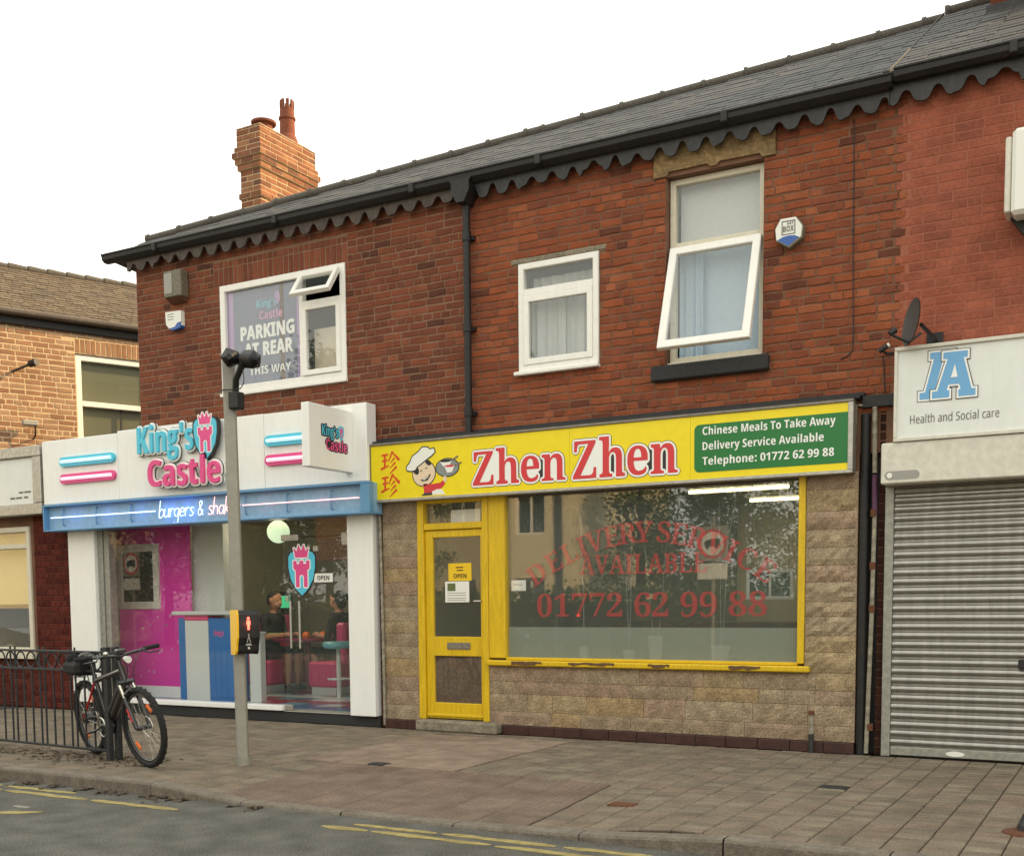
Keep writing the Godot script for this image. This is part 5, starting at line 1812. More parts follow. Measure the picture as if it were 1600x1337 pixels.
func make_takeaway_sign() -> void:
	var t := thing("shop_sign", "yellow Chinese takeaway sign with red lettering and a green panel", "sign", Vector3(-4.75, 2.45, 0.1))
	var seams := [-7.285, -4.9, -3.66, -2.235]
	for i in 3:
		pbox("panel", Vector3(seams[i] + 0.001, 2.475, 0.03), Vector3(seams[i + 1] - 0.001, 3.045, 0.14), M.sign_yellow, t, 0.001)
	pbox("top_trim", Vector3(-7.3, 3.046, 0.02), Vector3(-2.19, 3.072, 0.155), M.dirty_alloy, t, 0.004)
	pbox("bottom_trim", Vector3(-7.3, 2.445, 0.02), Vector3(-2.19, 2.474, 0.155), M.alloy, t, 0.004)
	pbox("end_trim", Vector3(-2.234, 2.475, 0.02), Vector3(-2.19, 3.045, 0.155), M.alloy, t, 0.004)
	pbox("end_trim", Vector3(-7.3, 2.475, 0.02), Vector3(-7.286, 3.045, 0.155), M.dirty_alloy, t, 0.004)
	pbox("lead_flashing", Vector3(-7.28, 3.073, 0.0), Vector3(-2.15, 3.1, 0.12), M.lead, t, 0.006)
	pbox("cover_board", Vector3(-7.28, 3.101, 0.0), Vector3(-2.12, 3.135, 0.05), M.lead, t, 0.008)
	var z := 0.14
	for q in [[Rect2(-6.0, 2.555, 1.06, 0.36)], [Rect2(-4.86, 2.55, 1.08, 0.385)]]:
		var r: Rect2 = q[0]
		for o in outline("Zhen", "serif_bold", r, 0.025):
			flat(o, z, z + 0.002, "letter_edge", M.letter_black, t)
		for o in outline("Zhen", "serif_bold", r, 0.019):
			flat(o, z + 0.002, z + 0.004, "letter_rim", M.letter_white, t)
		part(text_mb("Zhen", "serif_bold", r, z + 0.004, z + 0.006), "lettering", M.letter_red, t)
	# the green notice
	var g := pts2([-2.236, 2.535, -2.236, 2.965])
	g.append_array(ellipse(-3.57, 2.915, 0.05, 0.05, 0, 8, PI / 2, PI))
	g.append_array(ellipse(-3.57, 2.585, 0.05, 0.05, 0, 8, PI, PI * 1.5))
	var green := flat(g, z, z + 0.003, "green_panel", M.sign_green, t)
	for q in [["Chinese Meals To Take Away", -3.54, 2.845, 1.2, 0.1], ["Delivery Service Available", -3.54, 2.71, 1.1, 0.1], ["Telephone: 01772 62 99 88", -3.54, 2.575, 1.19, 0.1]]:
		write(q[0], "sans_bold", Rect2(q[1], q[2], q[3], q[4]), z + 0.0055, M.letter_white, green)
	# two brush written characters
	for oy in [2.74, 2.5]:
		var b := MB.new()
		var o := Vector2(-7.15, oy)
		var k := 0.235
		for s in [[0.05, 0.85, 0.38, 0.88, 0.05, 0.04], [0.07, 0.6, 0.36, 0.63, 0.045, 0.035], [0.0, 0.24, 0.42, 0.38, 0.06, 0.03], [0.22, 0.9, 0.2, 0.3, 0.05, 0.05], [0.64, 1.0, 0.42, 0.58, 0.055, 0.025], [0.64, 0.96, 0.98, 0.62, 0.03, 0.07], [0.74, 0.7, 0.52, 0.5, 0.045, 0.015], [0.78, 0.5, 0.5, 0.27, 0.05, 0.015], [0.84, 0.3, 0.46, 0.0, 0.06, 0.015]]:
			var j: float = 0.0001 * s[0]
			stroke(b, Vector2(s[0], s[1]), Vector2(s[2], s[3]), s[4], s[5], o, k, z, z + 0.002 + j + 0.0002 * s[1])
		part(b, "brush_character", M.hanzi_red, t)
	# a cook's head and arm with a tray of dishes, flat shapes
	var c := Vector2(-6.86, 2.46)
	var layers := [
		["outline", ellipse(-6.60, 2.705, 0.15, 0.135, 0.2), M.letter_black, 0.0],
		["face", ellipse(-6.60, 2.705, 0.14, 0.125, 0.2), M.skin_face, 0.001],
		["hair", ellipse(-6.7, 2.745, 0.035, 0.05, 0.5), M.letter_black, 0.0015],
		["hair", ellipse(-6.545, 2.815, 0.04, 0.025, -0.6), M.letter_black, 0.0015],
		["hat_edge", pts2([-6.82, 2.74, -6.83, 2.79, -6.79, 2.83, -6.75, 2.9, -6.67, 2.945, -6.62, 2.99, -6.55, 2.985, -6.52, 2.96, -6.47, 2.97, -6.45, 2.92, -6.49, 2.88, -6.52, 2.865, -6.68, 2.77, -6.7, 2.735, -6.76, 2.73]), M.letter_black, 0.002],
		["hat", pts2([-6.81, 2.75, -6.818, 2.785, -6.78, 2.82, -6.742, 2.89, -6.665, 2.933, -6.615, 2.978, -6.555, 2.973, -6.52, 2.948, -6.475, 2.958, -6.462, 2.92, -6.5, 2.888, -6.53, 2.872, -6.685, 2.782, -6.71, 2.748, -6.76, 2.742]), M.chef_white, 0.003],
		["mouth", pts2([-6.65, 2.645, -6.59, 2.655, -6.52, 2.7, -6.52, 2.675, -6.56, 2.63, -6.62, 2.625]), M.letter_black, 0.002],
		["teeth", pts2([-6.64, 2.646, -6.59, 2.65, -6.53, 2.688, -6.54, 2.672, -6.59, 2.638]), M.chef_white, 0.003],
		["eye", ellipse(-6.635, 2.735, 0.018, 0.005, 0.5), M.letter_black, 0.002],
		["eye", ellipse(-6.57, 2.76, 0.018, 0.005, 0.5), M.letter_black, 0.002],
		["jacket", pts2([-6.6, 2.5, -6.61, 2.6, -6.5, 2.592, -6.4, 2.6, -6.36, 2.625, -6.34, 2.585, -6.38, 2.545, -6.48, 2.52, -6.5, 2.49]), M.letter_red, 0.001],
		["apron", pts2([-6.5, 2.478, -6.5, 2.515, -6.44, 2.535, -6.38, 2.53, -6.34, 2.478]), M.chef_white, 0.002],
		["trousers", pts2([-6.64, 2.478, -6.6, 2.503, -6.5, 2.503, -6.5, 2.478]), M.navy, 0.0015],
		["hand", ellipse(-6.34, 2.635, 0.022, 0.032), M.skin_face, 0.002],
		["tray_edge", ellipse(-6.31, 2.75, 0.148, 0.098, 0.0), M.letter_black, 0.001],
		["tray", ellipse(-6.31, 2.75, 0.138, 0.088, 0.0), M.wok_grey, 0.002],
		["bowl", pts2([-6.4, 2.815, -6.25, 2.82, -6.28, 2.77, -6.36, 2.765]), M.chef_white, 0.003],
		["soup", ellipse(-6.325, 2.818, 0.07, 0.014), M.letter_black, 0.0035],
		["bowl", pts2([-6.34, 2.76, -6.22, 2.765, -6.25, 2.7, -6.31, 2.695]), M.chef_white, 0.0045],
		["soup", ellipse(-6.28, 2.763, 0.055, 0.012), M.letter_red, 0.005],
		["spoon", pts2([-6.26, 2.825, -6.18, 2.865, -6.175, 2.85, -6.25, 2.812]), M.dirty_alloy, 0.004],
		["spoon", pts2([-6.22, 2.77, -6.14, 2.8, -6.135, 2.785, -6.21, 2.757]), M.dirty_alloy, 0.0055],
	]
	for l in layers:
		var p: PackedVector2Array = l[1]
		for i in p.size():
			p[i] = p[i] + Vector2(0.0, 0.012)
		flat(p, z, z + 0.002 + l[3], "cook_" + l[0], l[2], t)
	c = c


func make_care_sign() -> void:
	var t := thing("shop_sign", "white sign box of the care office with blue initials", "sign", Vector3(-0.5, 2.65, 0.1))
	pbox("box", Vector3(-1.83, 2.665, 0.01), Vector3(1.35, 3.415, 0.24), M.sign_white, t, 0.004)
	pbox("top_trim", Vector3(-1.84, 3.4, 0.242), Vector3(1.36, 3.43, 0.262), M.cream_paint, t, 0.004)
	pbox("bottom_trim", Vector3(-1.84, 2.662, 0.242), Vector3(1.36, 2.692, 0.262), M.cream_paint, t, 0.004)
	pbox("end_trim", Vector3(-1.84, 2.693, 0.242), Vector3(-1.815, 3.399, 0.262), M.cream_paint, t, 0.004)
	var a1 := pts2([0.18, 1.0, 0.18, 0.86, 0.25, 0.86, 0.1, 0.15, 0.0, 0.15, 0.0, 0.0, 0.3, 0.0, 0.3, 0.15, 0.27, 0.15, 0.42, 0.86, 0.62, 0.86, 0.62, 1.0])
	var a2 := pts2([0.42, 0.97, 0.42, 0.83, 0.5, 0.83, 0.32, 0.15, 0.23, 0.15, 0.23, 0.0, 0.54, 0.0, 0.54, 0.15, 0.49, 0.15, 0.52, 0.27, 0.71, 0.27, 0.74, 0.15, 0.7, 0.15, 0.7, 0.0, 1.0, 0.0, 1.0, 0.15, 0.93, 0.15, 0.78, 0.83, 0.85, 0.83, 0.85, 0.97])
	var hole := pts2([0.56, 0.42, 0.68, 0.42, 0.63, 0.7])
	var o := Vector2(-1.64, 2.99)
	var k := Vector2(0.43, 0.37)
	var zz := 0.24
	for q in [a1, a2]:
		var p := PackedVector2Array()
		for v in q:
			p.append(o + v * k)
		flat(Geometry2D.offset_polygon(p, 0.02, Geometry2D.JOIN_MITER)[0], zz, zz + 0.0015, "initial_edge", M.letter_black, t)
		flat(Geometry2D.offset_polygon(p, 0.014, Geometry2D.JOIN_MITER)[0], zz + 0.0015, zz + 0.003, "initial_rim", M.letter_white, t)
		flat(p, zz + 0.003, zz + 0.0045, "initial", M.sign_sky, t)
		zz += 0.006
	var hp := PackedVector2Array()
	for v in hole:
		hp.append(o + v * k)
	flat(hp, zz - 0.0016, zz + 0.0, "initial_counter", M.letter_white, t)
	write("Health and Social care", "sans", Rect2(-1.71, 2.8, 0.68, 0.075), 0.243, M.text_grey, t)


# ---------------------------------------------------------------- things on the walls
func make_fixtures() -> void:
	var a := thing("alarm_box", "weathered grey alarm box high on the brick beside the eaves", "alarm", Vector3(-10.15, 5.0, 0.0))
	pbox("casing", Vector3(-10.3, 5.02, 0.0), Vector3(-10.02, 5.33, 0.13), M.grey_plastic, a, 0.012)
	pbox("louvre_panel", Vector3(-10.29, 5.06, 0.13), Vector3(-10.16, 5.3, 0.136), M.sticker_grey, a, 0.003)
	var wedge := MB.new()
	wedge.x = Transform3D(Basis(Vector3(0, 0, 1), Vector3.UP, Vector3(-1, 0, 0)), Vector3.ZERO)
	wedge.prism(pts2([0.0, 5.018, 0.125, 5.018, 0.03, 4.97, 0.0, 4.97]), 10.04, 10.28)
	part(wedge, "bottom_lens", M.rust, a)
	var b := thing("alarm_box", "small white alarm box with a blue corner below the grey one", "alarm", Vector3(-10.23, 4.66, 0.0))
	flat(pts2([-10.36, 4.88, -10.35, 4.73, -10.3, 4.68, -10.24, 4.66, -10.1, 4.7, -10.1, 4.87]), 0.0, 0.06, "casing", M.white_plastic, b)
	flat(pts2([-10.3, 4.678, -10.24, 4.652, -10.11, 4.672, -10.1, 4.74, -10.16, 4.73, -10.2, 4.69]), 0.0, 0.068, "lens", M.blue_plastic, b)
	for y in [4.84, 4.81, 4.78]:
		pbox("text_line", Vector3(-10.32, y, 0.06), Vector3(-10.22, y + 0.008, 0.062), M.text_grey, b, 0.001)
	var c := thing("alarm_box", "octagonal cream alarm box with blue lens beside the tall window", "alarm", Vector3(-2.79, 4.42, 0.0))
	var oct := PackedVector2Array()
	for q in [[-0.075, 0.125], [0.065, 0.125], [0.125, 0.04], [0.115, -0.06], [0.0, -0.135], [-0.115, -0.06], [-0.125, 0.04]]:
		oct.append(Vector2(-2.785 + q[0], 4.565 + q[1]))
	flat(oct, 0.0, 0.06, "back_plate", M.grey_plastic, c)
	var inner := PackedVector2Array()
	for p in oct:
		inner.append(Vector2(-2.785, 4.565) + (p - Vector2(-2.785, 4.565)) * 0.93)
	flat(inner, 0.06, 0.09, "casing", M.white_plastic, c)
	flat(pts2([-2.88, 4.505, -2.83, 4.525, -2.78, 4.53, -2.73, 4.525, -2.69, 4.505, -2.785, 4.442]), 0.09, 0.096, "lens", M.blue_plastic, c)
	var fb := MB.new()
	fb.frame(-2.845, -2.725, 4.54, 4.66, 0.008, 0.09, 0.093, 0.001)
	part(fb, "badge_border", M.text_grey, c)
	write("BOX", "sans_bold", Rect2(-2.832, 4.565, 0.094, 0.05), 0.0935, M.text_grey, c)
	write("247", "sans_bold", Rect2(-2.8, 4.625, 0.06, 0.022), 0.0935, M.text_grey, c)
	# satellite dish
	var d := thing("satellite_dish", "dark grey satellite dish seen edge on above the care office sign", "dish", Vector3(-1.6, 3.45, 0.2))
	var dm := MB.new()
	var ay := Vector3(-0.84, 0.14, 0.5).normalized()
	var ax := (Vector3.UP - ay * ay.y).normalized()
	var axes := Basis(ax, ay, ax.cross(ay))
	dm.x = Transform3D(axes * Basis.from_scale(Vector3(1.0, 1.0, 0.9)), Vector3(-1.66, 3.585, 0.38))
	var prof := []
	for i in 9:
		var r := 0.19 * i / 8.0
		prof.append(Vector2(maxf(r, 0.0001), 0.9 * r * r))
	dm.lathe(prof, 28)
	var prof2 := []
	for i in 9:
		var r := 0.19 * (8 - i) / 8.0
		prof2.append(Vector2(maxf(r, 0.0001), 0.9 * r * r + 0.006))
	dm.lathe(prof2, 28)
	part(dm, "reflector", M.dish_grey, d)
	ptube("arm", [Vector3(-1.62, 3.5, 0.36), Vector3(-1.7, 3.42, 0.44), Vector3(-1.84, 3.5, 0.48)], 0.011, M.black_plastic, d)
	var lb := MB.new()
	lb.tube([Vector3(-1.84, 3.5, 0.48), Vector3(-1.8, 3.53, 0.46)], [0.022, 0.03], 12)
	part(lb, "receiver", M.black_plastic, d)
	ptube("mount", [Vector3(-1.56, 3.5, 0.0), Vector3(-1.55, 3.5, 0.14), Vector3(-1.62, 3.57, 0.36)], 0.016, M.black_plastic, d)
	pbox("wall_plate", Vector3(-1.63, 3.43, 0.001), Vector3(-1.5, 3.57, 0.016), M.black_plastic, d)
	# small dark camera by the pipes
	var e := thing("wall_camera", "tiny dark camera with a pale tip on the brick by the pipes", "camera", Vector3(-1.96, 3.42, 0.0))
	ptube("bracket", [Vector3(-1.9, 3.44, 0.0), Vector3(-1.94, 3.43, 0.06), Vector3(-1.98, 3.46, 0.09)], 0.012, M.black_plastic, e)
	ptube("body", [Vector3(-2.0, 3.45, 0.1), Vector3(-1.93, 3.49, 0.09)], 0.022, M.black_plastic, e)
	ptube("tip", [Vector3(-1.935, 3.487, 0.09), Vector3(-1.915, 3.5, 0.088)], 0.018, M.white_plastic, e)
	ptube("cable", [Vector3(-1.98, 3.43, 0.02), Vector3(-1.97, 3.3, 0.012), Vector3(-1.96, 3.12, 0.012)], 0.006, M.black_plastic, e, 6)
	# white box at the edge of the view
	var w := thing("light_box", "white box sign fixed high on the red painted brick", "sign", Vector3(-0.8, 4.2, 0.1))
	pbox("casing", Vector3(-0.98, 4.33, 0.03), Vector3(-0.1, 4.98, 0.33), M.white_plastic, w, 0.03)
	pbox("side_frame", Vector3(-1.03, 4.36, 0.06), Vector3(-0.985, 4.93, 0.3), M.cream_paint, w, 0.01)
	flat(pts2([-1.0, 4.36, -0.9, 4.22, -0.86, 4.17, -0.82, 4.2, -0.9, 4.33]), 0.06, 0.14, "support_bracket", M.black_paint, w)
	# cable down the brick
	var cb := thing("wall_cable", "thin black cable hanging down the brick by the octagonal alarm", "cable", Vector3(-2.24, 4.4, 0.0))
	var pts := bezier([Vector3(-2.255, 5.42, 0.008), Vector3(-2.25, 4.9, 0.008), Vector3(-2.245, 4.3, 0.008), Vector3(-2.235, 3.6, 0.008), Vector3(-2.26, 3.48, 0.008), Vector3(-2.34, 3.44, 0.008)])
	ptube("wire", pts, 0.005, M.black_plastic, cb, 6)
	pbox("clip", Vector3(-2.258, 4.5, 0.0), Vector3(-2.238, 4.52, 0.015), M.black_plastic, cb)
	var ov := thing("overflow_pipe", "short white pipe standing against the stone by the pavement", "pipe", Vector3(-2.53, 0.0, 0.07))
	ptube("upper_pipe", [Vector3(-2.53, 0.17, 0.085), Vector3(-2.53, 0.345, 0.085)], 0.022, M.pipe_white, ov)
	ptube("lower_pipe", [Vector3(-2.53, 0.0, 0.085), Vector3(-2.53, 0.168, 0.085)], 0.024, M.grey_paint, ov)
	ptube("cap", [Vector3(-2.53, 0.34, 0.085), Vector3(-2.53, 0.375, 0.085)], 0.027, M.rust, ov)
	# notices on the yellow door and the shop window
	var n1 := thing("door_notice", "yellow OPEN card taped inside the yellow door", "notice", Vector3(-6.3, 1.58, -0.02))
	pbox("card", Vector3(-6.415, 1.595, -0.0225), Vector3(-6.13, 1.78, -0.02), M.paper_yellow, n1, 0.0005)
	write("OPEN", "sans_bold", Rect2(-6.35, 1.625, 0.16, 0.045), -0.018, M.letter_black, n1)
	for q in [[-6.32, 1.73, 0.09], [-6.31, 1.70, 0.08]]:
		pbox("text_line", Vector3(q[0], q[1], -0.0198), Vector3(q[0] + q[2], q[1] + 0.012, -0.0185), M.rust, n1, 0.0003)
	var n2 := thing("door_notice", "white paper notice with a green square on the yellow door", "notice", Vector3(-6.3, 1.36, -0.02))
	pbox("paper", Vector3(-6.46, 1.37, -0.0235), Vector3(-6.16, 1.59, -0.0215), M.sticker, n2, 0.0005)
	pbox("green_square", Vector3(-6.43, 1.49, -0.0213), Vector3(-6.33, 1.57, -0.0195), mk("moss", S(96, 104, 60), 0.6), n2, 0.0003)
	for y in [1.465, 1.44, 1.41, 1.39]:
		pbox("text_line", Vector3(-6.43, y, -0.0213), Vector3(-6.2, y + 0.007, -0.02), M.sticker_grey, n2, 0.0003)
	var n3 := thing("window_notice", "small pale card at the edge of the takeaway window", "notice", Vector3(-5.6, 1.5, -0.04))
	pbox("card", Vector3(-5.66, 1.48, -0.0405), Vector3(-5.49, 1.59, -0.0385), M.sticker, n3, 0.0005)
	pbox("text_line", Vector3(-5.64, 1.54, -0.0384), Vector3(-5.53, 1.548, -0.037), M.sticker_grey, n3, 0.0003)
	var n4 := thing("paper_sheet", "white sheet leaning in the fanlight over the yellow door", "notice", Vector3(-6.25, 2.21, -0.09))
	pbox("sheet", Vector3(-6.42, 2.21, -0.1), Vector3(-6.06, 2.345, -0.097), M.sticker, n4, 0.0005)
	# plant pots on the window board
	for q in [[-4.89, 0.055, 0.13, "narrow white pot nearest the yellow door behind frosted film"], [-4.4, 0.06, 0.1, "lowest white pot behind the frosted film"], [-4.12, 0.075, 0.24, "tallest white pot behind the frosted film"], [-3.46, 0.09, 0.15, "widest white pot behind the frosted film"]]:
		var po := thing("plant_pot", q[3], "pot", Vector3(q[0], 0.78, -0.16), "pots on the window board")
		var m := MB.new()
		m.x = Transform3D(Basis.IDENTITY, Vector3(q[0], 0.785, -0.16))
		m.lathe([Vector2(0.0, 0.0), Vector2(q[1] * 0.75, 0.0), Vector2(q[1], q[2]), Vector2(q[1] * 0.9, q[2]), Vector2(q[1] * 0.7, q[2] * 0.3)], 16)
		part(m, "pot", M.white_plastic, po)
		var soil := MB.new()
		soil.x = m.x
		soil.lathe([Vector2(q[1] * 0.88, q[2] * 0.85), Vector2(0.0, q[2] * 0.87)], 14)
		part(soil, "soil", M.bark, po)
		var st := MB.new()
		for k in 2:
			var lean := rng.randf_range(-0.12, 0.12)
			st.tube(bezier([Vector3(q[0], 0.85, -0.16), Vector3(q[0] + lean * 0.5, 1.3, -0.17), Vector3(q[0] + lean, 1.9, -0.15), Vector3(q[0] + lean * 2.0, 2.3, -0.16)]), 0.004, 5)
		part(st, "bare_stem", M.sticker_grey, po)
	var wb := thing("window_board", "white inner window board carrying the pots", "shelf", Vector3(-4.2, 0.75, -0.15))
	pbox("board", Vector3(-5.7, 0.765, -0.3), Vector3(-2.7, 0.783, -0.062), M.sticker, wb)
	pbox("edge", Vector3(-5.7, 0.73, -0.312), Vector3(-2.7, 0.783, -0.301), M.sticker, wb)
	# white frame round a dark green sheet, behind the takeaway glass
	var wf := thing("white_frame", "small white frame round a dark green sheet behind the takeaway glass", "board", Vector3(-3.3, 1.4, -0.9))
	var wm := MB.new()
	wm.x = Transform3D(Basis(Vector3.UP, 0.2), Vector3(-3.44, 1.37, -0.88))
	wm.frame(0.0, 0.46, 0.0, 0.3, 0.035, -0.02, 0.02, 0.004)
	wm.cbox(Vector3(0.22, 0.035, -0.018), Vector3(0.245, 0.265, 0.018), 0.003)
	part(wm, "frame", M.white_plastic, wf)
	var wd := MB.new()
	wd.x = wm.x
	wd.box(Vector3(0.03, 0.03, -0.012), Vector3(0.43, 0.27, -0.006))
	part(wd, "backing_board", mk("board_green", S(52, 72, 52), 0.6), wf)
	for hx in [0.05, 0.41]:
		ptube("hanging_wire", [wm.x * Vector3(hx, 0.3, 0.0), Vector3((wm.x * Vector3(hx, 0.3, 0.0)).x, 2.615, (wm.x * Vector3(hx, 0.3, 0.0)).z)], 0.003, M.sticker_grey, wf, 5)
	# strip lights in the takeaway
	for q in [[-4.39, -3.28, 2.56, -1.8], [-4.12, -3.4, 2.56, -3.15]]:
		var l := thing("strip_light", ["long lit fluorescent strip on the takeaway ceiling near the glass", "short lit fluorescent strip further back on the takeaway ceiling"][0 if q[1] > -3.35 else 1], "light", Vector3(q[0], q[2], q[3]), "ceiling strip lights")
		ptube("tube", [Vector3(q[0], q[2], q[3]), Vector3(q[1], q[2], q[3])], 0.019, M.tube_light, l)
		pbox("batten", Vector3(q[0] - 0.04, q[2] + 0.03, q[3] - 0.03), Vector3(q[1] + 0.04, 2.618, q[3] + 0.03), M.white_plastic, l)
		var al := AreaLight3D.new()
		al.name = "strip_area_light"
		al.area_size = Vector2(q[1] - q[0], 0.05)
		al.light_color = Color(1.0, 0.93, 0.74)
		al.light_energy = 0.2
		al.shadow_enabled = true
		add_child(al, true)
		al.global_transform = Transform3D(Basis(Vector3.RIGHT, -PI / 2), Vector3((q[0] + q[1]) / 2, q[2] - 0.025, q[3]))


# ---------------------------------------------------------------- pole, railing, bicycle
func make_pole() -> void:
	var t := thing("signal_pole", "grey metal crossing pole standing on the pavement before the burger shop", "pole", Vector3(-6.61, 0, 2.95))
	var b := MB.new()
	var turn := 0.62
	var lo := Vector3(-6.61, 0.0, 2.95)
	var hi := Vector3(-6.655, 3.41, 2.95)
	var prof := PackedVector2Array()
	for k in 4:
		prof.append_array(ellipse(0.034 * [1, -1, -1, 1][k], 0.034 * [1, 1, -1, -1][k], 0.014, 0.014, 0, 4, PI / 2 * k, PI / 2 * (k + 1)))
	var up := (hi - lo).normalized()
	var rx := Vector3(cos(turn), 0, -sin(turn))
	rx = (rx - up * rx.dot(up)).normalized()
	b.x = Transform3D(Basis(rx, up.cross(rx), up), lo)
	b.prism(prof, 0.0, 3.41)
	part(b, "shaft", M.pole_grey, t)
	var cuff := MB.new()
	cuff.tube([Vector3(-6.61, 0.0, 2.95), Vector3(-6.611, 0.07, 2.95), Vector3(-6.611, 0.075, 2.95)], [0.07, 0.068, 0.05], 16)
	part(cuff, "base_cuff", M.pole_grey, t)
	pbox("cap", Vector3(-6.705, 3.408, 2.9), Vector3(-6.605, 3.42, 3.0), M.pole_grey, t)
	# the push button unit: yellow shell with a black face
	var u := thing("push_button_unit", "yellow and black crossing box with a lit red figure on the pole", "crossing box", Vector3(-6.5, 0.94, 3.05))
	var at := Transform3D(Basis(Vector3.UP, 1.12), Vector3(-6.51, 0.945, 3.0))
	var side := MB.new()
	side.x = at * Transform3D(Basis(Vector3(0, 0, 1), Vector3.UP, Vector3(-1, 0, 0)), Vector3.ZERO)
	# profile in (z, y): a wavy front edge
	var pr := pts2([-0.06, 0.0, 0.03, 0.0, 0.055, 0.03, 0.062, 0.08, 0.085, 0.14, 0.09, 0.24, 0.088, 0.33, 0.075, 0.37, -0.06, 0.37])
	side.prism(pr, 0.083, 0.1)
	part(side, "side_shell", M.yellow_plastic, u)
	var side2 := MB.new()
	side2.x = side.x
	side2.prism(pr, -0.1, -0.083)
	part(side2, "side_shell", M.black_plastic, u)
	var body := MB.new()
	body.x = side.x
	var inner := Geometry2D.offset_polygon(pr, -0.004)
	body.prism(inner[0], -0.083, 0.083)
	part(body, "face", M.black_plastic, u)
	var man := MB.new()
	man.x = at * Transform3D(Basis(Vector3.RIGHT, 0.0), Vector3(0, 0, 0.088))
	man.prism(ellipse(0.0, 0.3, 0.011, 0.013, 0, 12), 0.0, 0.003)
	man.prism(pts2([-0.014, 0.284, 0.014, 0.284, 0.018, 0.25, 0.011, 0.248, 0.009, 0.205, -0.009, 0.205, -0.011, 0.248, -0.018, 0.25]), 0.0, 0.003)
	part(man, "red_figure", M.red_man, u)
	var w := at * Vector3(0, 0.25, 0.13)
	omni("red_figure_light", w, Color(1.0, 0.25, 0.2), 0.002, 0.02)
	var dia := MB.new()
	dia.x = man.x
	dia.prism(ellipse(0.0, 0.165, 0.007, 0.008, 0, 10), 0.0, 0.002)
	dia.prism(pts2([-0.018, 0.1, -0.004, 0.155, 0.004, 0.155, 0.018, 0.1, 0.012, 0.1, 0.0, 0.14, -0.012, 0.1]), 0.0, 0.002)
	dia.prism(pts2([-0.026, 0.075, 0.026, 0.075, 0.02, 0.092, -0.02, 0.092]), -0.01, 0.002)
	part(dia, "diagram", M.sticker_grey, u)
	var btn := MB.new()
	btn.tube([at * Vector3(0.004, 0.055, 0.05), at * Vector3(0.004, 0.055, 0.078)], 0.011, 12)
	part(btn, "button", M.chrome, u)
	# detector on the top
	var d := thing("crossing_detector", "black twin headed sensor on a bracket at the pole top", "sensor", Vector3(-6.6, 3.1, 3.0))
	ptube("bracket", [Vector3(-6.56, 3.04, 2.98), Vector3(-6.53, 3.2, 3.0), Vector3(-6.42, 3.28, 3.05), Vector3(-6.4, 3.33, 3.06)], 0.028, M.black_plastic, d)
	pbox("clamp", Vector3(-6.6, 2.96, 2.93), Vector3(-6.5, 3.1, 3.03), M.black_plastic, d, 0.01)
	ptube("band", [Vector3(-6.73, 3.12, 2.99), Vector3(-6.64, 3.12, 3.035), Vector3(-6.56, 3.12, 3.0)], 0.005, M.black_plastic, d, 6)
	for q in [[Vector3(-6.55, 3.36, 3.0), Vector3(-6.47, 3.35, 3.14), 0.075], [Vector3(-6.46, 3.35, 3.02), Vector3(-6.26, 3.32, 3.02), 0.075]]:
		var h := MB.new()
		h.tube([q[0], q[0].lerp(q[1], 0.3), q[0].lerp(q[1], 0.8), q[1]], [q[2] * 0.6, q[2], q[2] * 1.05, q[2] * 0.35], 5)
		part(h, "sensor_head", M.black_plastic, d)
	ptube("lead", bezier([Vector3(-6.4, 3.26, 3.06), Vector3(-6.39, 3.16, 3.06), Vector3(-6.45, 3.11, 3.04), Vector3(-6.52, 3.12, 3.02)]), 0.004, M.black_plastic, d, 6)
	# post at the right hand edge
	var p := thing("sign_post", "dark blue post rising from a flared base near the kerb", "post", Vector3(-0.52, 0, 3.02))
	ptube("shaft", [Vector3(-0.5, 0.05, 3.02), Vector3(-0.5, 1.6, 3.02)], 0.038, M.rail_black, p, 16)
	var fl := MB.new()
	fl.x = Transform3D(Basis.IDENTITY, Vector3(-0.5, 0.0, 3.02))
	fl.lathe([Vector2(0.085, 0.0), Vector2(0.08, 0.05), Vector2(0.05, 0.1), Vector2(0.04, 0.13)], 18)
	part(fl, "flared_base", M.rail_black, p)
	var mnd := MB.new()
	mnd.x = Transform3D(Basis.from_scale(Vector3(1.3, 1, 1.2)), Vector3(-0.53, 0.0, 3.04))
	mnd.lathe([Vector2(0.11, -0.01), Vector2(0.1, 0.01), Vector2(0.06, 0.018), Vector2(0.0, 0.02)], 14)
	part(mnd, "rusty_collar", M.rust, p)


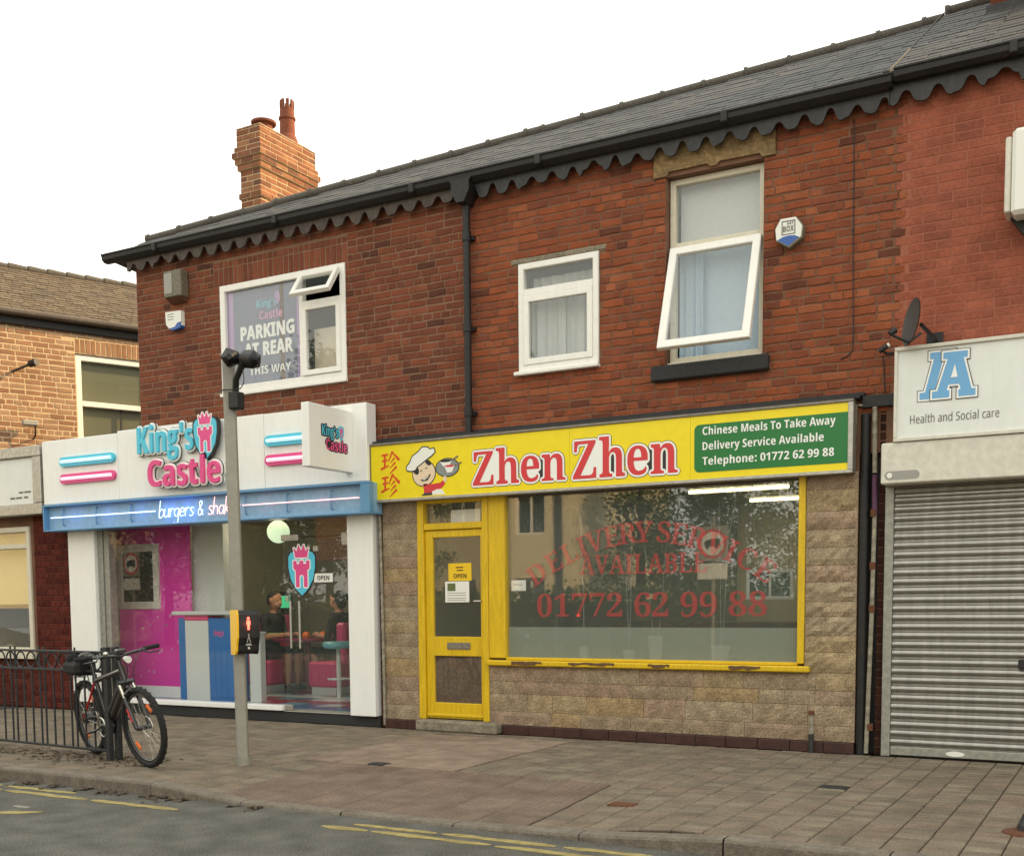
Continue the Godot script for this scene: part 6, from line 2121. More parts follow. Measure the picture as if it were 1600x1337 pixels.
func make_railing() -> void:
	var from := Vector3(-7.87, 0, 3.17)
	var dir := (Vector3(-9.67, 0, 3.03) - from).normalized()
	var end := dir.cross(Vector3.UP)
	for n in 2:
		var o := from + dir * (n * 1.92)
		var t := thing("guard_railing", ["black pedestrian railing panel with the bicycle leaning on it", "black pedestrian railing panel beyond the bicycle"][n], "railing", o, "railing along the kerb")
		for s in [0.0, 0.075] if n == 0 else [0.0]:
			var b := MB.new()
			b.x = Transform3D(Basis(dir, Vector3.UP, end), o + (Vector3(0, 0, 0) if s == 0.0 else -dir * 0.0 + end * -0.09))
			b.cbox(Vector3(-0.026, -0.02, -0.026), Vector3(0.026, 1.0, 0.026), 0.004)
			part(b, "post", M.rail_black, t)
		var at := func(a: float, y: float) -> Vector3: return o + dir * a + Vector3(0, y, 0)
		for y in [0.945, 0.775, 0.065]:
			var r := MB.new()
			r.x = Transform3D(Basis(dir, Vector3.UP, end), o)
			r.cbox(Vector3(0.03, y - 0.011, -0.014), Vector3(1.9, y + 0.011, 0.014), 0.003)
			part(r, "rail", M.rail_black, t)
		var a := 0.12
		var k := 0
		while a < 1.86:
			ptube("bar", [at.call(a, 0.066), at.call(a, 0.775)], 0.009, M.rail_black, t, 8)
			if k % 4 == 0 or k % 4 == 1:
				ptube("bar", [at.call(a, 0.775), at.call(a, 0.985)], 0.009, M.rail_black, t, 8)
			a += 0.13 if k % 4 != 0 else 0.075
			k += 1
		a = 0.27
		while a < 1.8:
			var pts := []
			for i in 18:
				pts.append(at.call(a + 0.068 * cos(TAU * i / 18), 0.86 + 0.072 * sin(TAU * i / 18)))
			var rb := MB.new()
			rb.tube(pts, 0.008, 6, true)
			part(rb, "ring", M.rail_black, t)
			a += 0.165


func make_bicycle() -> void:
	var rear := Vector3(-8.36, 0.0, 3.0)
	var front := Vector3(-7.22, 0.0, 3.41)
	var f := (front - rear).normalized()
	var t := thing("bicycle", "black mountain bike with orange reflectors leaning by the railing", "bicycle", rear)
	var base := Transform3D(Basis(f, Vector3.UP, f.cross(Vector3.UP)), rear) * Transform3D(Basis(Vector3.RIGHT, 0.13), Vector3.ZERO)
	var R := 0.345
	var WB := 1.21
	var wheel := func(c: Vector3, turn: float, called: String) -> Transform3D:
		return base * Transform3D(Basis(Vector3.UP, turn), c)
	var steer := 0.1
	for n in 2:
		var w: Transform3D = wheel.call(Vector3(0, R, 0), 0.0, "") if n == 0 else wheel.call(Vector3(WB, R, 0), steer, "")
		var ring := func(r: float, off: float, m := 40) -> Array:
			var a := []
			for i in m:
				a.append(w * Vector3(r * cos(TAU * i / m), r * sin(TAU * i / m), off))
			return a
		var ty := MB.new()
		ty.tube(ring.call(R - 0.027, 0.0), 0.027, 10, true)
		var wp := part(ty, "wheel", M.tyre, t)
		var tr := MB.new()
		for i in 60:
			var a := TAU * i / 60
			tr.x = w * Transform3D(Basis(Vector3.BACK, a), Vector3.ZERO) * Transform3D(Basis.IDENTITY, Vector3(R - 0.002, 0, 0.012 if i % 2 else -0.012))
			tr.box(Vector3(-0.006, -0.006, -0.007), Vector3(0.003, 0.006, 0.007))
		part(tr, "tread", M.tyre, wp)
		var rm := MB.new()
		rm.tube(ring.call(R - 0.06, 0.0), 0.012, 8, true)
		part(rm, "rim", M.bike_black, wp)
		var sp := MB.new()
		for i in 28:
			var a := TAU * i / 28
			sp.tube([w * Vector3(0.02 * cos(a + 0.6), 0.02 * sin(a + 0.6), 0.025 if i % 2 else -0.025), w * Vector3((R - 0.06) * cos(a), (R - 0.06) * sin(a), 0)], 0.0013, 4)
		part(sp, "spokes", M.chrome, wp)
		var hb := MB.new()
		hb.tube([w * Vector3(0, 0, -0.06), w * Vector3(0, 0, 0.06)], 0.022 if n else 0.05, 12)
		part(hb, "hub", M.bike_black, wp)
		var dk := MB.new()
		dk.tube(ring.call(0.085, -0.035, 24), 0.006, 6, true)
		part(dk, "brake_disc", M.chrome, wp)
		for a in [0.9, 4.0]:
			var rf := MB.new()
			rf.x = w * Transform3D(Basis(Vector3.BACK, a), Vector3.ZERO)
			rf.cbox(Vector3(0.2, -0.045, -0.008), Vector3(0.235, 0.045, 0.008), 0.006)
			part(rf, "wheel_reflector", M.reflector, wp)
	var T := func(pts: Array, r, called: String, m: Material, at := base) -> void:
		var q := []
		for p in pts:
			q.append(at * p)
		ptube(called, q, r, m, t, 10)
	var bb := Vector3(0.44, 0.3, 0)
	var head_lo := Vector3(0.98, 0.7, 0)
	var head_hi := Vector3(0.94, 0.82, 0)
	var seat_top := Vector3(0.28, 0.74, 0)
	T.call([bb, head_lo], 0.034, "down_tube", M.bike_black)
	T.call([seat_top + Vector3(0.02, -0.04, 0), head_hi], 0.024, "top_tube", M.bike_black)
	T.call([bb, seat_top], 0.02, "seat_tube", M.bike_black)
	T.call([head_lo + Vector3(0.01, -0.03, 0), head_hi + Vector3(-0.008, 0.03, 0)], 0.028, "head_tube", M.bike_black)
	for s in [-1.0, 1.0]:
		T.call([bb + Vector3(0, 0, 0.03 * s), Vector3(0, R, 0.06 * s)], 0.011, "chain_stay", M.bike_black)
		T.call([seat_top + Vector3(0.01, -0.06, 0.015 * s), Vector3(0, R, 0.06 * s)], 0.01, "seat_stay", M.bike_red if s > 0 else M.bike_black)
	T.call([seat_top, Vector3(0.24, 0.9, 0)], 0.015, "seat_post", M.bike_black)
	# motor and battery
	var mt := MB.new()
	mt.x = base
	mt.ball(bb, Vector3(0.09, 0.085, 0.06), 14)
	part(mt, "motor", M.bike_black, t)
	T.call([bb.lerp(head_lo, 0.18) + Vector3(-0.02, 0.04, 0), bb.lerp(head_lo, 0.8) + Vector3(-0.02, 0.04, 0)], 0.042, "battery", M.bike_black)
	var cr := MB.new()
	var ringp := []
	for i in 24:
		ringp.append(base * (bb + Vector3(0.085 * cos(TAU * i / 24), 0.085 * sin(TAU * i / 24), 0.065)))
	cr.tube(ringp, 0.008, 6, true)
	part(cr, "chainring", M.chrome, t)
	T.call([bb + Vector3(0, 0, 0.08), bb + Vector3(-0.16, -0.05, 0.09), bb + Vector3(-0.16, -0.05, 0.17)], 0.011, "crank", M.bike_black)
	T.call([bb + Vector3(0, 0, -0.08), bb + Vector3(0.16, 0.05, -0.09), bb + Vector3(0.16, 0.05, -0.17)], 0.011, "crank", M.bike_black)
	T.call([bb + Vector3(0, 0.085, 0.065), Vector3(0, R + 0.04, 0.055)], 0.004, "chain", M.bike_black)
	T.call([bb + Vector3(0, -0.085, 0.065), Vector3(0, R - 0.04, 0.055)], 0.004, "chain", M.bike_black)
	# saddle
	var sd := MB.new()
	sd.x = base
	sd.ball(Vector3(0.18, 0.92, 0), Vector3(0.12, 0.035, 0.075), 14)
	sd.ball(Vector3(0.3, 0.915, 0), Vector3(0.12, 0.025, 0.035), 12)
	part(sd, "saddle", M.bike_black, t)
	# rear carrier with a dark bag
	T.call([Vector3(-0.2, 0.72, 0.05), Vector3(0.2, 0.74, 0.05)], 0.006, "carrier_rail", M.bike_black)
	T.call([Vector3(-0.2, 0.72, -0.05), Vector3(0.2, 0.74, -0.05)], 0.006, "carrier_rail", M.bike_black)
	T.call([Vector3(0, R, 0.07), Vector3(-0.06, 0.72, 0.06)], 0.005, "carrier_stay", M.bike_black)
	T.call([Vector3(0, R, -0.07), Vector3(-0.06, 0.72, -0.06)], 0.005, "carrier_stay", M.bike_black)
	var bag := MB.new()
	bag.x = base
	bag.cbox(Vector3(-0.24, 0.74, -0.1), Vector3(0.12, 0.88, 0.1), 0.04)
	bag.ball(Vector3(-0.1, 0.9, 0.0), Vector3(0.12, 0.05, 0.09), 12)
	part(bag, "rear_bag", M.tyre, t)
	# fork and bars turn together
	var piv := base * Transform3D(Basis.IDENTITY, Vector3(WB, 0, 0)) * Transform3D(Basis(Vector3.UP, steer), Vector3.ZERO)
	for s in [-1.0, 1.0]:
		T.call([Vector3(0, R, 0.062 * s), Vector3(-0.13, 0.6, 0.062 * s)], 0.02, "fork_lower", M.bike_black, piv)
		T.call([Vector3(-0.13, 0.6, 0.062 * s), Vector3(-0.19, 0.72, 0.062 * s)], 0.014, "fork_stanchion", M.chrome, piv)
	T.call([Vector3(-0.02, R + 0.06, 0.084), Vector3(-0.08, R + 0.17, 0.084)], 0.008, "fork_decal", M.bike_red, piv)
	T.call([Vector3(-0.125, 0.62, 0.062), Vector3(-0.1, 0.66, 0.04), Vector3(-0.1, 0.66, -0.04), Vector3(-0.125, 0.62, -0.062)], 0.013, "fork_arch", M.bike_black, piv)
	T.call([Vector3(-0.19, 0.725, -0.075), Vector3(-0.19, 0.725, 0.075)], 0.022, "fork_crown", M.bike_black, piv)
	T.call([Vector3(-0.19, 0.72, 0), Vector3(-0.26, 0.93, 0)], 0.02, "steerer", M.bike_black, piv)
	T.call([Vector3(-0.26, 0.93, 0), Vector3(-0.19, 0.95, 0)], 0.02, "stem", M.bike_black, piv)
	T.call([Vector3(-0.24, 0.975, -0.37), Vector3(-0.2, 0.96, -0.1), Vector3(-0.19, 0.95, 0), Vector3(-0.2, 0.96, 0.1), Vector3(-0.24, 0.975, 0.37)], 0.014, "handlebar", M.bike_black, piv)
	for s in [-1.0, 1.0]:
		T.call([Vector3(-0.225, 0.972, 0.24 * s), Vector3(-0.242, 0.976, 0.38 * s)], 0.019, "grip", M.tyre, piv)
		T.call([Vector3(-0.2, 0.965, 0.2 * s), Vector3(-0.15, 0.94, 0.24 * s), Vector3(-0.17, 0.94, 0.34 * s)], 0.007, "brake_lever", M.bike_black, piv)
		var cq := []
		for p in bezier([Vector3(-0.18, 0.96, 0.2 * s), Vector3(-0.05, 1.0, 0.12 * s), Vector3(-0.06, 0.85, 0.03 * s), Vector3(-0.14, 0.7, 0.05 * s)]):
			cq.append(piv * p)
		ptube("cable", cq, 0.0035, M.bike_black, t, 5)
	var bell := MB.new()
	bell.x = piv
	bell.ball(Vector3(-0.19, 0.985, 0.13), Vector3(0.025, 0.02, 0.025), 10)
	part(bell, "bell", M.chrome, t)
	var ds := MB.new()
	ds.x = piv
	ds.cbox(Vector3(-0.23, 0.97, -0.04), Vector3(-0.16, 1.01, 0.04), 0.012)
	part(ds, "display", M.bike_black, t)
	var hl := MB.new()
	hl.tube([piv * Vector3(-0.17, 0.92, -0.02), piv * Vector3(-0.11, 0.915, -0.02)], [0.024, 0.03], 12)
	part(hl, "headlamp", M.white_plastic, t)


# ---------------------------------------------------------------- the shop and house at the left
func make_left_shop() -> void:
	var t := thing("corner_shop", "low shop with a pale grey sign box and reflecting window at the railing end", "shop", Vector3(-14.2, 0, 0))
	var hole := [-15.6, -13.06, 0.78, 2.42]
	var wall := shell("wall", -15.8, -13.0, 0.0, 3.3, -0.25, -0.012, [hole], M.mortar_dark, t)
	var rt := [L(110, 52, 44), L(120, 56, 46), L(104, 48, 42), L(128, 62, 50)]
	place(lay(-15.8, -13.0, 0.0, 0.74, [], rt, {"joint": 0.008}), "brick", M.brick, wall, Transform3D.IDENTITY, 0.0)
	var b := MB.new()
	b.frame(-15.6, -13.06, 0.74, 2.44, 0.07, -0.1, 0.02, 0.006)
	b.cbox(Vector3(-15.53, 2.15, -0.1), Vector3(-13.13, 2.21, 0.02), 0.005)
	part(b, "window_frame", M.old_paint, t)
	part(_bx(Vector3(-15.54, 0.8, -0.05), Vector3(-13.12, 2.38, -0.04)), "shop_window", M.glass, t)
	pbox("painted_reflection", Vector3(-15.5, 1.4, -0.2), Vector3(-13.1, 2.4, -0.19), M.reflection_yellow, t, 0.001)  # pale panel painted as the bright reflection in the upper glass
	room(t, -15.6, -13.0, 0.1, 2.6, -2.5, M.room_plain, "shop_room", -0.255)
	part(_bx(Vector3(-15.54, 0.8, -0.075), Vector3(-13.12, 2.38, -0.067)), "added_pane", M.glass, t)  # extra pane added to strengthen what this window reflects
	pbox("window_sill", Vector3(-15.65, 0.66, -0.02), Vector3(-13.02, 0.738, 0.08), M.old_paint, t)
	pbox("flat_roof", Vector3(-15.8, 3.302, -3.2), Vector3(-12.5, 3.4, 0.02), M.lead, t)
	var s := thing("shop_sign", "pale grey sign box with small dark print beside the white burger fascia", "sign", Vector3(-14.1, 2.58, 0.1))
	pbox("panel", Vector3(-15.8, 2.72, 0.03), Vector3(-12.72, 3.32, 0.16), M.sign_white, s, 0.004)
	pbox("top_trim", Vector3(-15.8, 3.322, 0.025), Vector3(-12.56, 3.46, 0.2), M.alloy, s, 0.01)
	pbox("bottom_trim", Vector3(-15.8, 2.57, 0.025), Vector3(-12.56, 2.718, 0.2), M.alloy, s, 0.01)
	pbox("end_trim", Vector3(-12.718, 2.719, 0.025), Vector3(-12.56, 3.321, 0.2), M.alloy, s, 0.01)
	for q in [[-13.04, 2.86, 0.09], [-12.93, 2.862, 0.13], [-13.22, 2.79, 0.1], [-13.1, 2.792, 0.12], [-12.94, 2.794, 0.08]]:
		pbox("print_line", Vector3(q[0], q[1], 0.16), Vector3(q[0] + q[2], q[1] + 0.024, 0.1625), M.text_grey, s, 0.0005)


func make_left_house() -> void:
	var o := Vector3(-14.671, 0, -0.895)
	var dx := Vector3(0.42132, 0, -0.90691)
	var nz := Vector3(0.90691, 0, 0.42132)
	var at := Transform3D(Basis(dx, Vector3.UP, nz), o)
	var t := thing("orange_brick_house", "sunlit orange brick house with a brown tiled roof behind the low shops", "house", Vector3(-14.2, 0, -1.9))
	var hole := [1.03, 2.35, 3.2, 5.2]
	var wall := shell("wall", -1.2, 3.6, 0.0, 5.6, -0.25, -0.005, [hole], M.mortar_pale, t, at)
	var tones := [L(206, 160, 124), L(211, 166, 129), L(200, 152, 116), L(193, 145, 112), L(214, 173, 138), L(203, 156, 122), L(188, 141, 111), L(208, 168, 133)]
	var arch := [1.03, 2.35, 5.2, 5.42]
	var bricks := lay(-0.6, 3.6, 2.9, 5.6, [hole, arch], tones, {"seed": 23.0, "joint": 0.015, "course": 0.08})
	var x := 1.03
	while x < 2.35:
		bricks.append([x + 0.04, 5.31, 0.066, 0.205, tones[rng.randi() % 5]])
		x += 0.078
	place(bricks, "brick", M.brick, wall, at, 0.0, {"limit": 300, "jag": 0.004, "cut": 0.005})
	# sash window
	var b := MB.new()
	b.x = at
	b.frame(1.035, 2.345, 3.2, 5.19, 0.085, -0.12, -0.03, 0.006)
	b.cbox(Vector3(1.12, 4.42, -0.12), Vector3(2.26, 4.5, -0.03), 0.006)
	var wf := part(b, "window", M.upvc, t)
	var up := MB.new()
	up.x = at
	up.box(Vector3(1.11, 4.49, -0.08), Vector3(2.27, 5.12, -0.074))
	part(up, "pane", M.glass, wf)
	var dn := MB.new()
	dn.x = at
	dn.box(Vector3(1.11, 3.27, -0.08), Vector3(2.27, 4.43, -0.074))
	part(dn, "pane", M.glass, wf)
	var bar := MB.new()
	bar.x = at
	bar.box(Vector3(1.7, 3.27, -0.11), Vector3(1.725, 4.42, -0.082))
	part(bar, "glazing_bar", M.black_paint, wf)
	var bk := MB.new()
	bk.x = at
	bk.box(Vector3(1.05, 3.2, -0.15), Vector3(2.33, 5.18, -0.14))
	part(bk, "painted_reflection", M.reflection_olive, t)  # olive panel close behind the panes, painted as their reflection
	# eaves and roof
	var g := MB.new()
	g.x = at
	g.cbox(Vector3(-1.3, 5.5, 0.002), Vector3(3.7, 5.62, 0.05), 0.006)
	part(g, "eaves_board", M.black_paint, t)
	var gt := MB.new()
	gt.x = at
	gt.tube([Vector3(-1.3, 5.66, 0.11), Vector3(3.7, 5.66, 0.11)], 0.05, 10)
	part(gt, "gutter", M.brown_paint, t)
	var pitch := 0.6
	var sl := Vector3(0, pitch, -1).normalized()
	var nr := Vector3(0, 1, pitch).normalized()
	var run := 1.72
	var base := MB.new()
	base.x = at
	var y0 := 5.69
	base.col = L(96, 80, 62)
	base.quad(Vector3(-1.3, y0, 0.12), Vector3(3.7, y0, 0.12), Vector3(3.7, y0 + pitch * (run + 0.12), -run), Vector3(-1.3, y0 + pitch * (run + 0.12), -run))
	base.quad(Vector3(-1.3, y0 + pitch * (run + 0.12), -run), Vector3(3.7, y0 + pitch * (run + 0.12), -run), Vector3(3.7, y0, -2 * run), Vector3(-1.3, y0, -2 * run))
	base.box(Vector3(-1.2, 0, -2 * run), Vector3(3.6, 5.55, -2 * run + 0.2))
	base.col = L(96, 80, 62)
	var r := part(base, "roof", M.roof_tile, t)
	var rt := [L(118, 103, 82), L(111, 96, 77), L(124, 108, 86), L(104, 91, 73), L(116, 99, 77)]
	place(lay(-1.3, 3.7, 0.0, 2.12, [], rt, {"course": 0.11, "length": 0.17, "joint": 0.005, "headers": 99999}), "tile", M.roof_tile, r, at * Transform3D(Basis(Vector3.RIGHT, sl, nr), Vector3(0, y0, 0.13)), 0.006, {"tilt": 0.1, "limit": 300, "depth": 0.014, "cut": 0.002, "wobble": 0.003})
	var k := -1.3
	while k < 3.6:
		var mb := MB.new()
		mb.x = at
		mb.tube([Vector3(k, y0 + pitch * (run + 0.12) + 0.01, -run), Vector3(k + 0.04, y0 + pitch * (run + 0.12) + 0.01, -run), Vector3(k + 0.3, y0 + pitch * (run + 0.12), -run)], [0.07, 0.07, 0.058], 8)
		part(mb, "ridge_tile", M.ridge_clay, r)
		k += 0.3
	# lamp and camera on the wall
	var l := thing("floodlight", "short dark tube lamp sticking out of the orange brick", "lamp", at * Vector3(0.3, 4.9, 0.05))
	var lm := MB.new()
	lm.x = at
	lm.tube([Vector3(0.12, 4.82, 0.0), Vector3(0.34, 4.92, 0.22)], 0.02, 8)
	part(lm, "arm", M.brown_paint, l)
	var lh := MB.new()
	lh.x = at
	lh.tube([Vector3(0.33, 4.92, 0.2), Vector3(0.4, 4.94, 0.3)], [0.05, 0.055], 12)
	part(lh, "lamp_head", M.black_plastic, l)
	var c := thing("wall_camera", "small grey camera on a stem on the orange brick", "camera", at * Vector3(0.3, 4.05, 0.05))
	var cm := MB.new()
	cm.x = at
	cm.cbox(Vector3(0.2, 4.03, 0.1), Vector3(0.42, 4.11, 0.2), 0.015)
	part(cm, "body", M.sticker_grey, c)
	var cs := MB.new()
	cs.x = at
	cs.tube([Vector3(0.38, 3.86, 0.0), Vector3(0.38, 3.9, 0.14), Vector3(0.38, 4.03, 0.15)], 0.012, 8)
	part(cs, "stem", M.black_plastic, c)


# ---------------------------------------------------------------- people
# bones: [from, to, radius, radius, tone]; one continuous surface round them
func body_mesh(bones: Array, cell: float) -> ArrayMesh:
	var lo := Vector3.ONE * 1e9
	var hi := -lo
	for b in bones:
		for i in 2:
			lo = lo.min(b[i] - Vector3.ONE * (b[2 + i] + cell * 2))
			hi = hi.max(b[i] + Vector3.ONE * (b[2 + i] + cell * 2))
	var n := Vector3i(((hi - lo) / cell).ceil()) + Vector3i.ONE
	var field := PackedFloat32Array()
	field.resize(n.x * n.y * n.z)
	field.fill(1.0)
	var soft := 0.035
	for b in bones:
		var p0: Vector3 = b[0]
		var d: Vector3 = b[1] - b[0]
		var l2 := maxf(d.length_squared(), 1e-9)
		var big := maxf(b[2], b[3]) + 0.1
		var c0 := Vector3i(((p0.min(b[1]) - Vector3.ONE * big - lo) / cell).floor()).clamp(Vector3i.ZERO, n - Vector3i.ONE)
		var c1 := Vector3i(((p0.max(b[1]) + Vector3.ONE * big - lo) / cell).ceil()).clamp(Vector3i.ZERO, n - Vector3i.ONE)
		for z in range(c0.z, c1.z + 1):
			for y in range(c0.y, c1.y + 1):
				for x in range(c0.x, c1.x + 1):
					var p := lo + Vector3(x, y, z) * cell
					var t := clampf((p - p0).dot(d) / l2, 0.0, 1.0)
					var dist := p.distance_to(p0 + d * t) - lerpf(b[2], b[3], t)
					var i := x + n.x * (y + n.y * z)
					var old := field[i]
					var h := maxf(soft - absf(old - dist), 0.0) / soft
					field[i] = minf(old, dist) - h * h * soft * 0.25
	var vert := {}
	var pos := PackedVector3Array()
	for z in n.z - 1:
		for y in n.y - 1:
			for x in n.x - 1:
				var sum := Vector3.ZERO
				var cnt := 0
				var v := []
				for k in 8:
					v.append(field[x + (k & 1) + n.x * (y + ((k >> 1) & 1) + n.y * (z + (k >> 2)))])
				for e in [[0, 1], [2, 3], [4, 5], [6, 7], [0, 2], [1, 3], [4, 6], [5, 7], [0, 4], [1, 5], [2, 6], [3, 7]]:
					var a: float = v[e[0]]
					var b: float = v[e[1]]
					if (a < 0) != (b < 0):
						var t := a / (a - b)
						sum += Vector3(e[0] & 1, (e[0] >> 1) & 1, e[0] >> 2).lerp(Vector3(e[1] & 1, (e[1] >> 1) & 1, e[1] >> 2), t)
						cnt += 1
				if cnt:
					vert[Vector3i(x, y, z)] = pos.size()
					pos.append(lo + (Vector3(x, y, z) + sum / cnt) * cell)
	var nor := PackedVector3Array()
	var col := PackedColorArray()
	for p in pos:
		var q := (p - lo) / cell
		var c := Vector3i(q.round()).clamp(Vector3i.ONE, n - Vector3i.ONE * 2)
		var f := func(dx: int, dy: int, dz: int) -> float: return field[c.x + dx + n.x * (c.y + dy + n.y * (c.z + dz))]
		nor.append(Vector3(f.call(1, 0, 0) - f.call(-1, 0, 0), f.call(0, 1, 0) - f.call(0, -1, 0), f.call(0, 0, 1) - f.call(0, 0, -1)).normalized())
		var best := 1e9
		var tone := Color.WHITE
		for b in bones:
			var d: Vector3 = b[1] - b[0]
			var t := clampf((p - b[0]).dot(d) / maxf(d.length_squared(), 1e-9), 0.0, 1.0)
			var dist := p.distance_to(b[0] + d * t) - lerpf(b[2], b[3], t)
			if dist < best:
				best = dist
				tone = b[4]
		col.append(tone)
	var idx := PackedInt32Array()
	for key in vert:
		for ax in 3:
			var u := Vector3i.ZERO
			var w := Vector3i.ZERO
			var d := Vector3i.ZERO
			d[ax] = 1
			u[(ax + 1) % 3] = 1
			w[(ax + 2) % 3] = 1
			var a: float = field[key.x + n.x * (key.y + n.y * key.z)]
			var e: Vector3i = key + d
			if e.x >= n.x or e.y >= n.y or e.z >= n.z:
				continue
			var b: float = field[e.x + n.x * (e.y + n.y * e.z)]
			if (a < 0) == (b < 0):
				continue
			if not (vert.has(key - u) and vert.has(key - w) and vert.has(key - u - w)):
				continue
			var q := [vert[key - u - w], vert[key - w], vert[key], vert[key - u]]
			if a < 0:
				idx.append_array(PackedInt32Array([q[0], q[2], q[1], q[0], q[3], q[2]]))
			else:
				idx.append_array(PackedInt32Array([q[0], q[1], q[2], q[0], q[2], q[3]]))
	var arr := []
	arr.resize(Mesh.ARRAY_MAX)
	arr[Mesh.ARRAY_VERTEX] = pos
	arr[Mesh.ARRAY_NORMAL] = nor
	arr[Mesh.ARRAY_COLOR] = col
	arr[Mesh.ARRAY_INDEX] = idx
	var m := ArrayMesh.new()
	m.add_surface_from_arrays(Mesh.PRIMITIVE_TRIANGLES, arr)
	return m


# a seated person facing +x in local axes; hips at the origin
func seated(at: Transform3D, skin: Color, shirt: Color, legs: Color, shin: Color, label: String, long_hair: bool, stripe: bool) -> void:
	var t := thing("person", label, "person", at.origin)
	var b := []
	var V := func(x: float, y: float, z: float) -> Vector3: return at * Vector3(x, y, z)
	b.append([V.call(0, 0.0, -0.07), V.call(0, 0.0, 0.07), 0.12, 0.12, legs])
	b.append([V.call(0, 0.06, 0), V.call(0.02, 0.28, 0), 0.125, 0.13, shirt])
	b.append([V.call(0.02, 0.28, 0), V.call(0.06, 0.42, 0), 0.13, 0.12, shirt])
	b.append([V.call(0.05, 0.46, -0.15), V.call(0.05, 0.46, 0.15), 0.07, 0.07, shirt])
	b.append([V.call(0.06, 0.48, 0), V.call(0.09, 0.6, 0), 0.052, 0.048, skin])
	b.append([V.call(0.1, 0.66, 0), V.call(0.115, 0.74, 0), 0.078, 0.088, skin])
	b.append([V.call(0.175, 0.635, 0), V.call(0.16, 0.66, 0), 0.035, 0.045, skin])
	b.append([V.call(0.198, 0.69, 0), V.call(0.212, 0.672, 0), 0.012, 0.016, skin])
	for s in [-1.0, 1.0]:
		b.append([V.call(0.1, 0.69, 0.08 * s), V.call(0.1, 0.71, 0.088 * s), 0.018, 0.02, skin])
		b.append([V.call(0.05, 0.45, 0.18 * s), V.call(0.1, 0.2, 0.22 * s), 0.052, 0.044, shirt])
		b.append([V.call(0.1, 0.2, 0.22 * s), V.call(0.33, 0.22, 0.13 * s), 0.042, 0.03, skin])
		b.append([V.call(0.33, 0.22, 0.13 * s), V.call(0.4, 0.235, 0.1 * s), 0.03, 0.026, skin])
		for k in 4:
			var off := (k - 1.5) * 0.02
			b.append([V.call(0.4, 0.24, 0.1 * s + off), V.call(0.455 - absf(off) * 0.4, 0.225, 0.09 * s + off), 0.011, 0.009, skin])
		b.append([V.call(0.37, 0.245, 0.08 * s), V.call(0.41, 0.26, 0.055 * s), 0.012, 0.01, skin])
		b.append([V.call(0.03, -0.02, 0.09 * s), V.call(0.42, 0.0, 0.11 * s), 0.088, 0.062, legs])
		b.append([V.call(0.42, 0.0, 0.11 * s), V.call(0.4, -0.26, 0.11 * s), 0.058, 0.052, shin])
		b.append([V.call(0.4, -0.26, 0.11 * s), V.call(0.4, -0.43, 0.11 * s), 0.05, 0.034, shin])
		b.append([V.call(0.39, -0.5, 0.11 * s), V.call(0.52, -0.515, 0.12 * s), 0.04, 0.034, L(30, 28, 28)])
	var o := MeshInstance3D.new()
	o.mesh = body_mesh(b, 0.018)
	o.name = "body"
	o.material_override = M.body
	t.add_child(o, true)
	o.global_transform = Transform3D.IDENTITY
	var hair := MB.new()
	hair.x = at
	hair.col = L(30, 24, 20)
	hair.ball(Vector3(0.095, 0.755, 0), Vector3(0.1, 0.085, 0.095), 16)
	hair.ball(Vector3(0.06, 0.705, 0), Vector3(0.075, 0.085, 0.09), 14)
	if long_hair:
		hair.ball(Vector3(0.03, 0.7, 0), Vector3(0.07, 0.12, 0.09), 14)
		hair.ball(Vector3(-0.03, 0.75, 0), Vector3(0.06, 0.06, 0.06), 12)
	part(hair, "hair", M.body, t)
	var face := MB.new()
	face.x = at
	face.col = L(34, 26, 22)
	for s in [-1.0, 1.0]:
		face.ball(Vector3(0.194, 0.708, 0.03 * s), Vector3(0.006, 0.006, 0.011), 8)
	face.col = L(150, 84, 74)
	face.ball(Vector3(0.204, 0.642, 0.0), Vector3(0.006, 0.006, 0.022), 8)
	part(face, "features", M.body, t)
	if stripe:
		var st := MB.new()
		var ring := []
		for k in 24:
			ring.append(at * Vector3(0.02 + 0.15 * cos(TAU * k / 24), 0.24, 0.162 * sin(TAU * k / 24)))
		st.col = L(150, 176, 96)
		st.tube(ring, 0.018, 6, true)
		part(st, "shirt_stripe", M.body, t)


func make_people() -> void:
	seated(Transform3D(Basis.IDENTITY, Vector3(-10.66, 0.72, -2.0)), L(178, 128, 100), L(30, 32, 36), L(36, 40, 50), L(170, 122, 96), "person in a dark top with a pale stripe sitting at the plum table", false, true)
	seated(Transform3D(Basis(Vector3.UP, PI), Vector3(-9.52, 0.72, -2.2)), L(186, 136, 108), L(34, 30, 32), L(28, 26, 28), L(190, 142, 112), "person with tied dark hair and bare legs facing the striped top", true, false)


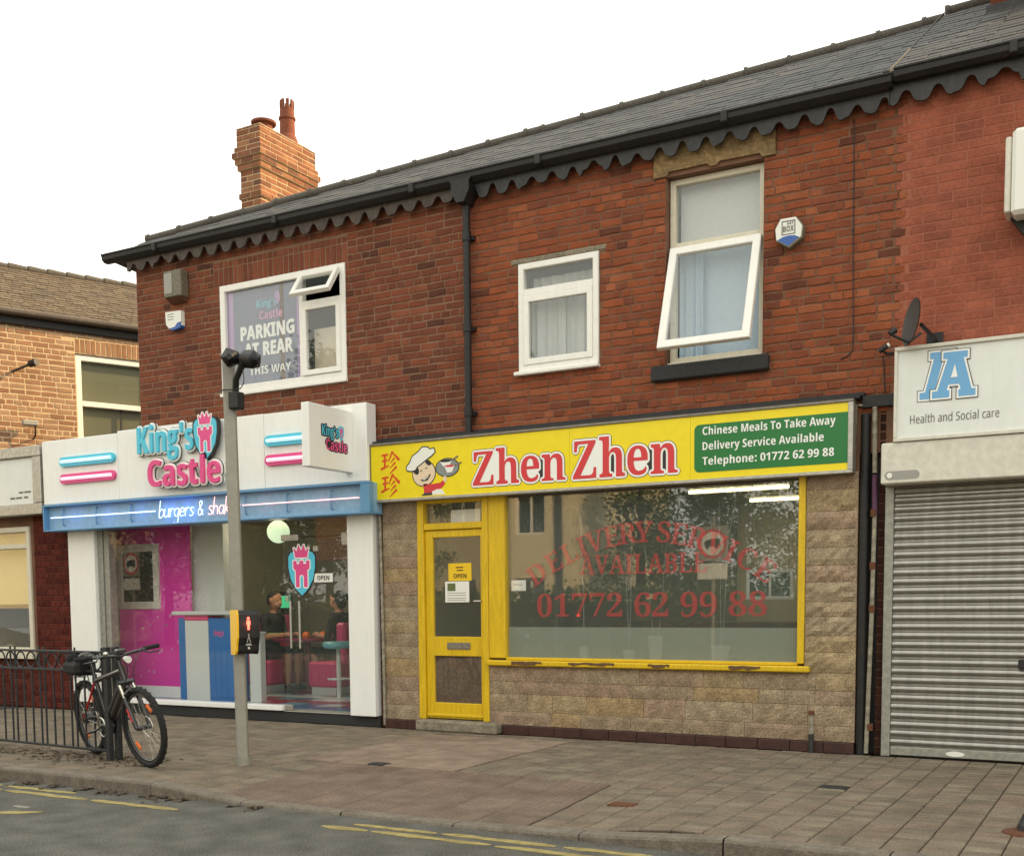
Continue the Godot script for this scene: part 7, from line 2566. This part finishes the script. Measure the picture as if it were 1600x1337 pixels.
# ---------------------------------------------------------------- across the road, mirrored in the glass
func make_tree(at: Vector3, h: float, r: float, conifer: bool, label: String) -> void:
	var t := thing("tree", label, "tree", at, "trees across the road")
	var tr := MB.new()
	tr.tube([at, at + Vector3(0.05, h * 0.3, 0), at + Vector3(0, h * 0.75, 0.05)], [0.2, 0.15, 0.04], 10)
	for k in 6:
		var a := rng.randf() * TAU
		var y := h * rng.randf_range(0.25, 0.6)
		tr.tube([at + Vector3(0, y, 0), at + Vector3(cos(a) * r * 0.5, y + h * 0.12, sin(a) * r * 0.5)], [0.07, 0.02], 6)
	part(tr, "trunk", M.bark, t)
	var c := MB.new()
	var clumps := []
	var big := r / 2.4
	for i in 60:
		var f := rng.randf()
		var y := lerpf(0.12, 1.0, f) * h if conifer else h * (0.62 + 0.38 * rng.randf_range(-1, 1))
		var rr := r * (1.05 - f) if conifer else r * sqrt(maxf(0.02, 1.0 - pow((y / h - 0.62) / 0.4, 2.0)))
		var a := rng.randf() * TAU
		var d := rr * sqrt(rng.randf())
		clumps.append([at + Vector3(cos(a) * d, y, sin(a) * d), r * rng.randf_range(0.16, 0.34)])
	for q in clumps:
		for i in 150:
			var p: Vector3 = q[0] + Vector3(rng.randfn(), rng.randfn() * 0.8, rng.randfn()) * q[1] * 0.55
			var s := rng.randf_range(0.06, 0.12) * big
			c.x = Transform3D(Basis.from_euler(Vector3(rng.randf() * TAU, rng.randf() * TAU, rng.randf() * TAU)), p)
			c.col = L(56, 74, 34).lerp(L(84, 98, 46), rng.randf())
			c.tri(Vector3(-s * 0.5, 0, 0), Vector3(s * 0.5, 0, 0), Vector3(0.0, s, 0.02))
			c.tri(Vector3(-s * 0.5, 0, 0), Vector3(0, -s * 0.6, 0), Vector3(s * 0.5, 0, 0))
	part(c, "crown", M.leaf, t)


func make_far_house(x0: float, x1: float, z0: float, z1: float, h: float, m: Material, label: String) -> void:
	var t := thing("rendered_house", label, "house", Vector3((x0 + x1) / 2, 0, z0), "houses across the road")
	var holes := []
	var x := x0 + 1.0
	while x < x1 - 4.2:
		holes.append([x, x + 1.1, 0.9, 2.2])
		holes.append([x, x + 1.1, 3.6, 4.9])
		x += 2.6
	var flip := Transform3D(Basis(Vector3.UP, PI), Vector3(x0 + x1, 0, z0))
	shell("wall", x0, x1, -0.15, h, -0.3, 0.0, holes, m, t, flip)
	pbox("side_wall", Vector3(x1 - 0.3, -0.15, z0 + 0.302), Vector3(x1, h, z1), m, t)
	pbox("side_wall", Vector3(x0, -0.15, z0 + 0.302), Vector3(x0 + 0.3, h, z1), m, t)
	pbox("rear_wall", Vector3(x0, -0.15, z1 + 0.002), Vector3(x1, h, z1 + 0.3), m, t)
	pbox("inner_floor", Vector3(x0 + 0.31, 2.6, z0 + 0.31), Vector3(x1 - 0.31, 2.9, z1 - 0.01), M.room_plain, t)
	for q in holes:
		var b := MB.new()
		b.x = flip
		b.frame(q[0], q[1], q[2], q[3], 0.07, -0.2, -0.1, 0.005)
		b.box(Vector3((q[0] + q[1]) / 2 - 0.03, q[2] + 0.07, -0.19), Vector3((q[0] + q[1]) / 2 + 0.03, q[3] - 0.07, -0.11))
		var w := part(b, "window", M.upvc, t)
		var p := MB.new()
		p.x = flip
		p.box(Vector3(q[0] + 0.06, q[2] + 0.06, -0.16), Vector3(q[1] - 0.06, q[3] - 0.06, -0.152))
		part(p, "pane", M.glass, w)
	var r := MB.new()
	r.col = L(92, 84, 76)
	var mid := (z0 + z1) / 2
	var rise := h + (z1 - z0) * 0.3
	r.quad(Vector3(x1 + 0.3, h, z0 - 0.3), Vector3(x0 - 0.3, h, z0 - 0.3), Vector3(x0 - 0.3, rise, mid), Vector3(x1 + 0.3, rise, mid))
	r.quad(Vector3(x0 - 0.3, h, z1 + 0.6), Vector3(x1 + 0.3, h, z1 + 0.6), Vector3(x1 + 0.3, rise, mid), Vector3(x0 - 0.3, rise, mid))
	r.tri(Vector3(x1, h, z0), Vector3(x1, h, z1), Vector3(x1, rise - 0.1, mid))
	r.tri(Vector3(x0, h, z1), Vector3(x0, h, z0), Vector3(x0, rise - 0.1, mid))
	part(r, "roof", M.roof_tile, t)


func make_across() -> void:
	make_far_house(-24.5, -15.8, 22.0, 30.0, 6.0, M.render_cream, "cream rendered house mirrored in the takeaway window")
	make_far_house(-64.0, -38.0, 17.0, 25.0, 6.4, M.render_cream, "long cream house mirrored in the low shop window")
	make_tree(Vector3(-13.3, -0.1, 21.5), 7.5, 2.0, true, "tall dark tree right of the cream house in the mirrored view")
	make_tree(Vector3(-11.6, -0.1, 22.5), 4.6, 2.0, false, "low round tree between the two tall ones in the mirrored view")
	make_tree(Vector3(-10.0, -0.1, 21.0), 7.8, 2.1, true, "broad dark tree behind the mirrored road sign")
	make_tree(Vector3(-20.0, -0.1, 18.0), 6.0, 2.0, false, "spreading tree before the mirrored cream house")
	make_tree(Vector3(-7.0, -0.1, 24.0), 6.5, 2.6, false, "wide tree seen faintly at the right of the takeaway glass")
	make_tree(Vector3(-27.0, -0.1, 19.5), 7.0, 2.8, false, "full tree mirrored above the burger shop picture")
	make_tree(Vector3(-32.5, -0.1, 21.0), 7.5, 3.0, false, "second full tree mirrored in the magenta panel")
	make_tree(Vector3(-21.5, -0.1, 25.5), 11.0, 3.6, false, "tallest tree behind the hedge mirrored in the glass door")
	make_tree(Vector3(-29.5, -0.1, 27.0), 11.5, 4.0, false, "great round tree mirrored over the serving counter")
	make_tree(Vector3(-36.0, -0.1, 27.0), 11.0, 3.8, false, "great tree mirrored beside the framed picture")
	# hedge
	var hd := thing("hedge", "long clipped hedge across the road, mirrored in the takeaway glass", "hedge", Vector3(-13, 0, 16.5))
	var b := MB.new()
	for i in 15000:
		var p := Vector3(rng.randf_range(-26, -3), 0, 0)
		var top := 1.75 + 0.25 * patchy.get_noise_1d(p.x * 8.0)
		p.y = rng.randf_range(-0.1, top)
		p.z = 16.5 + rng.randf_range(-0.5, 0.5)
		var s := rng.randf_range(0.1, 0.18)
		b.x = Transform3D(Basis.from_euler(Vector3(rng.randf() * TAU, rng.randf() * TAU, rng.randf() * TAU)), p)
		b.col = L(50, 66, 32).lerp(L(78, 90, 44), rng.randf())
		b.tri(Vector3(-s * 0.5, 0, 0), Vector3(s * 0.5, 0, 0), Vector3(0.0, s, 0.02))
	part(b, "foliage", M.leaf, hd)
	pbox("woody_core", Vector3(-25.8, -0.1, 16.2), Vector3(-3.2, 1.4, 16.8), M.bark, hd, 0.1)
	# road signs
	for q in [[Vector3(-7.67, 0, 12.0), "lorry restriction sign on a grey post, mirrored in the takeaway glass"], [Vector3(-24.4, 0, 12.0), "lorry restriction sign on a grey post, mirrored in the framed picture"]]:
		var t := thing("road_sign", q[1], "road sign", q[0], "lorry signs across the road")
		var o: Vector3 = q[0]
		ptube("post", [o, o + Vector3(0, 3.1, 0)], 0.038, M.pole_grey, t)
		var at := Transform3D(Basis(Vector3.UP, PI), o + Vector3(0, 2.55, -0.05))
		for l in [[0.38, 0.0, "sticker_grey", "backing_plate"], [0.3, 0.006, "letter_red", "red_ring"], [0.24, 0.008, "letter_white", "white_disc"]]:
			var mb := MB.new()
			mb.x = at
			if l[3] == "backing_plate":
				mb.prism(pts2([-0.33, -0.35, 0.33, -0.35, 0.33, 0.35, -0.33, 0.35]), 0.0, 0.006)
			else:
				mb.prism(ellipse(0, 0, l[0], l[0], 0, 36), l[1], l[1] + 0.002)
			part(mb, l[3], M[l[2]], t)
		var lo := MB.new()
		lo.x = at
		lo.prism(pts2([-0.17, -0.06, 0.17, -0.06, 0.17, 0.02, 0.13, 0.08, 0.07, 0.08, 0.07, 0.1, -0.17, 0.1]), 0.01, 0.012)
		lo.prism(ellipse(-0.1, -0.07, 0.04, 0.04, 0, 14), 0.012, 0.014)
		lo.prism(ellipse(0.11, -0.07, 0.04, 0.04, 0, 14), 0.012, 0.014)
		part(lo, "lorry_symbol", M.letter_black, t)
		var pl := MB.new()
		pl.x = at
		pl.prism(pts2([-0.32, -0.72, 0.32, -0.72, 0.32, -0.4, -0.32, -0.4]), 0.0, 0.006)
		part(pl, "text_plate", M.letter_white, t)
	make_car()


func make_car() -> void:
	var o := Vector3(-27.6, -0.1, 10.2)
	var t := thing("parked_car", "dark hatchback parked across the road, mirrored in the low shop window", "car", o)
	var side := pts2([-2.05, 0.3, -1.75, 0.25, 1.75, 0.25, 2.05, 0.35, 2.08, 0.62, 1.95, 0.78, 1.1, 0.92, 0.95, 0.94, -1.7, 0.94, -2.0, 0.85, -2.1, 0.6])
	var b := MB.new()
	b.x = Transform3D(Basis.IDENTITY, o)
	b.prism(side, -0.86, 0.86)
	part(b, "body", M.car_paint, t)
	var cab := MB.new()
	cab.x = b.x
	var lower := [Vector3(-1.85, 0.941, -0.8), Vector3(1.0, 0.941, -0.8), Vector3(1.0, 0.941, 0.8), Vector3(-1.85, 0.941, 0.8)]
	var upper := [Vector3(-1.45, 1.45, -0.6), Vector3(0.2, 1.45, -0.6), Vector3(0.2, 1.45, 0.6), Vector3(-1.45, 1.45, 0.6)]
	cab.quad(upper[3], upper[2], upper[1], upper[0])
	for i in 4:
		var j := (i + 1) % 4
		cab.quad(lower[j], lower[i], upper[i], upper[j])
	part(cab, "cabin", M.car_paint, t)
	var gl := MB.new()
	gl.x = b.x
	for s in [-1.0, 1.0]:
		for q in [[-1.6, -0.6], [-0.5, 0.55]]:
			var p := [Vector3(q[0], 0.98, 0.795 * s), Vector3(q[1], 0.98, 0.795 * s), Vector3(q[1] - (0.3 if q[1] > 0 else 0.0), 1.38, 0.64 * s), Vector3(q[0] + (0.2 if q[0] < -1 else 0.0), 1.38, 0.64 * s)]
			if s > 0:
				gl.quad(p[0], p[1], p[2], p[3])
			else:
				gl.quad(p[3], p[2], p[1], p[0])
	part(gl, "side_glass", mk("car_glass", S(90, 96, 96), 0.05), t)
	for x in [-1.3, 1.3]:
		for z in [-0.8, 0.8]:
			var w := MB.new()
			w.tube([o + Vector3(x, 0.31, z - 0.1), o + Vector3(x, 0.31, z + 0.1)], 0.31, 20)
			var wp := part(w, "wheel", M.tyre, t)
			var rim := MB.new()
			rim.tube([o + Vector3(x, 0.31, z - 0.105), o + Vector3(x, 0.31, z + 0.105)], 0.2, 16)
			part(rim, "rim", M.alloy, wp)
	pbox("headlight", o + Vector3(1.98, 0.55, 0.5), o + Vector3(2.1, 0.7, 0.8), M.white_plastic, t, 0.02)
	pbox("headlight", o + Vector3(1.98, 0.55, -0.8), o + Vector3(2.1, 0.7, -0.5), M.white_plastic, t, 0.02)


func _ready() -> void:
	rng.seed = 20240611
	patchy.seed = 5
	patchy.frequency = 0.35
	make_view()
	make_materials()
	make_ground()
	var one := make_house_one()
	make_kings_front(one)
	var two := make_house_two()
	make_takeaway_front(two)
	make_house_three()
	make_shutter()
	make_left_shop()
	make_left_house()
	make_kings_sign()
	make_takeaway_sign()
	make_care_sign()
	make_fixtures()
	make_kings_inside()
	make_people()
	make_pole()
	make_railing()
	make_bicycle()
	make_covers()
	make_litter()
	make_across()
